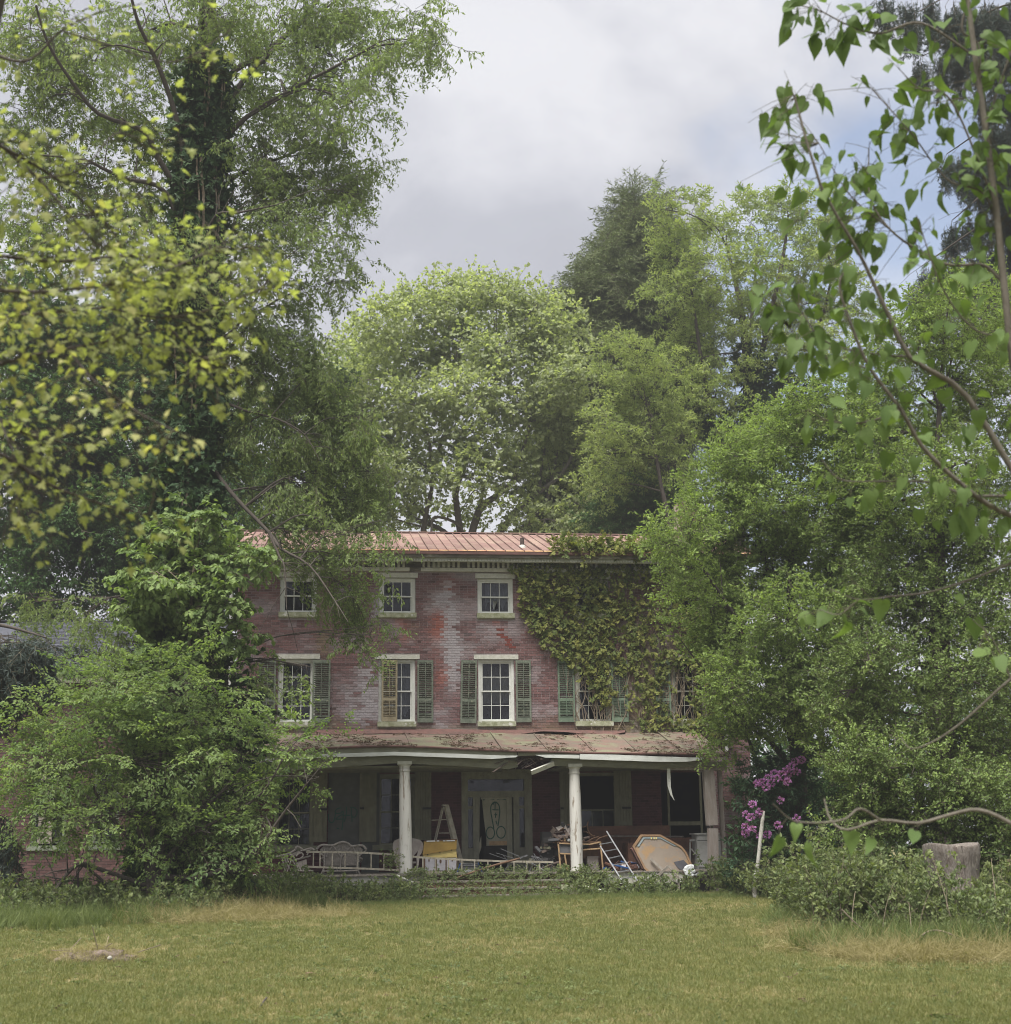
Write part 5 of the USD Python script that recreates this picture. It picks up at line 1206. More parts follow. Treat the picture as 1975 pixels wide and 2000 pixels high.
leaf_mat('leaf_maple', [(0, (0.248, 0.286, 0.126)), (.5, (0.388, 0.372, 0.162)), (.85, (0.563, 0.459, 0.213)), (1, (0.771, 0.432, 0.318))], .5, rough=.6, spec=.15)
leaf_mat('leaf_heart', [(0, (0.082, 0.131, 0.043)), (.5, (0.116, 0.171, 0.054)), (1, (0.163, 0.219, 0.075))], .42, rough=.6, spec=.15)
leaf_mat('leaf_weed', [(0, (0.096, 0.130, 0.059)), (.5, (0.172, 0.203, 0.086)), (1, (0.301, 0.311, 0.143))], .38)
leaf_mat('leaf_rhodo', [(0, (0.031, 0.062, 0.034)), (.5, (0.052, 0.094, 0.047)), (1, (0.091, 0.143, 0.072))], .2, rough=.55)
leaf_mat('petal', [(0, (0.375, 0.150, 0.413)), (.5, (0.500, 0.240, 0.537)), (1, (0.650, 0.390, 0.675))], .4, tcol=.8)
leaf_mat('grass', [(0, (0.116, 0.136, 0.049)), (.45, (0.178, 0.182, 0.068)), (.8, (0.292, 0.240, 0.124)), (1, (0.465, 0.325, 0.221))], .35, rough=.6, spec=.2)
leaf_mat('grass_dry', [(0, (0.208, 0.181, 0.085)), (.5, (0.282, 0.250, 0.132)), (1, (0.364, 0.328, 0.195))], .3, rough=.8, spec=.1)
leaf_mat('grass_long', [(0, (0.086, 0.119, 0.042)), (.5, (0.144, 0.172, 0.064)), (1, (0.287, 0.237, 0.134))], .35, rough=.6)

library('oak', [sprig(40, .095, .036, .75, .36, 'diamond', 'hang', .8, s, .004, .15, stem_curve=.25) for s in range(4)], 'leaf_oak')
library('feather', [sprig(64, .085, .034, .80, .34, 'diamond', 'hang', .8, s + 10, .003, .2, stem_curve=.40) for s in range(4)], 'leaf_oak')
library('dark', [sprig(34, .085, .045, .55, .30, 'oval', 'all', .25, s + 20) for s in range(4)], 'leaf_dark')
library('plane', [sprig(20, .125, .11, .85, .55, 'plane', 'all', .3, s + 30, .005, .2, jitter=.7) for s in range(5)], 'leaf_plane')
library('ash', [sprig(40, .15, .052, .75, .42, 'diamond', 'all', .15, s + 40, .006, .15, jitter=.7) for s in range(4)], 'leaf_ash')
library('conifer', [needles(.95, 15, .16, .022, .55, s + 50, .34) for s in range(4)], 'leaf_conifer')
library('spruce', [needles(.85, 22, .12, .013, .5, s + 60, .10) for s in range(4)], 'leaf_spruce')
library('magnolia', [sprig(22, .17, .075, .55, .3, 'oval', 'all', -.05, s + 70, .01, .05) for s in range(4)], 'leaf_magnolia')
library('hedge', [sprig(36, .066, .034, .55, .28, 'oval', 'all', .15, s + 80, .004, jitter=.85) for s in range(5)], 'leaf_hedge')
library('holly', [sprig(36, .056, .032, .45, .22, 'oval', 'all', .1, s + 90, .004, jitter=.8) for s in range(4)], 'leaf_holly')
library('layer', [sprig(54, .088, .042, .80, .42, 'diamond', 'flat', .15, s + 100, .003, .2, jitter=.25, stem_curve=.08) for s in range(4)], 'leaf_bush')
library('vine', [sprig(20, .12, .085, .42, .26, 'oval', 'flat', .5, s + 110, .006, .25, jitter=.35, stem_curve=.2) for s in range(4)], 'leaf_vine')
library('ivy', [sprig(14, .075, .062, .30, .16, 'ivy', 'flat', .2, s + 120, .004, .1, jitter=.25) for s in range(4)], 'leaf_ivy')
library('ivydark', [sprig(20, .085, .070, .36, .20, 'ivy', 'flat', .2, s + 130, .004, .1, jitter=.3) for s in range(4)], 'leaf_ivydark')
library('weed', [sprig(22, .070, .038, .48, .17, 'oval', 'all', .12, s + 140, .004) for s in range(5)], 'leaf_weed')
library('cover', [sprig(18, .060, .042, .26, .20, 'oval', 'flat', 0, s + 150, .003, .05, jitter=.4) for s in range(4)], 'leaf_weed')
library('rhodo', [sprig(16, .15, .045, .30, .16, 'oval', 'all', .2, s + 160, .007, .12) for s in range(3)], 'leaf_rhodo')


def tuft(n, h, spread, w, seed, lean=.35):
    r = np.random.default_rng(seed); b = MB()
    for k in range(n):
        o = np.array([*r.normal(0, spread, 2), 0]); hh = h * r.uniform(.5, 1.2); a = r.uniform(0, 2 * np.pi); l = np.array([math.cos(a), math.sin(a), 0]) * lean * hh * r.uniform(.2, 1.3); s = np.array([-math.sin(a + r.normal(0, .5)), math.cos(a), 0]) * w / 2
        m = o + l * .35 + [0, 0, hh * .6]
        b.add((np.array([o - s, o + s, m + s * .8, m - s * .8, o + l + [0, 0, hh]]), np.array([[0, 1, 2], [0, 2, 3], [3, 2, 4]])))
    v, f = b.get(); v = v[:, [2, 0, 1]]    # up becomes +x, like a sprig
    return (v, f), (np.zeros((3, 3)) + [[0, 0, 0], [.001, 0, 0], [0, .001, 0]], np.array([[0, 1, 2]]))


library('turf', [tuft(26, .055, .045, .0055, s + 170, .5) for s in range(5)], 'grass')
library('turf_dry', [tuft(20, .045, .05, .0045, s + 180, .9) for s in range(4)], 'grass_dry')
library('long_grass', [tuft(22, .34, .05, .006, s + 190, .45) for s in range(4)], 'grass_long')
library('hay', [tuft(26, .10, .07, .004, s + 200, 2.6) for s in range(4)], 'grass_dry')
UPV = np.array([0, 0, 1.0])


def upright(n, r, lean=.2): return unit(np.array([0, 0, 1.0]) + r.normal(0, lean, (n, 3)) * [1, 1, .3]), unit(np.stack([np.cos(a := r.uniform(0, 2 * np.pi, n)), np.sin(a), np.zeros(n)], 1))
# ---------------------------------------------------------------- trees
class Tree:
    """A trunk, limbs and clumps of leaf sprigs. Clumps are (px, py, rx, ry, depth) with rx, ry in pixels of the photograph at that depth."""
    def __init__(s, name, label, cat, base, trunk, radii, barkm, group=None, sides=10, trunk_label=None):
        s.path = thing(name, label, cat, base, group); s.r = np.random.default_rng(abs(hash(label)) % 1 + len(label) * 31 + int(abs(base[0]) * 10))
        s.bark, s.pts = barkm, []
        ln = smoothline(trunk, 24); rad = np.interp(np.linspace(0, 1, len(ln)), np.linspace(0, 1, len(radii)), radii)
        wob = 1 + .08 * np.sin(np.arange(len(ln)) * 1.7); put(s.path, 'trunk', tube(ln, rad * wob, sides), barkm, smooth=True)
        s.pts += [(p, r_) for p, r_ in zip(ln, rad)]

    def limb(s, pts, r0, r1, twigs=0, name='limb'):
        ln = smoothline(pts, 20); k = len(ln); rad = np.linspace(r0, r1, k); b = MB(); b.add(tube(ln, rad, 7))
        for t in range(twigs):
            i = s.r.integers(k // 3, k); o = ln[i]; d = unit(s.r.normal(0, 1, 3) + unit(ln[-1] - ln[0])) * s.r.uniform(.4, 1.1)
            b.add(tube(np.array([o, o + d * .5 + [0, 0, .05], o + d]), [max(.008, rad[i] * .5), .004], 4))
        put(s.path, name, b.get(), s.bark, smooth=True); s.pts += [(p, q) for p, q in zip(ln, rad)]

    def clumps(s, cl, sprigname, per_m2, scale=1.0, out=.55, droop=.25, up=.3, limbs=True, gap=.42, shell=1.9, gscale=1.1, name='foliage', zr=1.0, spread=.8, twigs=7):
        P_, N_ = [], []; r = s.r
        tp = np.array([p for p, _ in s.pts]); tr = np.array([q for _, q in s.pts])
        for c in cl:
            px, py, rx, ry, Y = c[:5]; C = at(px, py, Y); k = mpp(Y); a, b = rx * k, ry * k; dep = (c[5] if len(c) > 5 else (a + b) / 2 * zr)
            n = int(per_m2 * math.pi * a * b); u = unit(r.normal(0, 1, (n * 2, 3))); rad = r.random(n * 2) ** (1 / shell)
            q = C + u * rad[:, None] * [a, dep, b]
            nz = meshkit.fbm(q * gscale + 17, 3, 3); keep = nz > np.quantile(nz, gap * .75) if gap > 0 else np.ones(len(q), bool)
            q, u = q[keep][:n], u[keep][:n]; P_.append(q); N_.append(u)
            if limbs:
                score = np.linalg.norm((tp - C) * [1, 1, 1.2], axis=1) + np.where(tp[:, 2] > C[2] + .1 * (a + b), 6, 0) + np.where(tr < .012, 2.0, 0)
                i = int(np.argmin(score)); A_ = tp[i]; r0 = max(.012, min(tr[i] * .6, .018 * (a + b) + .012))
                m1 = A_ + (C - A_) * .5 + np.array([0, 0, .12 * np.linalg.norm(C - A_)]) + r.normal(0, .12, 3); ln = smoothline([A_, m1, C], 8); bb = MB(); bb.add(tube(ln, np.linspace(r0, r0 * .5, len(ln)), 5, cap=False))
                for t in range(twigs):
                    o = ln[r.integers(len(ln) // 2, len(ln))]; e = q[r.integers(len(q))]; bb.add(tube(np.array([o, (o + e) / 2 + r.normal(0, .06, 3) * (a + b), e]), [r0 * .45, .005], 4, cap=False))
                put(s.path, 'branch', bb.get(), s.bark)
        pos, nrm_ = np.vstack(P_), np.vstack(N_); n = len(pos)
        d = unit(nrm_ * out + r.normal(0, 1, (n, 3)) * spread * .6 + [0, 0, up - droop]); uv = unit(np.array([0, 0, 1.0]) + nrm_ * .35 + r.normal(0, .25, (n, 3)))
        scatter(s.path, name, sprigname, pos, d, uv, scale * r.uniform(.75, 1.25, n), seed=n); return n


def px_line(pts, Y, dy=None): return [at(a, b, Y if dy is None else Y + dy * i / (len(pts) - 1)) for i, (a, b) in enumerate(pts)]


def root(px, Y, py=1700): p = at(px, py, Y); return np.array([p[0], Y, float(gz(p[0], Y)) - .1])


# -- the big ivy-hung oak on the left
YT = 31.0
b0 = root(338, YT)
oak = Tree('oak_tree', 'towering willow-leaved oak on the left, its trunk thick with dark ivy', 'tree', b0, [b0] + px_line([(342, 1600), (350, 1350), (362, 1050), (372, 800), (384, 500), (396, 250), (404, 60), (410, -150), (416, -420)], YT), [.52, .40, .37, .34, .32, .29, .25, .21, .16, .08], 'bark_brown', sides=14)
for l, r0, r1, dy in (([(384, 460), (349, 250), (307, 123), (269, 42), (245, -60)], .10, .04, -2), ([(380, 420), (310, 310), (280, 255), (193, 222), (141, 160), (94, 85), (70, 10)], .10, .03, -3), ([(392, 300), (443, 156), (509, 108), (566, 61), (622, 0), (670, -60)], .12, .04, 2), ([(392, 330), (467, 170), (519, 113), (580, 52), (660, 0)], .11, .04, 1),
                      ([(390, 330), (480, 230), (580, 170), (660, 127), (736, 90), (800, 85)], .09, .02, -1), ([(386, 420), (467, 340), (552, 307), (610, 285), (690, 300)], .07, .02, 2), ([(380, 520), (420, 424), (467, 415), (540, 400)], .06, .02, -2), ([(375, 520), (325, 377), (245, 349), (203, 330), (160, 311), (47, 300)], .09, .025, -2), ([(374, 560), (310, 470), (300, 440), (240, 420)], .06, .02, 2),
                      ([(380, 480), (340, 330), (300, 250), (250, 200)], .07, .02, 3), ([(372, 800), (440, 790), (484, 803), (543, 819), (594, 848), (625, 900)], .06, .010, -1), ([(374, 760), (440, 690), (520, 600), (600, 560)], .06, .02, 1), ([(370, 850), (450, 960), (525, 1039), (550, 1072), (605, 1105), (655, 1175), (680, 1215)], .075, .008, -3), ([(525, 1039), (545, 1085), (556, 1110), (560, 1190)], .04, .012, -.5), ([(398, 200), (396, 60), (392, -80)], .09, .05, -2), ([(376, 760), (380, 690), (460, 640), (540, 520)], .06, .02, -1)):
    oak.limb(px_line(l, YT - (3 if l[0] == (525, 1039) else 0), dy), r0 * .72, r1 * .7, 8)
r_ = np.random.default_rng(2)
J = lambda c, s=1.6: [(*k, YT + r_.uniform(-s, s)) for k in c]
n1 = oak.clumps(J([(60, 60, 90, 90), (150, 130, 120, 110), (290, 60, 110, 90), (420, 30, 100, 80), (540, 30, 110, 90), (680, 20, 110, 70), (800, 40, 70, 55), (852, 85, 40, 36), (770, 110, 60, 48), (650, 110, 100, 70), (560, 180, 90, 70), (690, 200, 75, 55), (600, 260, 100, 75), (690, 300, 70, 60), (510, 300, 90, 80), (590, 350, 100, 70), (660, 390, 60, 60), (470, 400, 80, 80), (560, 440, 80, 60), (640, 460, 50, 55), (700, 380, 25, 70), (590, 560, 70, 40), (640, 550, 40, 30), (250, 220, 110, 80), (130, 330, 120, 70), (300, 330, 90, 80), (60, 240, 80, 70), (200, 440, 110, 70), (60, 430, 90, 70), (330, 480, 90, 70), (440, 520, 100, 70), (520, 160, 60, 60), (440, 230, 60, 70), (690, 505, 20, 30)]), 'oak', 38, 1.0, .5, .6, .1, gap=.62, gscale=1.6, shell=1.6)
n2 = oak.clumps(J([(480, 640, 90, 60), (560, 650, 70, 60), (620, 720, 70, 50), (530, 740, 80, 50), (640, 790, 60, 50), (700, 830, 40, 60), (720, 920, 34, 60), (650, 880, 60, 50), (690, 980, 44, 50), (580, 840, 60, 50), (490, 840, 60, 50), (600, 960, 60, 50), (520, 950, 60, 40), (650, 1035, 56, 30), (560, 1040, 60, 28), (735, 1040, 24, 40), (640, 1095, 40, 22), (690, 1105, 36, 24), (690, 1160, 30, 34), (712, 1210, 20, 36), (722, 1240, 14, 30), (660, 1150, 24, 20)], .8) + [(535, 1288, 44, 12, 29.5), (600, 1300, 30, 12, 29.3), (70, 1175, 70, 22, 31), (170, 1195, 70, 20, 30.5), (235, 1250, 40, 34, 30), (110, 1290, 50, 14, 30.5), (210, 1310, 40, 14, 30)], 'feather', 46, .95, .45, .85, .05, gap=.55, gscale=2.2, name='drooping_foliage')
# ivy on its trunk
ivt = thing('trunk_ivy', 'dark green ivy sleeving the trunk of the tall oak on the left', 'ivy', b0)
zz = np.linspace(.6, 1, 1)
tl = smoothline([b0] + px_line([(342, 1600), (350, 1350), (362, 1050), (372, 800), (384, 500), (394, 280), (402, 110)], YT), 240)
P_, N_ = [], []
for k in range(8200):
    t = r_.random() ** 1.05; p = np.array([np.interp(t, np.linspace(0, 1, len(tl)), tl[:, a]) for a in range(3)]); a = r_.uniform(0, 2 * np.pi)
    rad = .48 * (1 - .45 * t) + .55 * np.clip(meshkit.fbm(np.array([[a, p[2] * .55, 3.]]), 3, 4)[0] - .32, 0, 1) * 1.5 * (1 - .75 * t) + r_.normal(0, .06) - .06 * t
    N_.append([math.cos(a), math.sin(a), 0]); P_.append(p + np.array(N_[-1]) * rad)
P_, N_ = np.array(P_), np.array(N_)
for k in range(6):
    a = r_.uniform(3.5, 6); s0 = tl + np.array([math.cos(a), math.sin(a), 0]) * .5 + .07 * np.sin(np.arange(len(tl))[:, None] * .15 + [0, 2, 0]) ; put(ivt, 'stem', tube(s0[::8], .022, 5), 'dry_stem')
scatter(ivt, 'foliage', 'ivydark', P_, unit(r_.normal(0, .6, P_.shape) + N_ * .3 + [0, 0, -.5]), unit(N_ + r_.normal(0, .3, P_.shape)), r_.uniform(.8, 1.4, len(P_)))
# bright vine bulging from the lower trunk
vb = root(400, 29.4)
vine = Tree('climbing_vine', 'bright green broad-leaved vine sprawling over the lower trunk of the tall oak', 'vine', vb, [vb] + px_line([(395, 1500), (370, 1300), (380, 1100), (400, 1000)], 29.4), [.05, .045, .04, .03, .02], 'dry_stem')
r_ = np.random.default_rng(4); J2 = lambda c, Y, s: [(*k, Y + r_.uniform(-s, s)) for k in c]
vine.clumps(J2([(330, 1060, 70, 36), (390, 1010, 50, 30), (430, 1050, 50, 36), (300, 1120, 60, 40), (390, 1120, 70, 40), (460, 1110, 40, 36), (340, 1180, 80, 40), (430, 1180, 50, 36), (280, 1200, 50, 30), (460, 1240, 36, 40), (400, 1260, 60, 40), (500, 1090, 34, 24), (340, 1280, 60, 30)], 29.2, .6), 'vine', 62, 1.0, .6, .35, .1, gap=.5, gscale=1.8)
vine.clumps(J2([(450, 1330, 40, 50), (480, 1390, 50, 40), (440, 1420, 60, 50), (470, 1470, 50, 40), (462, 1540, 36, 50), (455, 1620, 34, 50), (440, 1690, 50, 30)], 30.3, .4), 'ivydark', 90, 1.2, .5, .3, .1, gap=.3, name='ivy_foliage')

# -- layered bush in front of the wing
YB = 28.6
bb0 = root(300, YB, 1740)
bush = Tree('spreading_bush', 'large spreading bush with layered sprays, in front of the low brick wing', 'bush', bb0, [bb0] + px_line([(297, 1715), (292, 1670)], YB), [.13, .11, .08], 'bark_dark')
for l, r0, r1, dy in (([(293, 1715), (275, 1630), (255, 1590), (200, 1570), (180, 1530)], .07, .02, -1), ([(255, 1590), (212, 1560), (205, 1500), (195, 1430)], .04, .015, 0), ([(295, 1700), (340, 1620), (420, 1560), (470, 1500)], .06, .02, -.5), ([(300, 1710), (380, 1715), (440, 1695), (500, 1660), (560, 1580), (600, 1530)], .06, .015, -1.5), ([(300, 1715), (340, 1680), (400, 1675), (430, 1650)], .04, .015, .5), ([(300, 1735), (200, 1700), (150, 1690), (95, 1755)], .045, .03, -.8), ([(255, 1590), (300, 1540), (340, 1500), (380, 1400)], .04, .015, .6), ([(300, 1735), (230, 1740), (160, 1690), (152, 1740)], .03, .02, -.3), ([(292, 1680), (310, 1500), (330, 1380), (340, 1300)], .05, .015, .3), ([(293, 1700), (220, 1600), (120, 1520), (60, 1480)], .04, .015, -.5), ([(300, 1720), (360, 1640), (500, 1560), (560, 1470)], .045, .012, -1)):
    bush.limb(px_line(l, YB, dy), r0, r1, 6)
r_ = np.random.default_rng(6)
bush.clumps(J2([(330, 1310, 110, 26), (400, 1340, 90, 26), (250, 1350, 110, 26), (150, 1390, 90, 24), (90, 1430, 80, 22), (200, 1430, 110, 24), (310, 1400, 100, 26), (400, 1420, 70, 30), (60, 1480, 70, 20), (150, 1490, 110, 24), (270, 1480, 110, 28), (380, 1490, 80, 30), (460, 1460, 60, 26), (90, 1560, 90, 22), (60, 1520, 70, 20), (110, 1600, 80, 18), (200, 1605, 80, 18), (190, 1560, 110, 26), (310, 1560, 100, 30), (420, 1560, 80, 26), (490, 1500, 60, 20), (560, 1450, 55, 14), (600, 1437, 40, 12), (612, 1522, 36, 8), (560, 1512, 50, 12), (500, 1560, 50, 18), (510, 1610, 34, 20), (450, 1620, 60, 20), (370, 1630, 90, 26), (40, 1540, 50, 18), (330, 1670, 60, 14), (430, 1680, 60, 18), (350, 1360, 80, 24), (440, 1390, 60, 24), (480, 1700, 40, 18), (200, 1340, 60, 20)], YB, .9), 'layer', 56, .9, .75, .12, .02, gap=.34, gscale=1.8, zr=2.2, shell=2.4, spread=.5, twigs=9)

# -- dark trees at the far left, behind the wing
r_ = np.random.default_rng(8)
lt = []
for k, (px, Y, lab, cl) in enumerate(((60, 47, 'dark broad-crowned tree behind the wing, at the left edge', [(40, 640, 120, 110), (150, 720, 120, 110), (40, 820, 130, 110), (180, 880, 110, 100), (60, 1000, 130, 110), (190, 1040, 110, 100), (60, 1150, 110, 80)]), (290, 50, 'dark tree rising between the wing and the brick house', [(260, 640, 100, 110), (300, 760, 100, 100), (430, 800, 80, 80), (270, 900, 110, 100), (420, 920, 90, 80), (290, 1050, 120, 100), (430, 1050, 90, 80), (300, 1170, 120, 70), (440, 1150, 70, 70)]))):
    b = root(px, Y, 1600); t = Tree('dark_tree', lab, 'tree', b, [b] + px_line([(px, 1400), (px + 10, 1100), (px + 5, 800), (px, 600)], Y), [.4, .35, .3, .2, .06], 'bark_dark', group=None)
    t.clumps(J2(cl, Y, 2.0), 'dark', 42, 1.5, .6, .2, .1, gap=.36, gscale=.8)
pts = [(20, 1240, 60, 40), (70, 1270, 60, 36), (20, 1330, 60, 50), (90, 1350, 70, 36), (20, 1430, 40, 60)]
b = root(-60, 30, 1700); t = Tree('spruce_tree', 'drooping dark conifer bough reaching in at the left edge beside the wing roof', 'tree', b, [b] + px_line([(-65, 1500), (-60, 1200), (-50, 900)], 30), [.25, .22, .2, .1], 'bark_dark')
t.limb(px_line([(-60, 1210), (20, 1225), (90, 1245)], 30, -.5), .05, .015, 3)
t.clumps(J2([(20, 1255, 60, 24), (80, 1265, 45, 22), (10, 1310, 50, 30), (0, 1620, 22, 40)], 29.6, .4), 'spruce', 90, 1.2, .2, 1.1, .05, gap=.2)

# -- magnolia showing between oak and plane
b = root(600, 53, 1500); mg = Tree('magnolia_tree', 'magnolia with glossy brown-backed leaves behind the left end of the red roof', 'tree', b, [b] + px_line([(600, 1200), (605, 1000), (600, 850)], 53), [.3, .25, .18, .06], 'bark_dark')
mg.clumps(J2([(520, 800, 60, 50), (600, 820, 70, 60), (660, 880, 60, 60), (540, 880, 70, 60), (600, 940, 80, 60), (660, 980, 60, 50), (500, 940, 50, 50), (640, 1030, 60, 40), (560, 1020, 70, 50), (650, 760, 40, 40), (600, 750, 50, 40)], 53, 1.0), 'magnolia', 26, 1.0, .6, .1, .2, gap=.5, gscale=1.3)

# -- the broad plane tree behind the roof
YS = 56.0
b = root(915, YS, 1600); pl_ = Tree('plane_tree', 'wide domed sycamore behind the red roof in the middle of the picture', 'tree', b, [b] + px_line([(915, 1400), (912, 1200), (908, 1080)], YS), [.55, .5, .45, .38], 'bark_grey', sides=12)
for l, r0, r1 in (([(908, 1100), (935, 999), (969, 970), (1002, 940), (1011, 907), (1030, 850), (1040, 770)], .17, .04), ([(908, 1100), (893, 995), (893, 953), (920, 880), (960, 790), (970, 700)], .15, .04), ([(910, 1120), (985, 1030), (1002, 1003), (1053, 961), (1099, 923), (1130, 860)], .16, .05), ([(908, 1110), (835, 1050), (828, 1030), (835, 990), (845, 940), (838, 860), (815, 780)], .15, .04), ([(845, 940), (860, 870), (877, 827), (893, 772), (890, 700)], .10, .03), ([(910, 1120), (1010, 1040), (1060, 990), (1075, 950), (1090, 880)], .12, .04), ([(908, 1110), (870, 1040), (790, 1000), (740, 920), (700, 860)], .12, .03), ([(838, 1010), (790, 960), (770, 880)], .08, .03), ([(908, 1090), (900, 1030), (850, 1010), (842, 1045)], .07, .05), ([(1053, 961), (1060, 900), (1075, 830)], .08, .03), ([(935, 999), (950, 940), (990, 880), (1000, 800)], .09, .03)):
    pl_.limb(px_line(l, YS, r_.uniform(-1.5, 2.5)), r0, r1, 4)
pl_.clumps(J2([(690, 690, 60, 50), (740, 640, 60, 44), (800, 610, 60, 40), (860, 590, 60, 40), (920, 580, 60, 40), (980, 590, 60, 40), (1040, 610, 60, 44), (1090, 650, 60, 50), (690, 770, 60, 50), (760, 720, 70, 50), (830, 690, 70, 50), (900, 680, 70, 50), (970, 690, 70, 50), (1040, 700, 70, 50), (1100, 730, 60, 50), (670, 850, 60, 50), (740, 830, 60, 50), (800, 790, 60, 44), (870, 770, 50, 44), (930, 770, 70, 44), (1000, 790, 60, 44), (1070, 810, 60, 50), (1130, 820, 50, 50), (720, 900, 60, 44), (790, 880, 60, 40), (870, 860, 60, 40), (960, 870, 70, 40), (1050, 880, 60, 36), (1120, 910, 60, 46), (690, 960, 60, 50), (770, 960, 60, 40), (840, 940, 50, 30), (920, 930, 60, 34), (1150, 990, 60, 40), (730, 1020, 60, 26), (650, 760, 40, 50), (1010, 940, 50, 34), (1080, 970, 50, 40), (660, 1010, 50, 40), (1090, 1020, 60, 24), (1000, 1010, 50, 20), (800, 1020, 40, 18), (900, 1000, 40, 20), (870, 562, 34, 18), (975, 566, 34, 16), (925, 560, 26, 14), (1050, 590, 30, 14)], YS, 3.0), 'plane', 35, 1.0, .6, .2, .25, gap=.6, gscale=2.4, shell=1.6)

# -- dark conifer to its right
YCN = 61.0
b = root(1215, YCN, 1600); cf = Tree('hemlock_tree', 'tall grey-green hemlock behind the right half of the roof, its tip leaning right', 'tree', b, [b] + px_line([(1215, 1300), (1222, 1000), (1232, 700), (1250, 480), (1264, 385)], YCN), [.45, .4, .32, .2, .1, .03], 'bark_dark')
cl = []
for k in range(26):
    y = 400 + k * 25; w = min(130, 26 + (y - 380) * .45); cx_ = 1262 - (y - 385) * .12
    for s in (-1, 0, 1): cl.append((cx_ + s * w * .62 + r_.normal(0, 8), y + r_.normal(0, 8) + abs(s) * 8, max(18, w * .48), 20 + w * .10))
cf.clumps(J2(cl, YCN, 1.6), 'conifer', 44, 1.25, .75, .22, .16, gap=.4, gscale=.9, shell=2.0, twigs=3)
b = root(1190, 52, 1600); cf2 = Tree('yew_tree', 'low very dark yew behind the roof, right of the plane tree', 'tree', b, [b] + px_line([(1200, 1300), (1215, 1080), (1225, 960)], 52), [.25, .22, .15, .05], 'bark_dark')
cf2.clumps(J2([(1230, 960, 60, 36), (1190, 1000, 60, 26), (1260, 1000, 60, 40), (1230, 1040, 70, 26), (1300, 960, 50, 40), (1320, 1020, 50, 40), (1160, 1010, 40, 16)], 52, .8), 'dark', 60, 1.0, .6, .25, .1, gap=.25)

# -- pale green trees at the right back
YA = 53.0
b = root(1420, YA, 1600); a1 = Tree('ash_tree', 'tall pale green tree behind the right end of the roof', 'tree', b, [b] + px_line([(1425, 1300), (1440, 1050), (1462, 800), (1450, 620), (1420, 480)], YA), [.4, .36, .3, .24, .14, .05], 'bark_brown')
for l, r0, r1 in (([(1440, 1000), (1400, 850), (1370, 700), (1350, 560)], .15, .04), ([(1462, 800), (1500, 640), (1530, 500), (1540, 420)], .14, .04), ([(1450, 920), (1540, 780), (1600, 640), (1630, 520)], .14, .04), ([(1430, 1050), (1350, 960), (1280, 830), (1240, 720)], .12, .03), ([(1440, 1050), (1360, 1010), (1330, 960), (1300, 900)], .10, .03), ([(1460, 780), (1470, 600), (1480, 480)], .1, .03)):
    a1.limb(px_line(l, YA, r_.uniform(-2, 2)), r0, r1, 5)
a1.clumps(J2([(1350, 420, 36, 40), (1400, 440, 50, 50), (1460, 430, 46, 46), (1530, 420, 50, 44), (1590, 430, 50, 50), (1320, 500, 50, 60), (1390, 530, 60, 50), (1470, 520, 60, 50), (1550, 510, 60, 50), (1620, 500, 50, 60), (1310, 590, 60, 50), (1390, 620, 60, 50), (1480, 600, 50, 50), (1560, 600, 60, 50), (1640, 600, 60, 60), (1350, 690, 60, 50), (1430, 690, 50, 50), (1520, 690, 60, 40), (1600, 690, 60, 50), (1400, 760, 50, 50), (1350, 780, 50, 50), (1470, 640, 40, 40), (1300, 410, 24, 40), (1340, 860, 50, 40), (1430, 830, 40, 30)], YA, 2.2), 'ash', 20, 1.0, .55, .12, .35, gap=.66, gscale=2.0, shell=2.0)
b = root(1290, 50, 1600); a2 = Tree('ash_tree', 'bright yellow-green tree just behind the roof, in front of the dark hemlock', 'tree', b, [b] + px_line([(1300, 1300), (1310, 1060), (1290, 940), (1265, 800)], 50), [.16, .14, .10, .07, .03], 'bark_dark')
a2.clumps(J2([(1190, 690, 36, 36), (1240, 700, 44, 44), (1200, 760, 44, 40), (1260, 780, 50, 44), (1190, 830, 50, 36), (1250, 860, 50, 40), (1310, 820, 40, 50), (1220, 910, 50, 30), (1290, 920, 44, 34), (1180, 890, 40, 30), (1300, 730, 36, 40), (1170, 960, 40, 24)], 50, 1.4), 'ash', 28, .85, .6, .15, .3, gap=.5, gscale=2.0)
# ivy on the pale tree's stems
iv2 = thing('trunk_ivy', 'ivy wrapped round the forked stems of the pale green tree behind the house', 'ivy', at(1465, 760, YA))
pp = [px_line([(1460, 830), (1468, 770), (1462, 720), (1455, 690)], YA - .3), px_line([(1480, 830), (1500, 760), (1520, 720)], YA - .3), px_line([(1420, 900), (1410, 850), (1395, 810)], YA - .3), px_line([(1540, 850), (1570, 790), (1590, 760)], YA - .3)]
q = np.vstack([np.repeat(smoothline(p, 20), 14, 0) for p in pp]); dr = unit(r_.normal(0, 1, q.shape)); q = q + dr * r_.uniform(.15, .45, (len(q), 1)) * [1, 1, .6]
scatter(iv2, 'foliage', 'ivydark', q, unit(dr + [0, 0, -.4]), unit(dr + r_.normal(0, .3, q.shape)), 1.2)

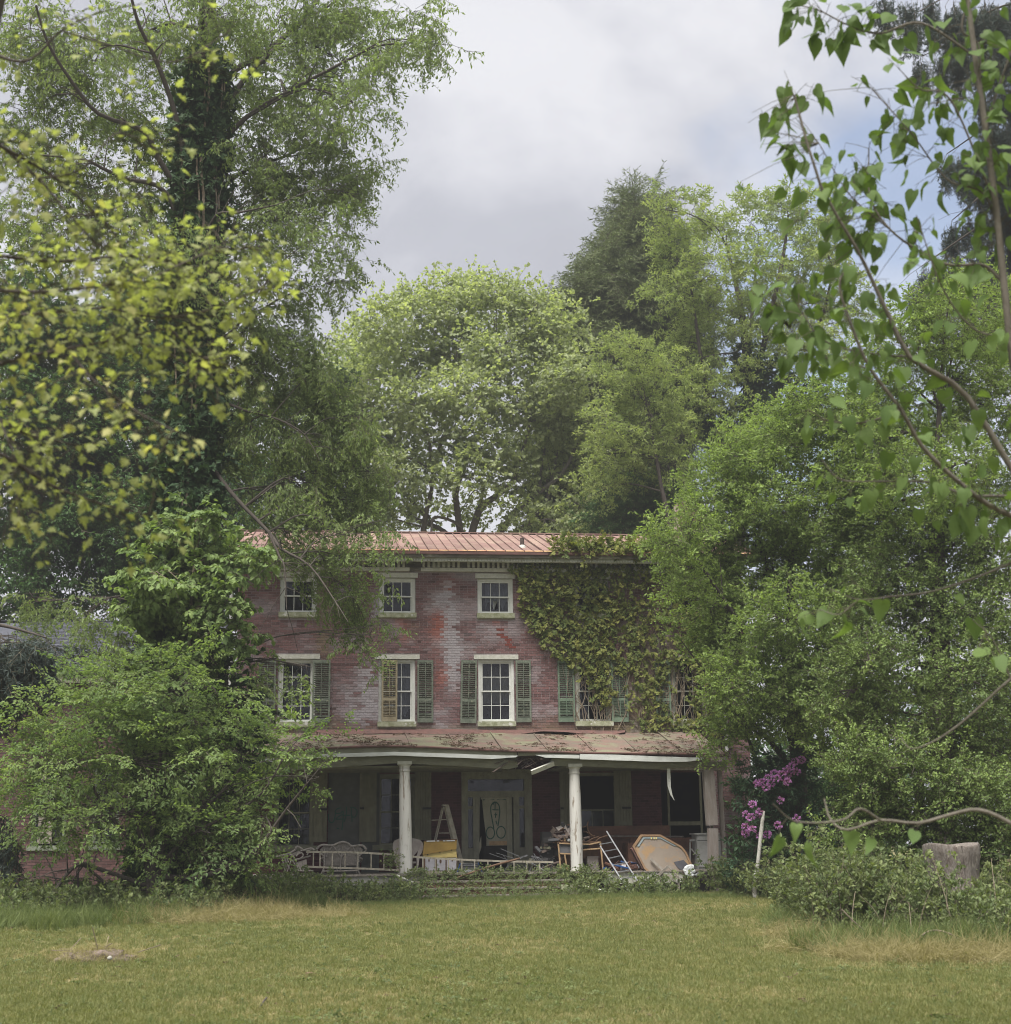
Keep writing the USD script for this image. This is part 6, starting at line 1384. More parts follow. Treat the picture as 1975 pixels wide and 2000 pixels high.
# -- spruce with hanging twigs at the upper right
YSP = 37.0
b = root(2090, YSP, 1600); sp = Tree('spruce_tree', 'dark spruce with long hanging twigs in the upper right corner', 'tree', b, [b] + px_line([(2080, 1200), (2070, 700), (2060, 200), (2050, -200)], YSP), [.4, .36, .3, .24, .14], 'bark_dark')
cl = []
for (x0, y0, x1, y1) in ((2070, 60, 1860, 60), (2070, -20, 1780, 30), (2070, 130, 1920, 180), (2070, 260, 1850, 300), (2070, 360, 1860, 430), (2070, 330, 1900, 330), (2070, 440, 1800, 520), (2070, 230, 1940, 240), (2070, 500, 1790, 560), (2070, 20, 1730, -10), (2070, 90, 1800, 110), (2070, 620, 1880, 620)):
    sp.limb(px_line([(x0, y0 - 60), ((x0 + x1) / 2, (y0 + y1) / 2 - 50), (x1, y1)], YSP, r_.uniform(-2, 2)), .06, .012, 4)
    for t in np.linspace(.35, 1, 6): cl.append((x0 + (x1 - x0) * t, y0 + (y1 - y0) * t + 12, 30, 26 + 8 * (1 - t)))
sp.clumps(J2(cl, YSP, 1.5), 'spruce', 36, 1.2, .10, 2.6, .0, gap=.30, gscale=1.5, limbs=False, spread=.35)

# -- the wall of green on the right
YH = 33.0
r_ = np.random.default_rng(10)
b = root(1560, YH, 1700); h1 = Tree('shrub_tree', 'bright green many-stemmed tree spilling over the right end of the house', 'tree', b, [b] + px_line([(1562, 1550), (1550, 1350), (1545, 1150), (1550, 980)], YH), [.22, .2, .15, .1, .04], 'bark_brown')
for l, r0, r1 in (([(1560, 1500), (1520, 1200), (1470, 1020), (1430, 930)], .09, .02), ([(1560, 1480), (1480, 1280), (1400, 1150), (1340, 1060)], .09, .02), ([(1560, 1520), (1480, 1420), (1400, 1360), (1340, 1330)], .07, .015), ([(1560, 1450), (1610, 1200), (1640, 1000), (1660, 850)], .09, .02), ([(1480, 1490), (1440, 1400), (1330, 1250)], .05, .012)):
    h1.limb(px_line(l, YH, r_.uniform(-2, 0)), r0, r1, 6)
h1.clumps(J2([(1340, 1030, 50, 40), (1400, 960, 60, 60), (1460, 900, 60, 60), (1530, 860, 70, 60), (1370, 1090, 70, 60), (1450, 1020, 80, 70), (1540, 970, 90, 80), (1630, 880, 80, 70), (1390, 1180, 80, 60), (1480, 1120, 90, 70), (1580, 1080, 90, 80), (1680, 980, 80, 80), (1440, 1250, 80, 60), (1540, 1210, 90, 70), (1630, 1180, 80, 80), (1430, 1330, 60, 46), (1400, 1250, 36, 40), (1330, 1120, 34, 34), (1325, 1055, 36, 26), (1375, 1005, 40, 30), (1500, 1320, 90, 60), (1600, 1300, 80, 70), (1450, 1390, 60, 44), (1560, 1380, 80, 50), (1410, 1440, 36, 30), (1300, 1060, 30, 30), (1680, 1100, 70, 80), (1480, 850, 50, 40), (1430, 890, 44, 40), (1580, 800, 60, 50), (1650, 800, 60, 50), (1700, 900, 60, 60), (1620, 1000, 70, 60), (1660, 1220, 60, 60), (1690, 1330, 50, 60), (1620, 1420, 60, 40)], YH - 1.0, 1.8), 'hedge', 100, 1.05, .6, .3, .12, gap=.36, gscale=2.0, shell=1.8)
b = root(1840, 29, 1700); h2 = Tree('shrub_tree', 'tall mixed green tree at the right, above and behind the cut stump', 'tree', b, [b] + px_line([(1845, 1500), (1835, 1250), (1830, 1000), (1835, 800)], 29), [.28, .25, .2, .14, .05], 'bark_dark')
h2.clumps(J2([(1700, 760, 70, 60), (1770, 680, 80, 70), (1850, 620, 80, 70), (1930, 600, 80, 80), (1720, 860, 80, 70), (1810, 790, 90, 70), (1900, 740, 90, 80), (1960, 800, 60, 90), (1770, 960, 80, 80), (1860, 920, 90, 80), (1940, 950, 70, 90), (1720, 1010, 70, 70), (1960, 660, 50, 70)], 29.5, 1.5), 'hedge', 92, 1.0, .6, .25, .1, gap=.38, gscale=2.0)
h2.clumps(J2([(1760, 1100, 90, 70), (1860, 1060, 90, 80), (1950, 1080, 70, 90), (1720, 1190, 80, 60), (1820, 1190, 90, 70), (1920, 1210, 80, 90), (1700, 1290, 70, 60), (1790, 1300, 90, 60), (1890, 1330, 90, 80), (1960, 1350, 60, 90), (1680, 1400, 70, 50), (1770, 1410, 80, 50), (1860, 1440, 90, 60), (1950, 1480, 70, 80), (1640, 1350, 60, 60)], 28.5, 1.3), 'holly', 95, 1.15, .6, .2, .1, gap=.36, gscale=1.4, name='lower_foliage')
b = root(1790, 25.5, 1700); h3 = Tree('low_shrub', 'dark glossy shrub behind the cut stump at the right edge', 'shrub', b, [b] + px_line([(1795, 1600), (1800, 1500)], 25.5), [.12, .1, .05], 'bark_dark')
h3.clumps(J2([(1660, 1470, 60, 40), (1730, 1500, 70, 46), (1820, 1520, 80, 60), (1910, 1560, 80, 60), (1960, 1600, 60, 70), (1760, 1580, 60, 50), (1680, 1540, 50, 30), (1840, 1600, 90, 50), (1940, 1660, 60, 60), (1700, 1620, 50, 46), (1640, 1640, 40, 40)], 25.0, .9), 'holly', 125, 1.0, .6, .2, .15, gap=.34, gscale=1.6)
# -- rhododendron in flower
b = root(1490, 32.2, 1720); rh_ = Tree('rhododendron', 'rhododendron with clusters of purple flowers right of the porch', 'shrub', b, [b] + px_line([(1480, 1660), (1485, 1580)], 32.2), [.10, .08, .04], 'bark_dark')
rh_.clumps(J2([(1465, 1555, 40, 36), (1505, 1540, 50, 44), (1560, 1520, 50, 40), (1462, 1630, 36, 34), (1505, 1610, 60, 40), (1570, 1590, 50, 36), (1450, 1690, 34, 36), (1550, 1480, 40, 30), (1470, 1500, 40, 30), (1600, 1650, 50, 40)], 32.2, .3), 'rhodo', 70, .8, .7, .2, .2, gap=.25)
fl_ = [(1553, 1487), (1566, 1484), (1545, 1498), (1537, 1503), (1556, 1507), (1540, 1512), (1527, 1512), (1512, 1511), (1533, 1524), (1518, 1520), (1500, 1520), (1506, 1530), (1487, 1528), (1480, 1530), (1538, 1527), (1496, 1538), (1470, 1571), (1524, 1563), (1458, 1591), (1466, 1597), (1478, 1592), (1484, 1586), (1457, 1615), (1470, 1620), (1456, 1628), (1485, 1633), (1499, 1630), (1556, 1598), (1520, 1612)]
for k, (a, b_) in enumerate(fl_):
    c = at(a, b_, 31.35 + r_.uniform(-.15, .1)); m = MB()
    for j_ in range(30):
        d = unit(r_.normal(0, 1, 3) + [0, -.5, .2]); v, f = leaf(.055, .05, .3, -.2, 'oval'); m.add((v @ frame(d, unit(r_.normal(0, 1, 3))) + c + d * .055 * [1, 1, .85], f))
    put(rh_.path, 'flower_truss', m.get(), 'petal')
b = root(1570, 37.5, 1700); ds = Tree('dark_shrub', 'dark undergrowth behind the purple rhododendron', 'shrub', b, [b] + px_line([(1570, 1650), (1575, 1580)], 37.5), [.1, .08, .04], 'bark_dark')
ds.clumps(J2([(1460, 1660, 60, 40), (1530, 1640, 60, 50), (1600, 1620, 70, 50), (1680, 1620, 70, 50), (1540, 1560, 60, 44), (1620, 1540, 60, 44), (1700, 1540, 60, 50), (1600, 1690, 80, 30), (1480, 1560, 50, 40)], 37.5, .6), 'dark', 70, 1.0, .6, .2, .1, gap=.2)
# pale leaning trunk beside it
wt = px_line([(1474, 1725), (1480, 1690), (1488, 1615), (1490, 1600), (1491, 1594), (1492, 1588), (1493, 1584)], 31.2)
tr_ = Tree('pale_sapling', 'thin pale bare trunk leaning in front of the purple rhododendron', 'tree', np.array([wt[0][0], 31.2, float(gz(wt[0][0], 31.2))]), [wt[0] - [0, 0, .3]] + wt, [.05, .048, .045, .042, .04, .035, .03, .02], 'bark_pale')
# dark backing wood beyond everything
q = []
for k in range(2600):
    a = r_.uniform(-60, 75); y = r_.uniform(66, 84); q.append([a, y, r_.uniform(-.3, 9 + 2.5 * math.sin(a * .21))])
q = np.array(q); d = unit(r_.normal(0, 1, q.shape)); wd_ = thing('distant_wood', 'dark mass of woodland behind the house and trees', 'woodland', (0, 75, 0), kind='stuff')
scatter(wd_, 'foliage', 'dark', q, d, unit(d + [0, 0, 1]), r_.uniform(3.5, 6, len(q)))
# ---------------------------------------------------------------- ivy over the house front
r_ = np.random.default_rng(14)
iv = thing('house_ivy', 'ivy with yellowing leaves spreading over the right half of the brick front', 'ivy', (8, YF, 0))
ivp = Polygon([tuple(at(a, b, YF)[[0, 2]]) for a, b in ((1000, 1092), (1003, 1110), (1018, 1150), (1026, 1200), (1045, 1222), (1068, 1262), (1090, 1285), (1108, 1292), (1128, 1300), (1140, 1320), (1150, 1360), (1185, 1385), (1192, 1300), (1230, 1310), (1232, 1420), (1330, 1440), (1420, 1440), (1425, 1080), (1300, 1070), (1200, 1076), (1080, 1078), (1060, 1090))])
ivp = ivp.difference(shapely.union_all([sbox(*P(1300, 1396), *P(1346, 1306)), sbox(*P(1196, 1405), *P(1224, 1330)), sbox(*P(1134, 1402), *P(1152, 1340))]))
bare = [(P(1250, 1370), (.30, .75)), (P(1285, 1150), (.22, .5)), (P(1310, 1250), (.4, .3)), (P(1215, 1240), (.25, .3)), (P(1160, 1380), (.16, .5))]
pos = []
x0, z0, x1, z1 = ivp.bounds
while len(pos) < 2700:
    x, z = r_.uniform(x0, x1), r_.uniform(z0, z1)
    if not ivp.contains(Point(x + r_.normal(0, .06), z + r_.normal(0, .06))): continue
    w = 1 - sum(.85 * math.exp(-((x - c[0]) / s[0]) ** 2 - ((z - c[1]) / s[1]) ** 2) for c, s in bare); w *= .5 + .9 * meshkit.fbm(np.array([[x * 1.5, 0, z * 1.5]]), 3, 7)[0]
    w *= 1.0 if x < P(1190, 1200)[0] else .62
    if r_.random() < w: pos.append((x, YF - .04 - abs(r_.normal(.02, .04)) - (.16 if z > 7.75 and r_.random() < .5 else 0), z))
pos = np.array(pos); n = len(pos)
scatter(iv, 'foliage', 'ivy', pos, unit(np.stack([r_.normal(0, .7, n), -.15 - r_.random(n) * .5, -.65 + r_.normal(0, .6, n)], 1)), unit(np.stack([r_.normal(0, .5, n), -np.ones(n), .45 + r_.normal(0, .45, n)], 1)), r_.uniform(.4, 1.0, n))
# on the roof edge
e = np.array([at(r_.uniform(1080, 1330), r_.uniform(1060, 1088), YE + r_.uniform(-.05, .5)) for k in range(520)])
scatter(iv, 'eaves_foliage', 'ivy', e, unit(r_.normal(0, .6, e.shape) + [0, -.4, .3]), unit(r_.normal(0, .4, e.shape) + [0, -.7, .8]), r_.uniform(.7, 1.2, len(e)))
for k in range(110):
    a = r_.uniform(1120, 1410); y0 = r_.uniform(1380, 1445); p = [at(a, y0, YF - .03)]; y = y0; aa = a
    for s in range(6): y -= r_.uniform(15, 55); aa += r_.normal(-2, 12); p.append(at(aa, max(1085, y), YF - r_.uniform(.03, .07)))
    put(iv, 'stem', tube(smoothline(p, 18), np.linspace(.014, .004, len(smoothline(p, 18))), 4, cap=False), 'dry_stem')

# ---------------------------------------------------------------- leaf litter and growth on the porch roof
lit = []
for k in range(1500):
    x = r_.uniform(-2.7, 9.3); t = r_.random() ** 1.6; z = np.interp(x, ex, ez) * (1 - t) + zwall * t
    if meshkit.fbm(np.array([[x * 1.1, t * 2, 0]]), 3, 6)[0] > .46: lit.append((x, YPR + (YF - YPR) * t, z + .015))
lit = np.array(lit); n = len(lit)
leaf_mat('litter', [(0, (.08, .05, .035)), (.5, (.15, .105, .07)), (1, (.26, .20, .14))], .1, rough=.9)
library('litter', [sprig(12, .05, .03, .2, .12, 'diamond', 'flat', 0, s + 300, .004, .05, jitter=.5) for s in range(3)], 'litter', 'dry_stem')
ph = thing('leaf_litter', 'brown dead leaves and twigs lying on the sagging porch roof', 'leaf litter', (3, 36, 3.6), kind='stuff')
scatter(ph, 'leaves', 'litter', lit, unit(r_.normal(0, 1, (n, 3)) * [1, .5, .05] + [0, -.0, 0]), unit(r_.normal(0, .15, (n, 3)) + [0, -.2, 1]), r_.uniform(.6, 1.1, n))

# ---------------------------------------------------------------- weeds along the porch, on the steps, round the edges
def weeds(name, label, cat, items, sprigname='weed', density=60, hs=(.35, .9), lean=.25, seed=0, kind='stuff', sc=(.7, 1.3), zoff=0.0, tops=True):
    """items: (x0, x1, y0, y1, height, [density]) patches on the ground; upright sprigs fill each patch up to its height."""
    rr = np.random.default_rng(seed); P_ = []
    for it in items:
        x0, x1, y0, y1, h = it[:5]; n = int((x1 - x0) * (y1 - y0) * density * (it[5] if len(it) > 5 else 1) * max(.6, h * 1.6))
        x, y = rr.uniform(x0, x1, n), rr.uniform(y0, y1, n); nz = meshkit.fbm(np.stack([x * .9, y * .9, x * 0], -1), 3, 9); hh = h * np.clip(.35 + 1.3 * (nz - .2), .25, 1.3)
        keep = nz > .30; z = gz(x, y) + hh * rr.random(n) ** .8 - .12 + zoff; P_.append(np.stack([x, y, z], 1)[keep])
    q = np.vstack(P_); n = len(q); t = thing(name, label, cat, q.mean(0) * [1, 1, 0], kind=kind); d, u = upright(n, rr, lean * 2.2)
    scatter(t, 'foliage', sprigname, q, d, unit(u * .4 + [0, -.25, .2]), rr.uniform(*sc, n)); return t


XA = lambda px, Y, py=1740: at(px, py, Y)[0]
weeds('weed_bank', 'tangled green weeds growing along the front of the porch, left of the steps', 'weeds', [(XA(420, 33.5), XA(640, 33.5), 32.2, 34.3, .46), (XA(640, 33.5), XA(790, 33.5), 32.8, 34.3, .30), (XA(770, 33.5), XA(830, 33.5), 32.8, 33.8, .22), (XA(430, 31), XA(560, 31), 30.4, 32.4, .5, .8)], density=95, seed=1)
weeds('weed_bank', 'green weeds growing at the right of the steps below the leaning ladder', 'weeds', [(XA(1120, 33.5), XA(1260, 33.5), 32.9, 33.9, .20), (XA(1250, 33.5), XA(1360, 33.5), 32.7, 33.9, .22), (XA(1400, 33.5), XA(1450, 33.5), 33.4, 34.6, .8), (XA(1420, 33), XA(1580, 33), 30.4, 34.0, .55)], density=95, seed=2)
st_ = []
for x in np.linspace(XA(790, 34), XA(1125, 34), 130):
    for y, z in ((34.55, .45), (34.35, .38), (34.1, .28), (33.85, .17), (33.6, .08), (33.4, .02), (34.6, .52)):
        if r_.random() < .72: st_.append((x + r_.normal(0, .04), y + r_.normal(0, .08), z + r_.uniform(0, .10)))
st_ = np.array(st_); n = len(st_); d, u = upright(n, r_, 1.3)
ct = thing('creeping_weeds', 'low creeping green weeds covering the front steps', 'weeds', (4, 34, 0), kind='stuff'); scatter(ct, 'foliage', 'cover', st_, unit(d * .5 + u + [0, -.4, .1]), unit(r_.normal(0, .35, (n, 3)) + [0, -.6, .8]), r_.uniform(.4, .8, n))
q = np.array([at(r_.uniform(1095, 1185), r_.uniform(1704, 1716), 34.6 + r_.normal(0, .08)) for k in range(110)]); scatter(ct, 'porch_edge_foliage', 'cover', q, unit(r_.normal(0, .6, q.shape) + [0, -.5, 0]), unit(r_.normal(0, .35, q.shape) + [0, -.6, .8]), .8)
q = np.array([at(r_.normal(768, 10), r_.uniform(1675, 1706), 34.55 + r_.normal(0, .08)) for k in range(30)]); scatter(ct, 'column_foliage', 'weed', q, unit(r_.normal(0, .5, q.shape) + [0, -.2, .8]), unit(r_.normal(0, .35, q.shape) + [0, -.6, .8]), .55)
weeds('weed_bank', 'dark weeds under the spreading bush along the left edge of the lawn', 'weeds', [(XA(-20, 29), XA(180, 29), 27.6, 31.0, .55), (XA(120, 28), XA(440, 28), 26.8, 30.5, .55), (XA(380, 30), XA(480, 30), 28.6, 32.0, .75), (XA(-40, 27), XA(60, 27), 26.3, 28.2, .35)], 'weed', density=66, seed=3)
bt = weeds('bramble_thicket', 'pale green bramble and saplings in front of the cut stump', 'thicket', [(XA(1590, 22, 1800), XA(1720, 22, 1800), 21.3, 24.0, 1.5), (XA(1680, 22, 1800), XA(1800, 22, 1800), 20.6, 22.4, 1.15), (XA(1780, 22, 1800), XA(1850, 22, 1800), 20.2, 21.4, .8), (XA(1830, 21, 1800), XA(1990, 21, 1800), 19.6, 21.6, .62), (XA(1880, 22), XA(1990, 22), 21.4, 24, 1.0), (XA(1570, 23, 1800), XA(1640, 23, 1800), 22.2, 24.5, .8), (XA(1700, 25), XA(1990, 25), 23.8, 26.5, 1.0)], 'weed', density=92, seed=4, sc=(.65, 1.15))
for k in range(34):
    x, y = r_.uniform(XA(1590, 22), XA(1980, 21)), r_.uniform(19.8, 22.5); z = float(gz(x, y)); t = np.array([r_.normal(0, .35), r_.normal(0, .2), r_.uniform(.5, 1.3)]); p = [np.array([x, y, z - .05]), np.array([x, y, z]) + t * .5 + [0, 0, .1], np.array([x, y, z]) + t]
    put(bt, 'dry_stem', tube(smoothline(p, 8), np.linspace(.008, .003, len(smoothline(p, 8))), 4), 'dry_stem')
arc = px_line([(1786, 1865), (1795, 1835), (1818, 1818), (1850, 1822), (1875, 1838), (1890, 1870)], 19.6); solo('dead_cane', tube(smoothline(arc, 20), .012, 5), 'dry_stem', 'arching dead cane at the foot of the bramble thicket', 'cane')
arc = px_line([(1645, 1777), (1668, 1800), (1690, 1818)], 20.2); solo('dead_cane', tube(smoothline(arc, 8), .009, 5), 'dry_stem', 'straight pale dead cane poking from the left of the bramble thicket', 'cane')
# long grass and hay round the thicket and the mounds
def grass_patch(name, label, centres, sprigname, seed, scale=(.7, 1.3), cat='grass', lift=0.0, lean=.5):
    rr = np.random.default_rng(seed); P_ = []
    for x, y, rx, ry, h, n in centres:
        a = rr.uniform(0, 2 * np.pi, n); r0 = np.sqrt(rr.random(n)); u = np.stack([np.cos(a), np.sin(a)], 1) * r0[:, None]; xx, yy = x + u[:, 0] * rx, y + u[:, 1] * ry
        P_.append(np.stack([xx, yy, gz(xx, yy) + h * (1 - r0 ** 2) * rr.random(n) ** .5 + lift], 1))
    q = np.vstack(P_); n = len(q); d, u = upright(n, rr, lean); t = thing(name, label, cat, q.mean(0) * [1, 1, 0], kind='stuff'); scatter(t, 'blades', sprigname, q, d, u, rr.uniform(*scale, n)); return t


hm = atz(430, 1800, -.05)
grass_patch('hay_mound', 'pale mound of raked cut grass at the left edge of the lawn', [(hm[0], hm[1], 1.5, 1.3, .22, 700), (hm[0] + 1.2, hm[1] + .3, 1.6, .9, .06, 260), (hm[0] - 1.0, hm[1] - .3, .9, .8, .10, 200)], 'hay', 5, (.7, 1.4), cat='hay', lean=1.3)
hr = at(1800, 1900, 18.6)
grass_patch('hay_mound', 'straw-coloured cut grass heaped along the foot of the bramble thicket on the right', [(XA(1640, 19.6, 1860), 20.1, .9, .5, .06, 170), (XA(1740, 19.0, 1880), 19.2, 1.0, .5, .08, 190), (XA(1850, 18.4, 1890), 18.8, 1.2, .5, .10, 250), (XA(1950, 18.2, 1890), 18.7, 1.0, .6, .12, 230), (XA(1580, 21.5, 1830), 22.0, .5, .8, .10, 160)], 'hay', 6, (.7, 1.4), cat='hay', lean=1.3)
grass_patch('long_grass', 'long green grass left standing round the bramble thicket', [(XA(1700, 20.5, 1840), 20.2, 1.3, .8, .1, 200), (XA(1900, 19.8, 1840), 19.8, 1.3, .8, .1, 260), (XA(1590, 22.5, 1810), 22.8, .7, .9, .1, 150)], 'long_grass', 7)
grass_patch('long_grass', 'long dark grass under the left trees at the lawn edge', [(XA(180, 26.6, 1790), 26.6, 1.9, 1.0, .1, 200), (XA(40, 25.8, 1790), 25.8, 1.4, .9, .1, 110), (XA(330, 27.6, 1780), 27.4, 1.4, .8, .05, 220), (XA(490, 31, 1760), 30.6, 1.6, .8, .05, 220)], 'long_grass', 8)
grass_patch('long_grass', 'uncut grass fringe where the lawn meets the porch weeds', [(XA(p, 32.0), 32.0 + .25 * math.sin(p), .7, .45, .0, 75) for p in range(560, 1580, 42)], 'long_grass', 9, scale=(.2, .5))

# small debris mound with a pale lump on the lawn
dm = atz(185, 1893, -.30)
dmt = grass_patch('debris_mound', 'small brown heap of dead stalks and earth on the left of the lawn', [(dm[0], dm[1], .62, .38, .16, 220)], 'hay', 11, (.5, .9), 'mound')
mm = trimesh.creation.icosphere(3, 1.0); vv = np.array(mm.vertices) * [.55, .32, .15]; vv *= (.45 + .9 * meshkit.fbm(vv * 9, 4, 3))[:, None]; put(dmt, 'earth', (vv + [dm[0], dm[1], float(gz(dm[0], dm[1]))], mm.faces), 'debris', smooth=True)
for k in range(22):
    a = np.array([dm[0] + r_.normal(0, .3), dm[1] + r_.normal(0, .15), float(gz(dm[0], dm[1])) + r_.uniform(.02, .16)]); d = unit(r_.normal(0, 1, 3) * [1, .6, .3]) * r_.uniform(.15, .4); put(dmt, 'stalk', tube(np.array([a, a + d]), .006, 4), 'dry_stem')
wl = atz(214, 1884, -.18); ms = trimesh.creation.icosphere(2, .030); ms.vertices = ms.vertices * [1.1, .8, .9] * (.75 + .5 * meshkit.fbm(ms.vertices * 20, 2, 1))[:, None]; solo('pale_stone', (np.array(ms.vertices) + [wl[0], wl[1], float(gz(wl[0], wl[1])) + .13], ms.faces), 'concrete', 'whitish stone lying on the brown debris mound', 'stone', smooth=True)
s0, s1 = atz(507, 1968, -.30), atz(521, 1953, -.28); solo('stick', tube(np.array([s0, (s0 + s1) / 2 + [.01, 0, .03], s1 + [0, 0, .02]]), .010, 5), 'bark_dark', 'short dark stick lying on the grass near the bottom of the picture', 'stick')
lf = atz(598, 1914, -.28); v, f = leaf(.13, .10, .3, .2, 'maple'); solo('dead_leaf', (v @ frame(np.array([1, .2, .15]), UPV) + lf + [0, 0, .07], f), 'litter', 'curled brown dead leaf on the lawn left of centre', 'leaf')

# ---------------------------------------------------------------- the stump
sb_ = at(1870, 1800, 21.9); sz = float(gz(sb_[0], 21.9)); zt = at(1868, 1649, 21.9)[2]
ang = np.linspace(0, 2 * np.pi, 40, endpoint=False); hz = np.array([-.1, .15, .35, .6, .85, 1.05, 1.2, zt - sz - .03, zt - sz]); rr_ = np.array([.60, .52, .45, .41, .39, .395, .42, .42, .40])
V = []
for h, q in zip(hz, rr_):
    w = 1 + .10 * np.sin(ang * 3 + h) * (1 - .3 * h) + .035 * np.sin(ang * 9 + 1.3 * h) + .02 * np.sin(ang * 17 + .6 * h) + .07 * (meshkit.fbm(np.stack([np.cos(ang) * 2, np.sin(ang) * 2, ang * 0 + h * .7], -1), 3, 2) - .5)
    top = .025 * np.sin(ang * 2 + 1) if h > 1.1 else 0
    V.append(np.stack([sb_[0] + q * w * np.cos(ang), 21.9 + q * w * np.sin(ang), np.full(40, sz + h) + top], 1))
V = np.vstack(V); F = np.array([[a * 40 + b, a * 40 + (b + 1) % 40, (a + 1) * 40 + (b + 1) % 40, (a + 1) * 40 + b] for a in range(len(hz) - 1) for b in range(40)])
mat('stump_bark', (.15, .135, .12), .95, (.085, .068, .058), 7, stretch=(3, 3, 1), bump=.9, bscale=14, second=((.26, .235, .20), 5.0, .56, .68))
stp_ = thing('tree_stump', 'tall cut tree stump standing in the bramble on the right', 'stump', (sb_[0], 21.9, sz)); put(stp_, 'bark', (V, np.vstack([F[:, [0, 1, 2]], F[:, [0, 2, 3]]])), 'stump_bark', smooth=60)
k = len(V) - 40; c = V[k:].mean(0) + [0, 0, .04]; put(stp_, 'cut_top', (np.vstack([V[k:] * 1, c - [0, 0, .05]]), np.array([[a, (a + 1) % 40, 40] for a in range(40)])), 'stump_bark')
put(stp_, 'crack', tube(np.array([[sb_[0] - .02, 21.9 - .425, sz + zt - sz - .02], [sb_[0] + .0, 21.9 - .412, sz + 1.05], [sb_[0] + .01, 21.9 - .402, sz + .75]]), [.010, .002], 4), 'bark_dark')

# ---------------------------------------------------------------- lawn grass
gp, gd_ = [], []
for k in range(60000):
    y = 11.5 * (34.2 / 11.5) ** r_.random(); w = y * .40; xc_ = y * math.tan(YAW); x = r_.uniform(xc_ - w, xc_ + w); gp.append((x, y))
gp = np.array(gp); nz = meshkit.fbm(np.stack([gp[:, 0] * .38, gp[:, 1] * .38, gp[:, 0] * 0], -1), 4, 12)
pz = gz(gp[:, 0], gp[:, 1]); dry = r_.random(len(gp)) < np.clip((nz - .48) * 2.4 + .16 * np.exp(-((gp[:, 1] - 27) / 6) ** 2) - .05 * (gp[:, 1] < 17), .03, .5)
for nm, sel, spn in (('green_blades', ~dry, 'turf'), ('dry_blades', dry, 'turf_dry')):
    if nm == 'green_blades': lg = thing('lawn_grass', 'rough mown lawn, green with dry straw-coloured patches', 'grass', (3, 22, 0), kind='stuff')
    q = np.stack([gp[sel, 0], gp[sel, 1], pz[sel] - .004], 1); n = len(q); d, u = upright(n, r_, .2); scatter(lg, nm, spn, q, d, u, r_.uniform(.65, 1.25, n) * (.75 + .012 * q[:, 1]))
cl = gp[::9]; nz2 = meshkit.fbm(np.stack([cl[:, 0] * .5 + 30, cl[:, 1] * .5, cl[:, 0] * 0], -1), 3, 2); cl = cl[nz2 > .52]; q = np.stack([cl[:, 0], cl[:, 1], gz(cl[:, 0], cl[:, 1]) + .012], 1); n = len(q)
scatter(lg, 'clover', 'cover', q, unit(np.stack([r_.normal(0, 1, n), r_.normal(0, 1, n), np.full(n, .25)], 1)), unit(r_.normal(0, .2, (n, 3)) + [0, 0, 1]), r_.uniform(.25, .5, n))

k_ = r_.choice(len(gp), 2600, replace=False); nz3 = meshkit.fbm(np.stack([gp[k_, 0] * .6 + 50, gp[k_, 1] * .6, k_ * 0.], -1), 3, 4); q = np.stack([gp[k_, 0], gp[k_, 1], pz[k_] - .004], 1)[nz3 > .5]; n = len(q); d, u = upright(n, r_, .3)
scatter(lg, 'taller_tufts', 'long_grass', q, d, u, r_.uniform(.22, .42, n))
q = np.stack([gp[:900, 0], gp[:900, 1], pz[:900] + .01], 1); n = len(q); scatter(lg, 'broadleaf_weeds', 'weed', q, unit(np.stack([r_.normal(0, 1, n), r_.normal(0, 1, n), np.full(n, .5)], 1)), unit(r_.normal(0, .3, (n, 3)) + [0, 0, 1]), r_.uniform(.18, .36, n))
fd = thing('fallen_leaves', 'brown dead leaves scattered over the lawn', 'leaves', (3, 20, 0), kind='stuff'); q = np.stack([gp[900:1050, 0], gp[900:1050, 1], pz[900:1050] + .045], 1); n = len(q); scatter(fd, 'leaves', 'litter', q, unit(r_.normal(0, 1, (n, 3)) * [1, 1, .1]), unit(r_.normal(0, .3, (n, 3)) + [0, 0, 1]), r_.uniform(.25, .55, n))

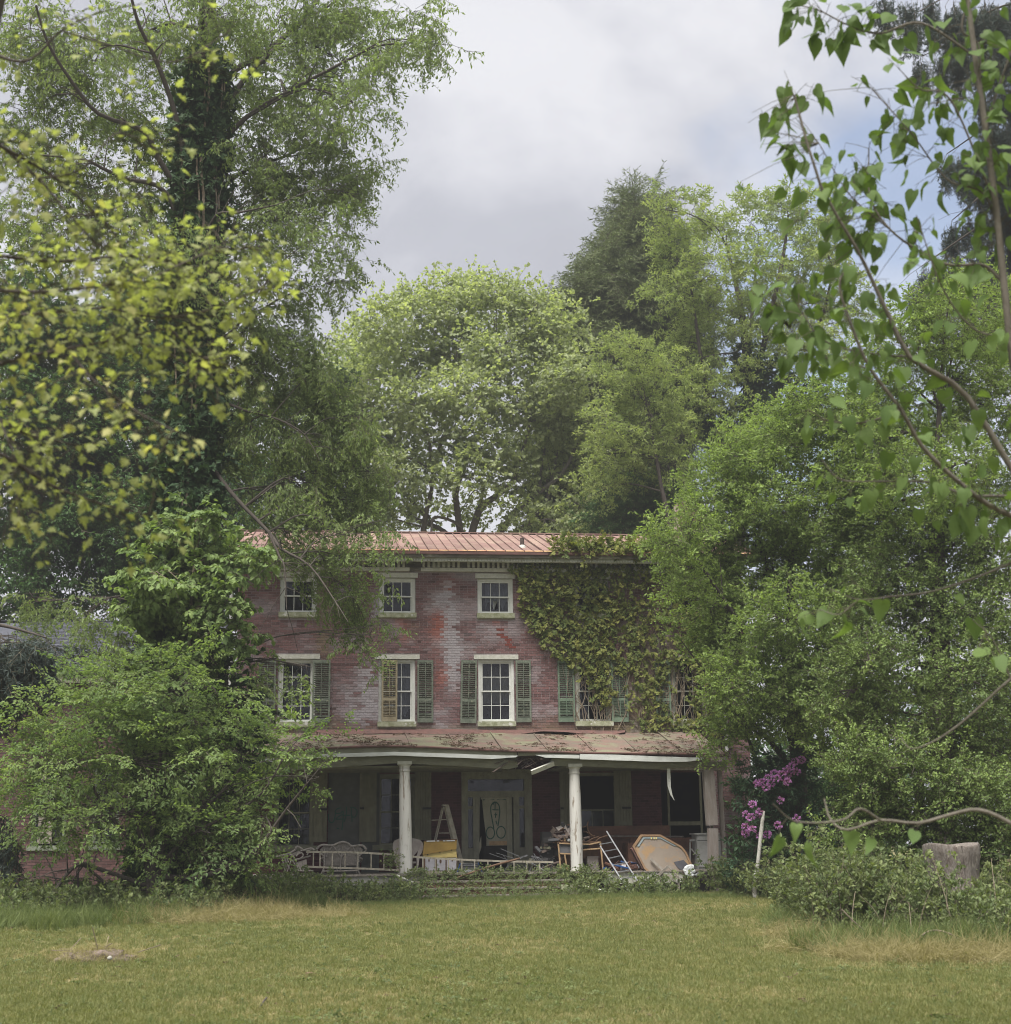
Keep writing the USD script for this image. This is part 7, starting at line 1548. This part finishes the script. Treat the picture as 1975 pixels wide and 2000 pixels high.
# ---------------------------------------------------------------- near maple branches, upper left
def leafy(tree, lines, lib_shape, L, W, leafm, step, rng_, twig=(.25, .5), hang=.4, singles=300, side=2, flat=True, extra=(), sing_y=None):
    """Side twigs along each branch with leaves at their ends; the biggest in view are parts of their own, the rest one part."""
    lv = []; tb = MB()
    allp = []
    for ln, dens in lines:
        s = smoothline(ln, 40); seg = np.r_[0, np.cumsum(np.linalg.norm(np.diff(s, axis=0), axis=1))]; n = int(seg[-1] / step * dens)
        for k in range(n):
            t = rng_.uniform(.12, 1.0) * seg[-1]; allp.append((np.array([np.interp(t, seg, s[:, a]) for a in range(3)]), unit(s[-1] - s[0])))
    for c, rx, n in extra:
        for k in range(n): want = np.array(c) + rng_.normal(0, 1, 3) * rx; allb = np.vstack([smoothline(l_, 60) for l_, _ in lines]); o_ = allb[np.argmin(((allb - want) ** 2).sum(1))]; allp.append((o_, want - o_))
    for o, ax in allp:
        far = np.linalg.norm(ax) ; own = abs(far - 1) > 1e-6
        d = unit(ax) if own else unit(ax * .6 + rng_.normal(0, 1, 3) * [1, .8, .75] + [0, 0, -.1]); l = min(far, .6) if own else rng_.uniform(*twig); e = o + d * l + [0, 0, -.06 * l]
        tb.add(tube(np.array([o, (o + e) / 2 + [0, 0, .03 * l], e]), [.0030, .0016], 3, cap=False))
        for j_ in range(side):
            q = o + (e - o) * rng_.uniform(.45, 1.0); dd = unit(d * .6 + rng_.normal(0, .6, 3) + [0, 0, -hang]); st = q + dd * rng_.uniform(.04, .08)
            tb.add(tube(np.array([q, st]), .0016, 3, cap=False)); up = unit(np.array([0, 0, 1.0]) + rng_.normal(0, .7 if hang > .3 else .38, 3) + [0, -.22, 0]); sc = rng_.uniform(.5, 1.2)
            ld = unit(dd + [0, 0, -hang * .8] + rng_.normal(0, .25, 3)); v, f = leaf(L * sc, W * sc, rng_.uniform(.0, .6), rng_.uniform(.05, .6), lib_shape); v[:, 2] += .06 * L * np.sin(v[:, 0] / L * 3 + rng_.uniform(0, 6)); lv.append((v @ frame(ld, up) + st, f, st))
    put(tree, 'twigs', tb.get(), 'twig_bark', kind='stuff')
    def seen(p):
        q = CAMROT @ (p - EYE); a, b = PW / 2 + FPX * q[0] / q[2], PH / 2 - FPX * q[1] / q[2]; return 0 < a < PW and 0 < b < PH, q[2]
    vis = [(seen(c)[1], i_) for i_, (_, _, c) in enumerate(lv) if seen(c)[0]]; vis.sort(); top = {i_ for _, i_ in vis[:singles]}; rest = MB()
    for i_, (v, f, c) in enumerate(lv):
        if i_ in top: put(tree, 'leaf', (v, f), leafm, smooth=True)
        else: rest.add((v, f))
    put(tree, 'leaves', rest.get(), leafm, kind='stuff'); return len(lv)


YM = 8.2
r_ = np.random.default_rng(18)
mb = np.array([at(-150, 1500, YM)[0] - .4, YM - .5, -.4]); m0 = at(-150, 700, YM); m1 = at(4, 30, YM - .6)
mp_ = thing('maple_tree', 'near maple whose yellow-green branches reach in from the left', 'tree', mb)
put(mp_, 'trunk', tube(smoothline([mb, np.array([mb[0] + .05, YM - .5, 1.5]), np.array([m1[0] - .32, YM - .55, 3.6]), m1 + [-.10, 0, 0], m1 + [.12, 0, 1.2]], 24), [.24, .18, .13, .10, .08], 10), 'bark_dark', smooth=True)
ml = [([(-120, 740), (0, 711), (66, 694), (136, 680), (205, 667), (238, 658), (330, 640)], 1.2), ([(136, 687), (191, 750), (282, 812), (340, 840)], 1.2), ([(-80, 770), (0, 820), (59, 850), (150, 870)], 1.2), ([(-60, 860), (18, 896), (92, 944), (176, 977), (257, 999), (300, 1005)], 1.0), ([(-120, 180), (0, 283), (75, 349), (141, 425), (190, 480)], 1.0), ([(-80, 250), (10, 290), (110, 350), (200, 430), (260, 520)], 1.0),
      ([(-100, 640), (0, 620), (94, 610), (200, 600), (330, 580)], 1.2), ([(238, 658), (330, 690), (400, 740), (440, 770)], 1.1), ([(-120, 480), (0, 500), (120, 510), (260, 500), (380, 520), (470, 560)], 1.3), ([(200, 600), (320, 620), (420, 600), (520, 560)], 1.2), ([(-100, 560), (60, 570), (180, 560), (300, 540)], 1.2), ([(0, 820), (40, 930), (20, 1000)], 1.2), ([(-100, 60), (40, 120), (120, 60), (200, 20)], .5), ([(75, 349), (160, 330), (230, 260), (300, 300)], .55), ([(141, 425), (240, 400), (300, 350)], .6), ([(120, 60), (220, 90), (340, 120), (450, 60)], .35), ([(300, 540), (420, 490), (520, 480)], .9), ([(330, 640), (400, 700), (470, 690)], .8)]
lines = []
for l, dn in ml:
    p = px_line(l, YM + r_.uniform(-.8, .8), r_.uniform(-.3, .9)); lines.append((p, dn)); s = smoothline(p, 24); put(mp_, 'branch', tube(s, np.linspace(.013 if l[0][0] < 0 else .006, .003, len(s)), 6), 'bark_dark', smooth=True)
nml = leafy(mp_, lines, 'maple', .054, .058, 'leaf_maple', .027, r_, (.10, .45), .10, 300, 3)

# ---------------------------------------------------------------- near heart-leaved tree on the right
YR_ = 9.6
r_ = np.random.default_rng(22)
hb0 = np.array([at(2120, 1700, YR_)[0], YR_, -.4])
ht = thing('catalpa_tree', 'near smooth-barked tree with large heart-shaped leaves, on the right', 'tree', hb0)
put(ht, 'trunk', tube(smoothline([hb0, at(2100, 1300, YR_), at(2060, 1000, YR_)], 16), [.10, .08, .06], 10), 'bark_smooth', smooth=True)
hl = [([(2060, 1000), (2000, 820), (1976, 680), (1962, 560), (1945, 400), (1925, 250), (1905, 110), (1885, -40), (1870, -120)], .032, .018, .45), ([(2060, 1000), (2010, 960), (1975, 913), (1890, 775), (1830, 730), (1777, 697), (1737, 618), (1705, 550), (1672, 482), (1603, 362), (1556, 203), (1550, 185)], .026, .007, .6), ([(2070, 1030), (2000, 1015), (1930, 985), (1860, 930), (1800, 870), (1760, 800), (1700, 720), (1665, 640), (1640, 560), (1655, 520)], .022, .007, .9), ([(1965, 558), (1922, 518), (1860, 518), (1806, 496), (1740, 449), (1700, 384), (1697, 290)], .014, .005, 1.0),
      ([(2050, 990), (1975, 970), (1890, 967), (1816, 942), (1720, 940), (1644, 937), (1605, 898)], .012, .004, .55), ([(2070, 1060), (1975, 1100), (1900, 1130), (1816, 1156), (1740, 1165), (1678, 1171), (1620, 1150)], .010, .003, .12), ([(2080, 1250), (1975, 1326), (1920, 1375), (1870, 1418), (1820, 1450), (1780, 1462), (1760, 1440)], .011, .003, .08), ([(2110, 1690), (1975, 1608), (1912, 1582), (1861, 1590), (1792, 1608), (1720, 1602), (1656, 1621), (1623, 1602), (1610, 1560)], .016, .006, .07), ([(1720, 1602), (1680, 1580), (1650, 1600), (1600, 1607), (1548, 1602), (1510, 1570)], .009, .004, .15), ([(1890, 0), (1880, 60), (1912, 90), (1915, 200), (1925, 250)], .010, .006, .4), ([(1905, 110), (1800, 45), (1720, 65), (1660, 50), (1600, 20), (1560, 10)], .010, .004, 1.0), ([(1945, 400), (1860, 200), (1800, 175), (1770, 150)], .009, .004, .9), ([(1962, 560), (1930, 390), (1850, 350), (1780, 260), (1700, 170)], .009, .004, 1.0), ([(1777, 697), (1700, 690), (1610, 665), (1560, 600)], .008, .004, 1.0), ([(1760, 800), (1690, 825), (1620, 822), (1580, 800)], .008, .004, .8), ([(1700, 720), (1660, 710), (1590, 690), (1540, 640)], .007, .003, .8), ([(1740, 449), (1660, 380), (1600, 280)], .007, .003, .6), ([(1965, 660), (1900, 640), (1840, 560), (1790, 420)], .008, .004, .6), ([(1925, 250), (1955, 160), (1975, 100)], .01, .005, .8), ([(1678, 1171), (1640, 1200), (1600, 1190)], .005, .003, .6), ([(1975, 1326), (1940, 1250), (1900, 1210)], .006, .003, .4)]
lines = []
for l, r0, r1, dn in hl:
    p = px_line(l, YR_, r_.uniform(-.5, .6)); lines.append((p, dn)); s = smoothline(p, 30); put(ht, 'branch', tube(s, np.linspace(r0, r1, len(s)), 7), 'bark_smooth', smooth=True)
tipc = [(at(a, b, YR_ + .2), .13, n) for a, b, n in ((1520, 220, 20), (1525, 290, 14), (1570, 30, 8), (1640, 40, 10), (1700, 330, 18), (1650, 540, 14), (1540, 560, 14), (1560, 640, 14), (1480, 500, 10), (1700, 620, 12), (1640, 420, 12), (1820, 180, 10), (1760, 230, 8), (1930, 300, 8), (1860, 60, 10), (1950, 100, 10))]
nhl = leafy(ht, lines, 'heart', .140, .112, 'leaf_heart', .040, r_, (.08, .30), .75, 300, 1, extra=tipc)
print('maple', nml, 'heart', nhl)

# ---------------------------------------------------------------- added haze volume imitating lens veil: far trees fade a little
MATS['haze'] = usdkit.material(stage, '/World/Looks/haze', {'v': ('principled_volume', {'color': (0.93, 0.95, 0.98), 'density': HAZE, 'anisotropy': 0.2})}, [], volume='v.volume')
solo('haze', bx(-145, 165, -45, 175, -2.2, 31.0), 'haze', 'added pale haze imitating lens veil over the trees', 'haze', kind='stuff')
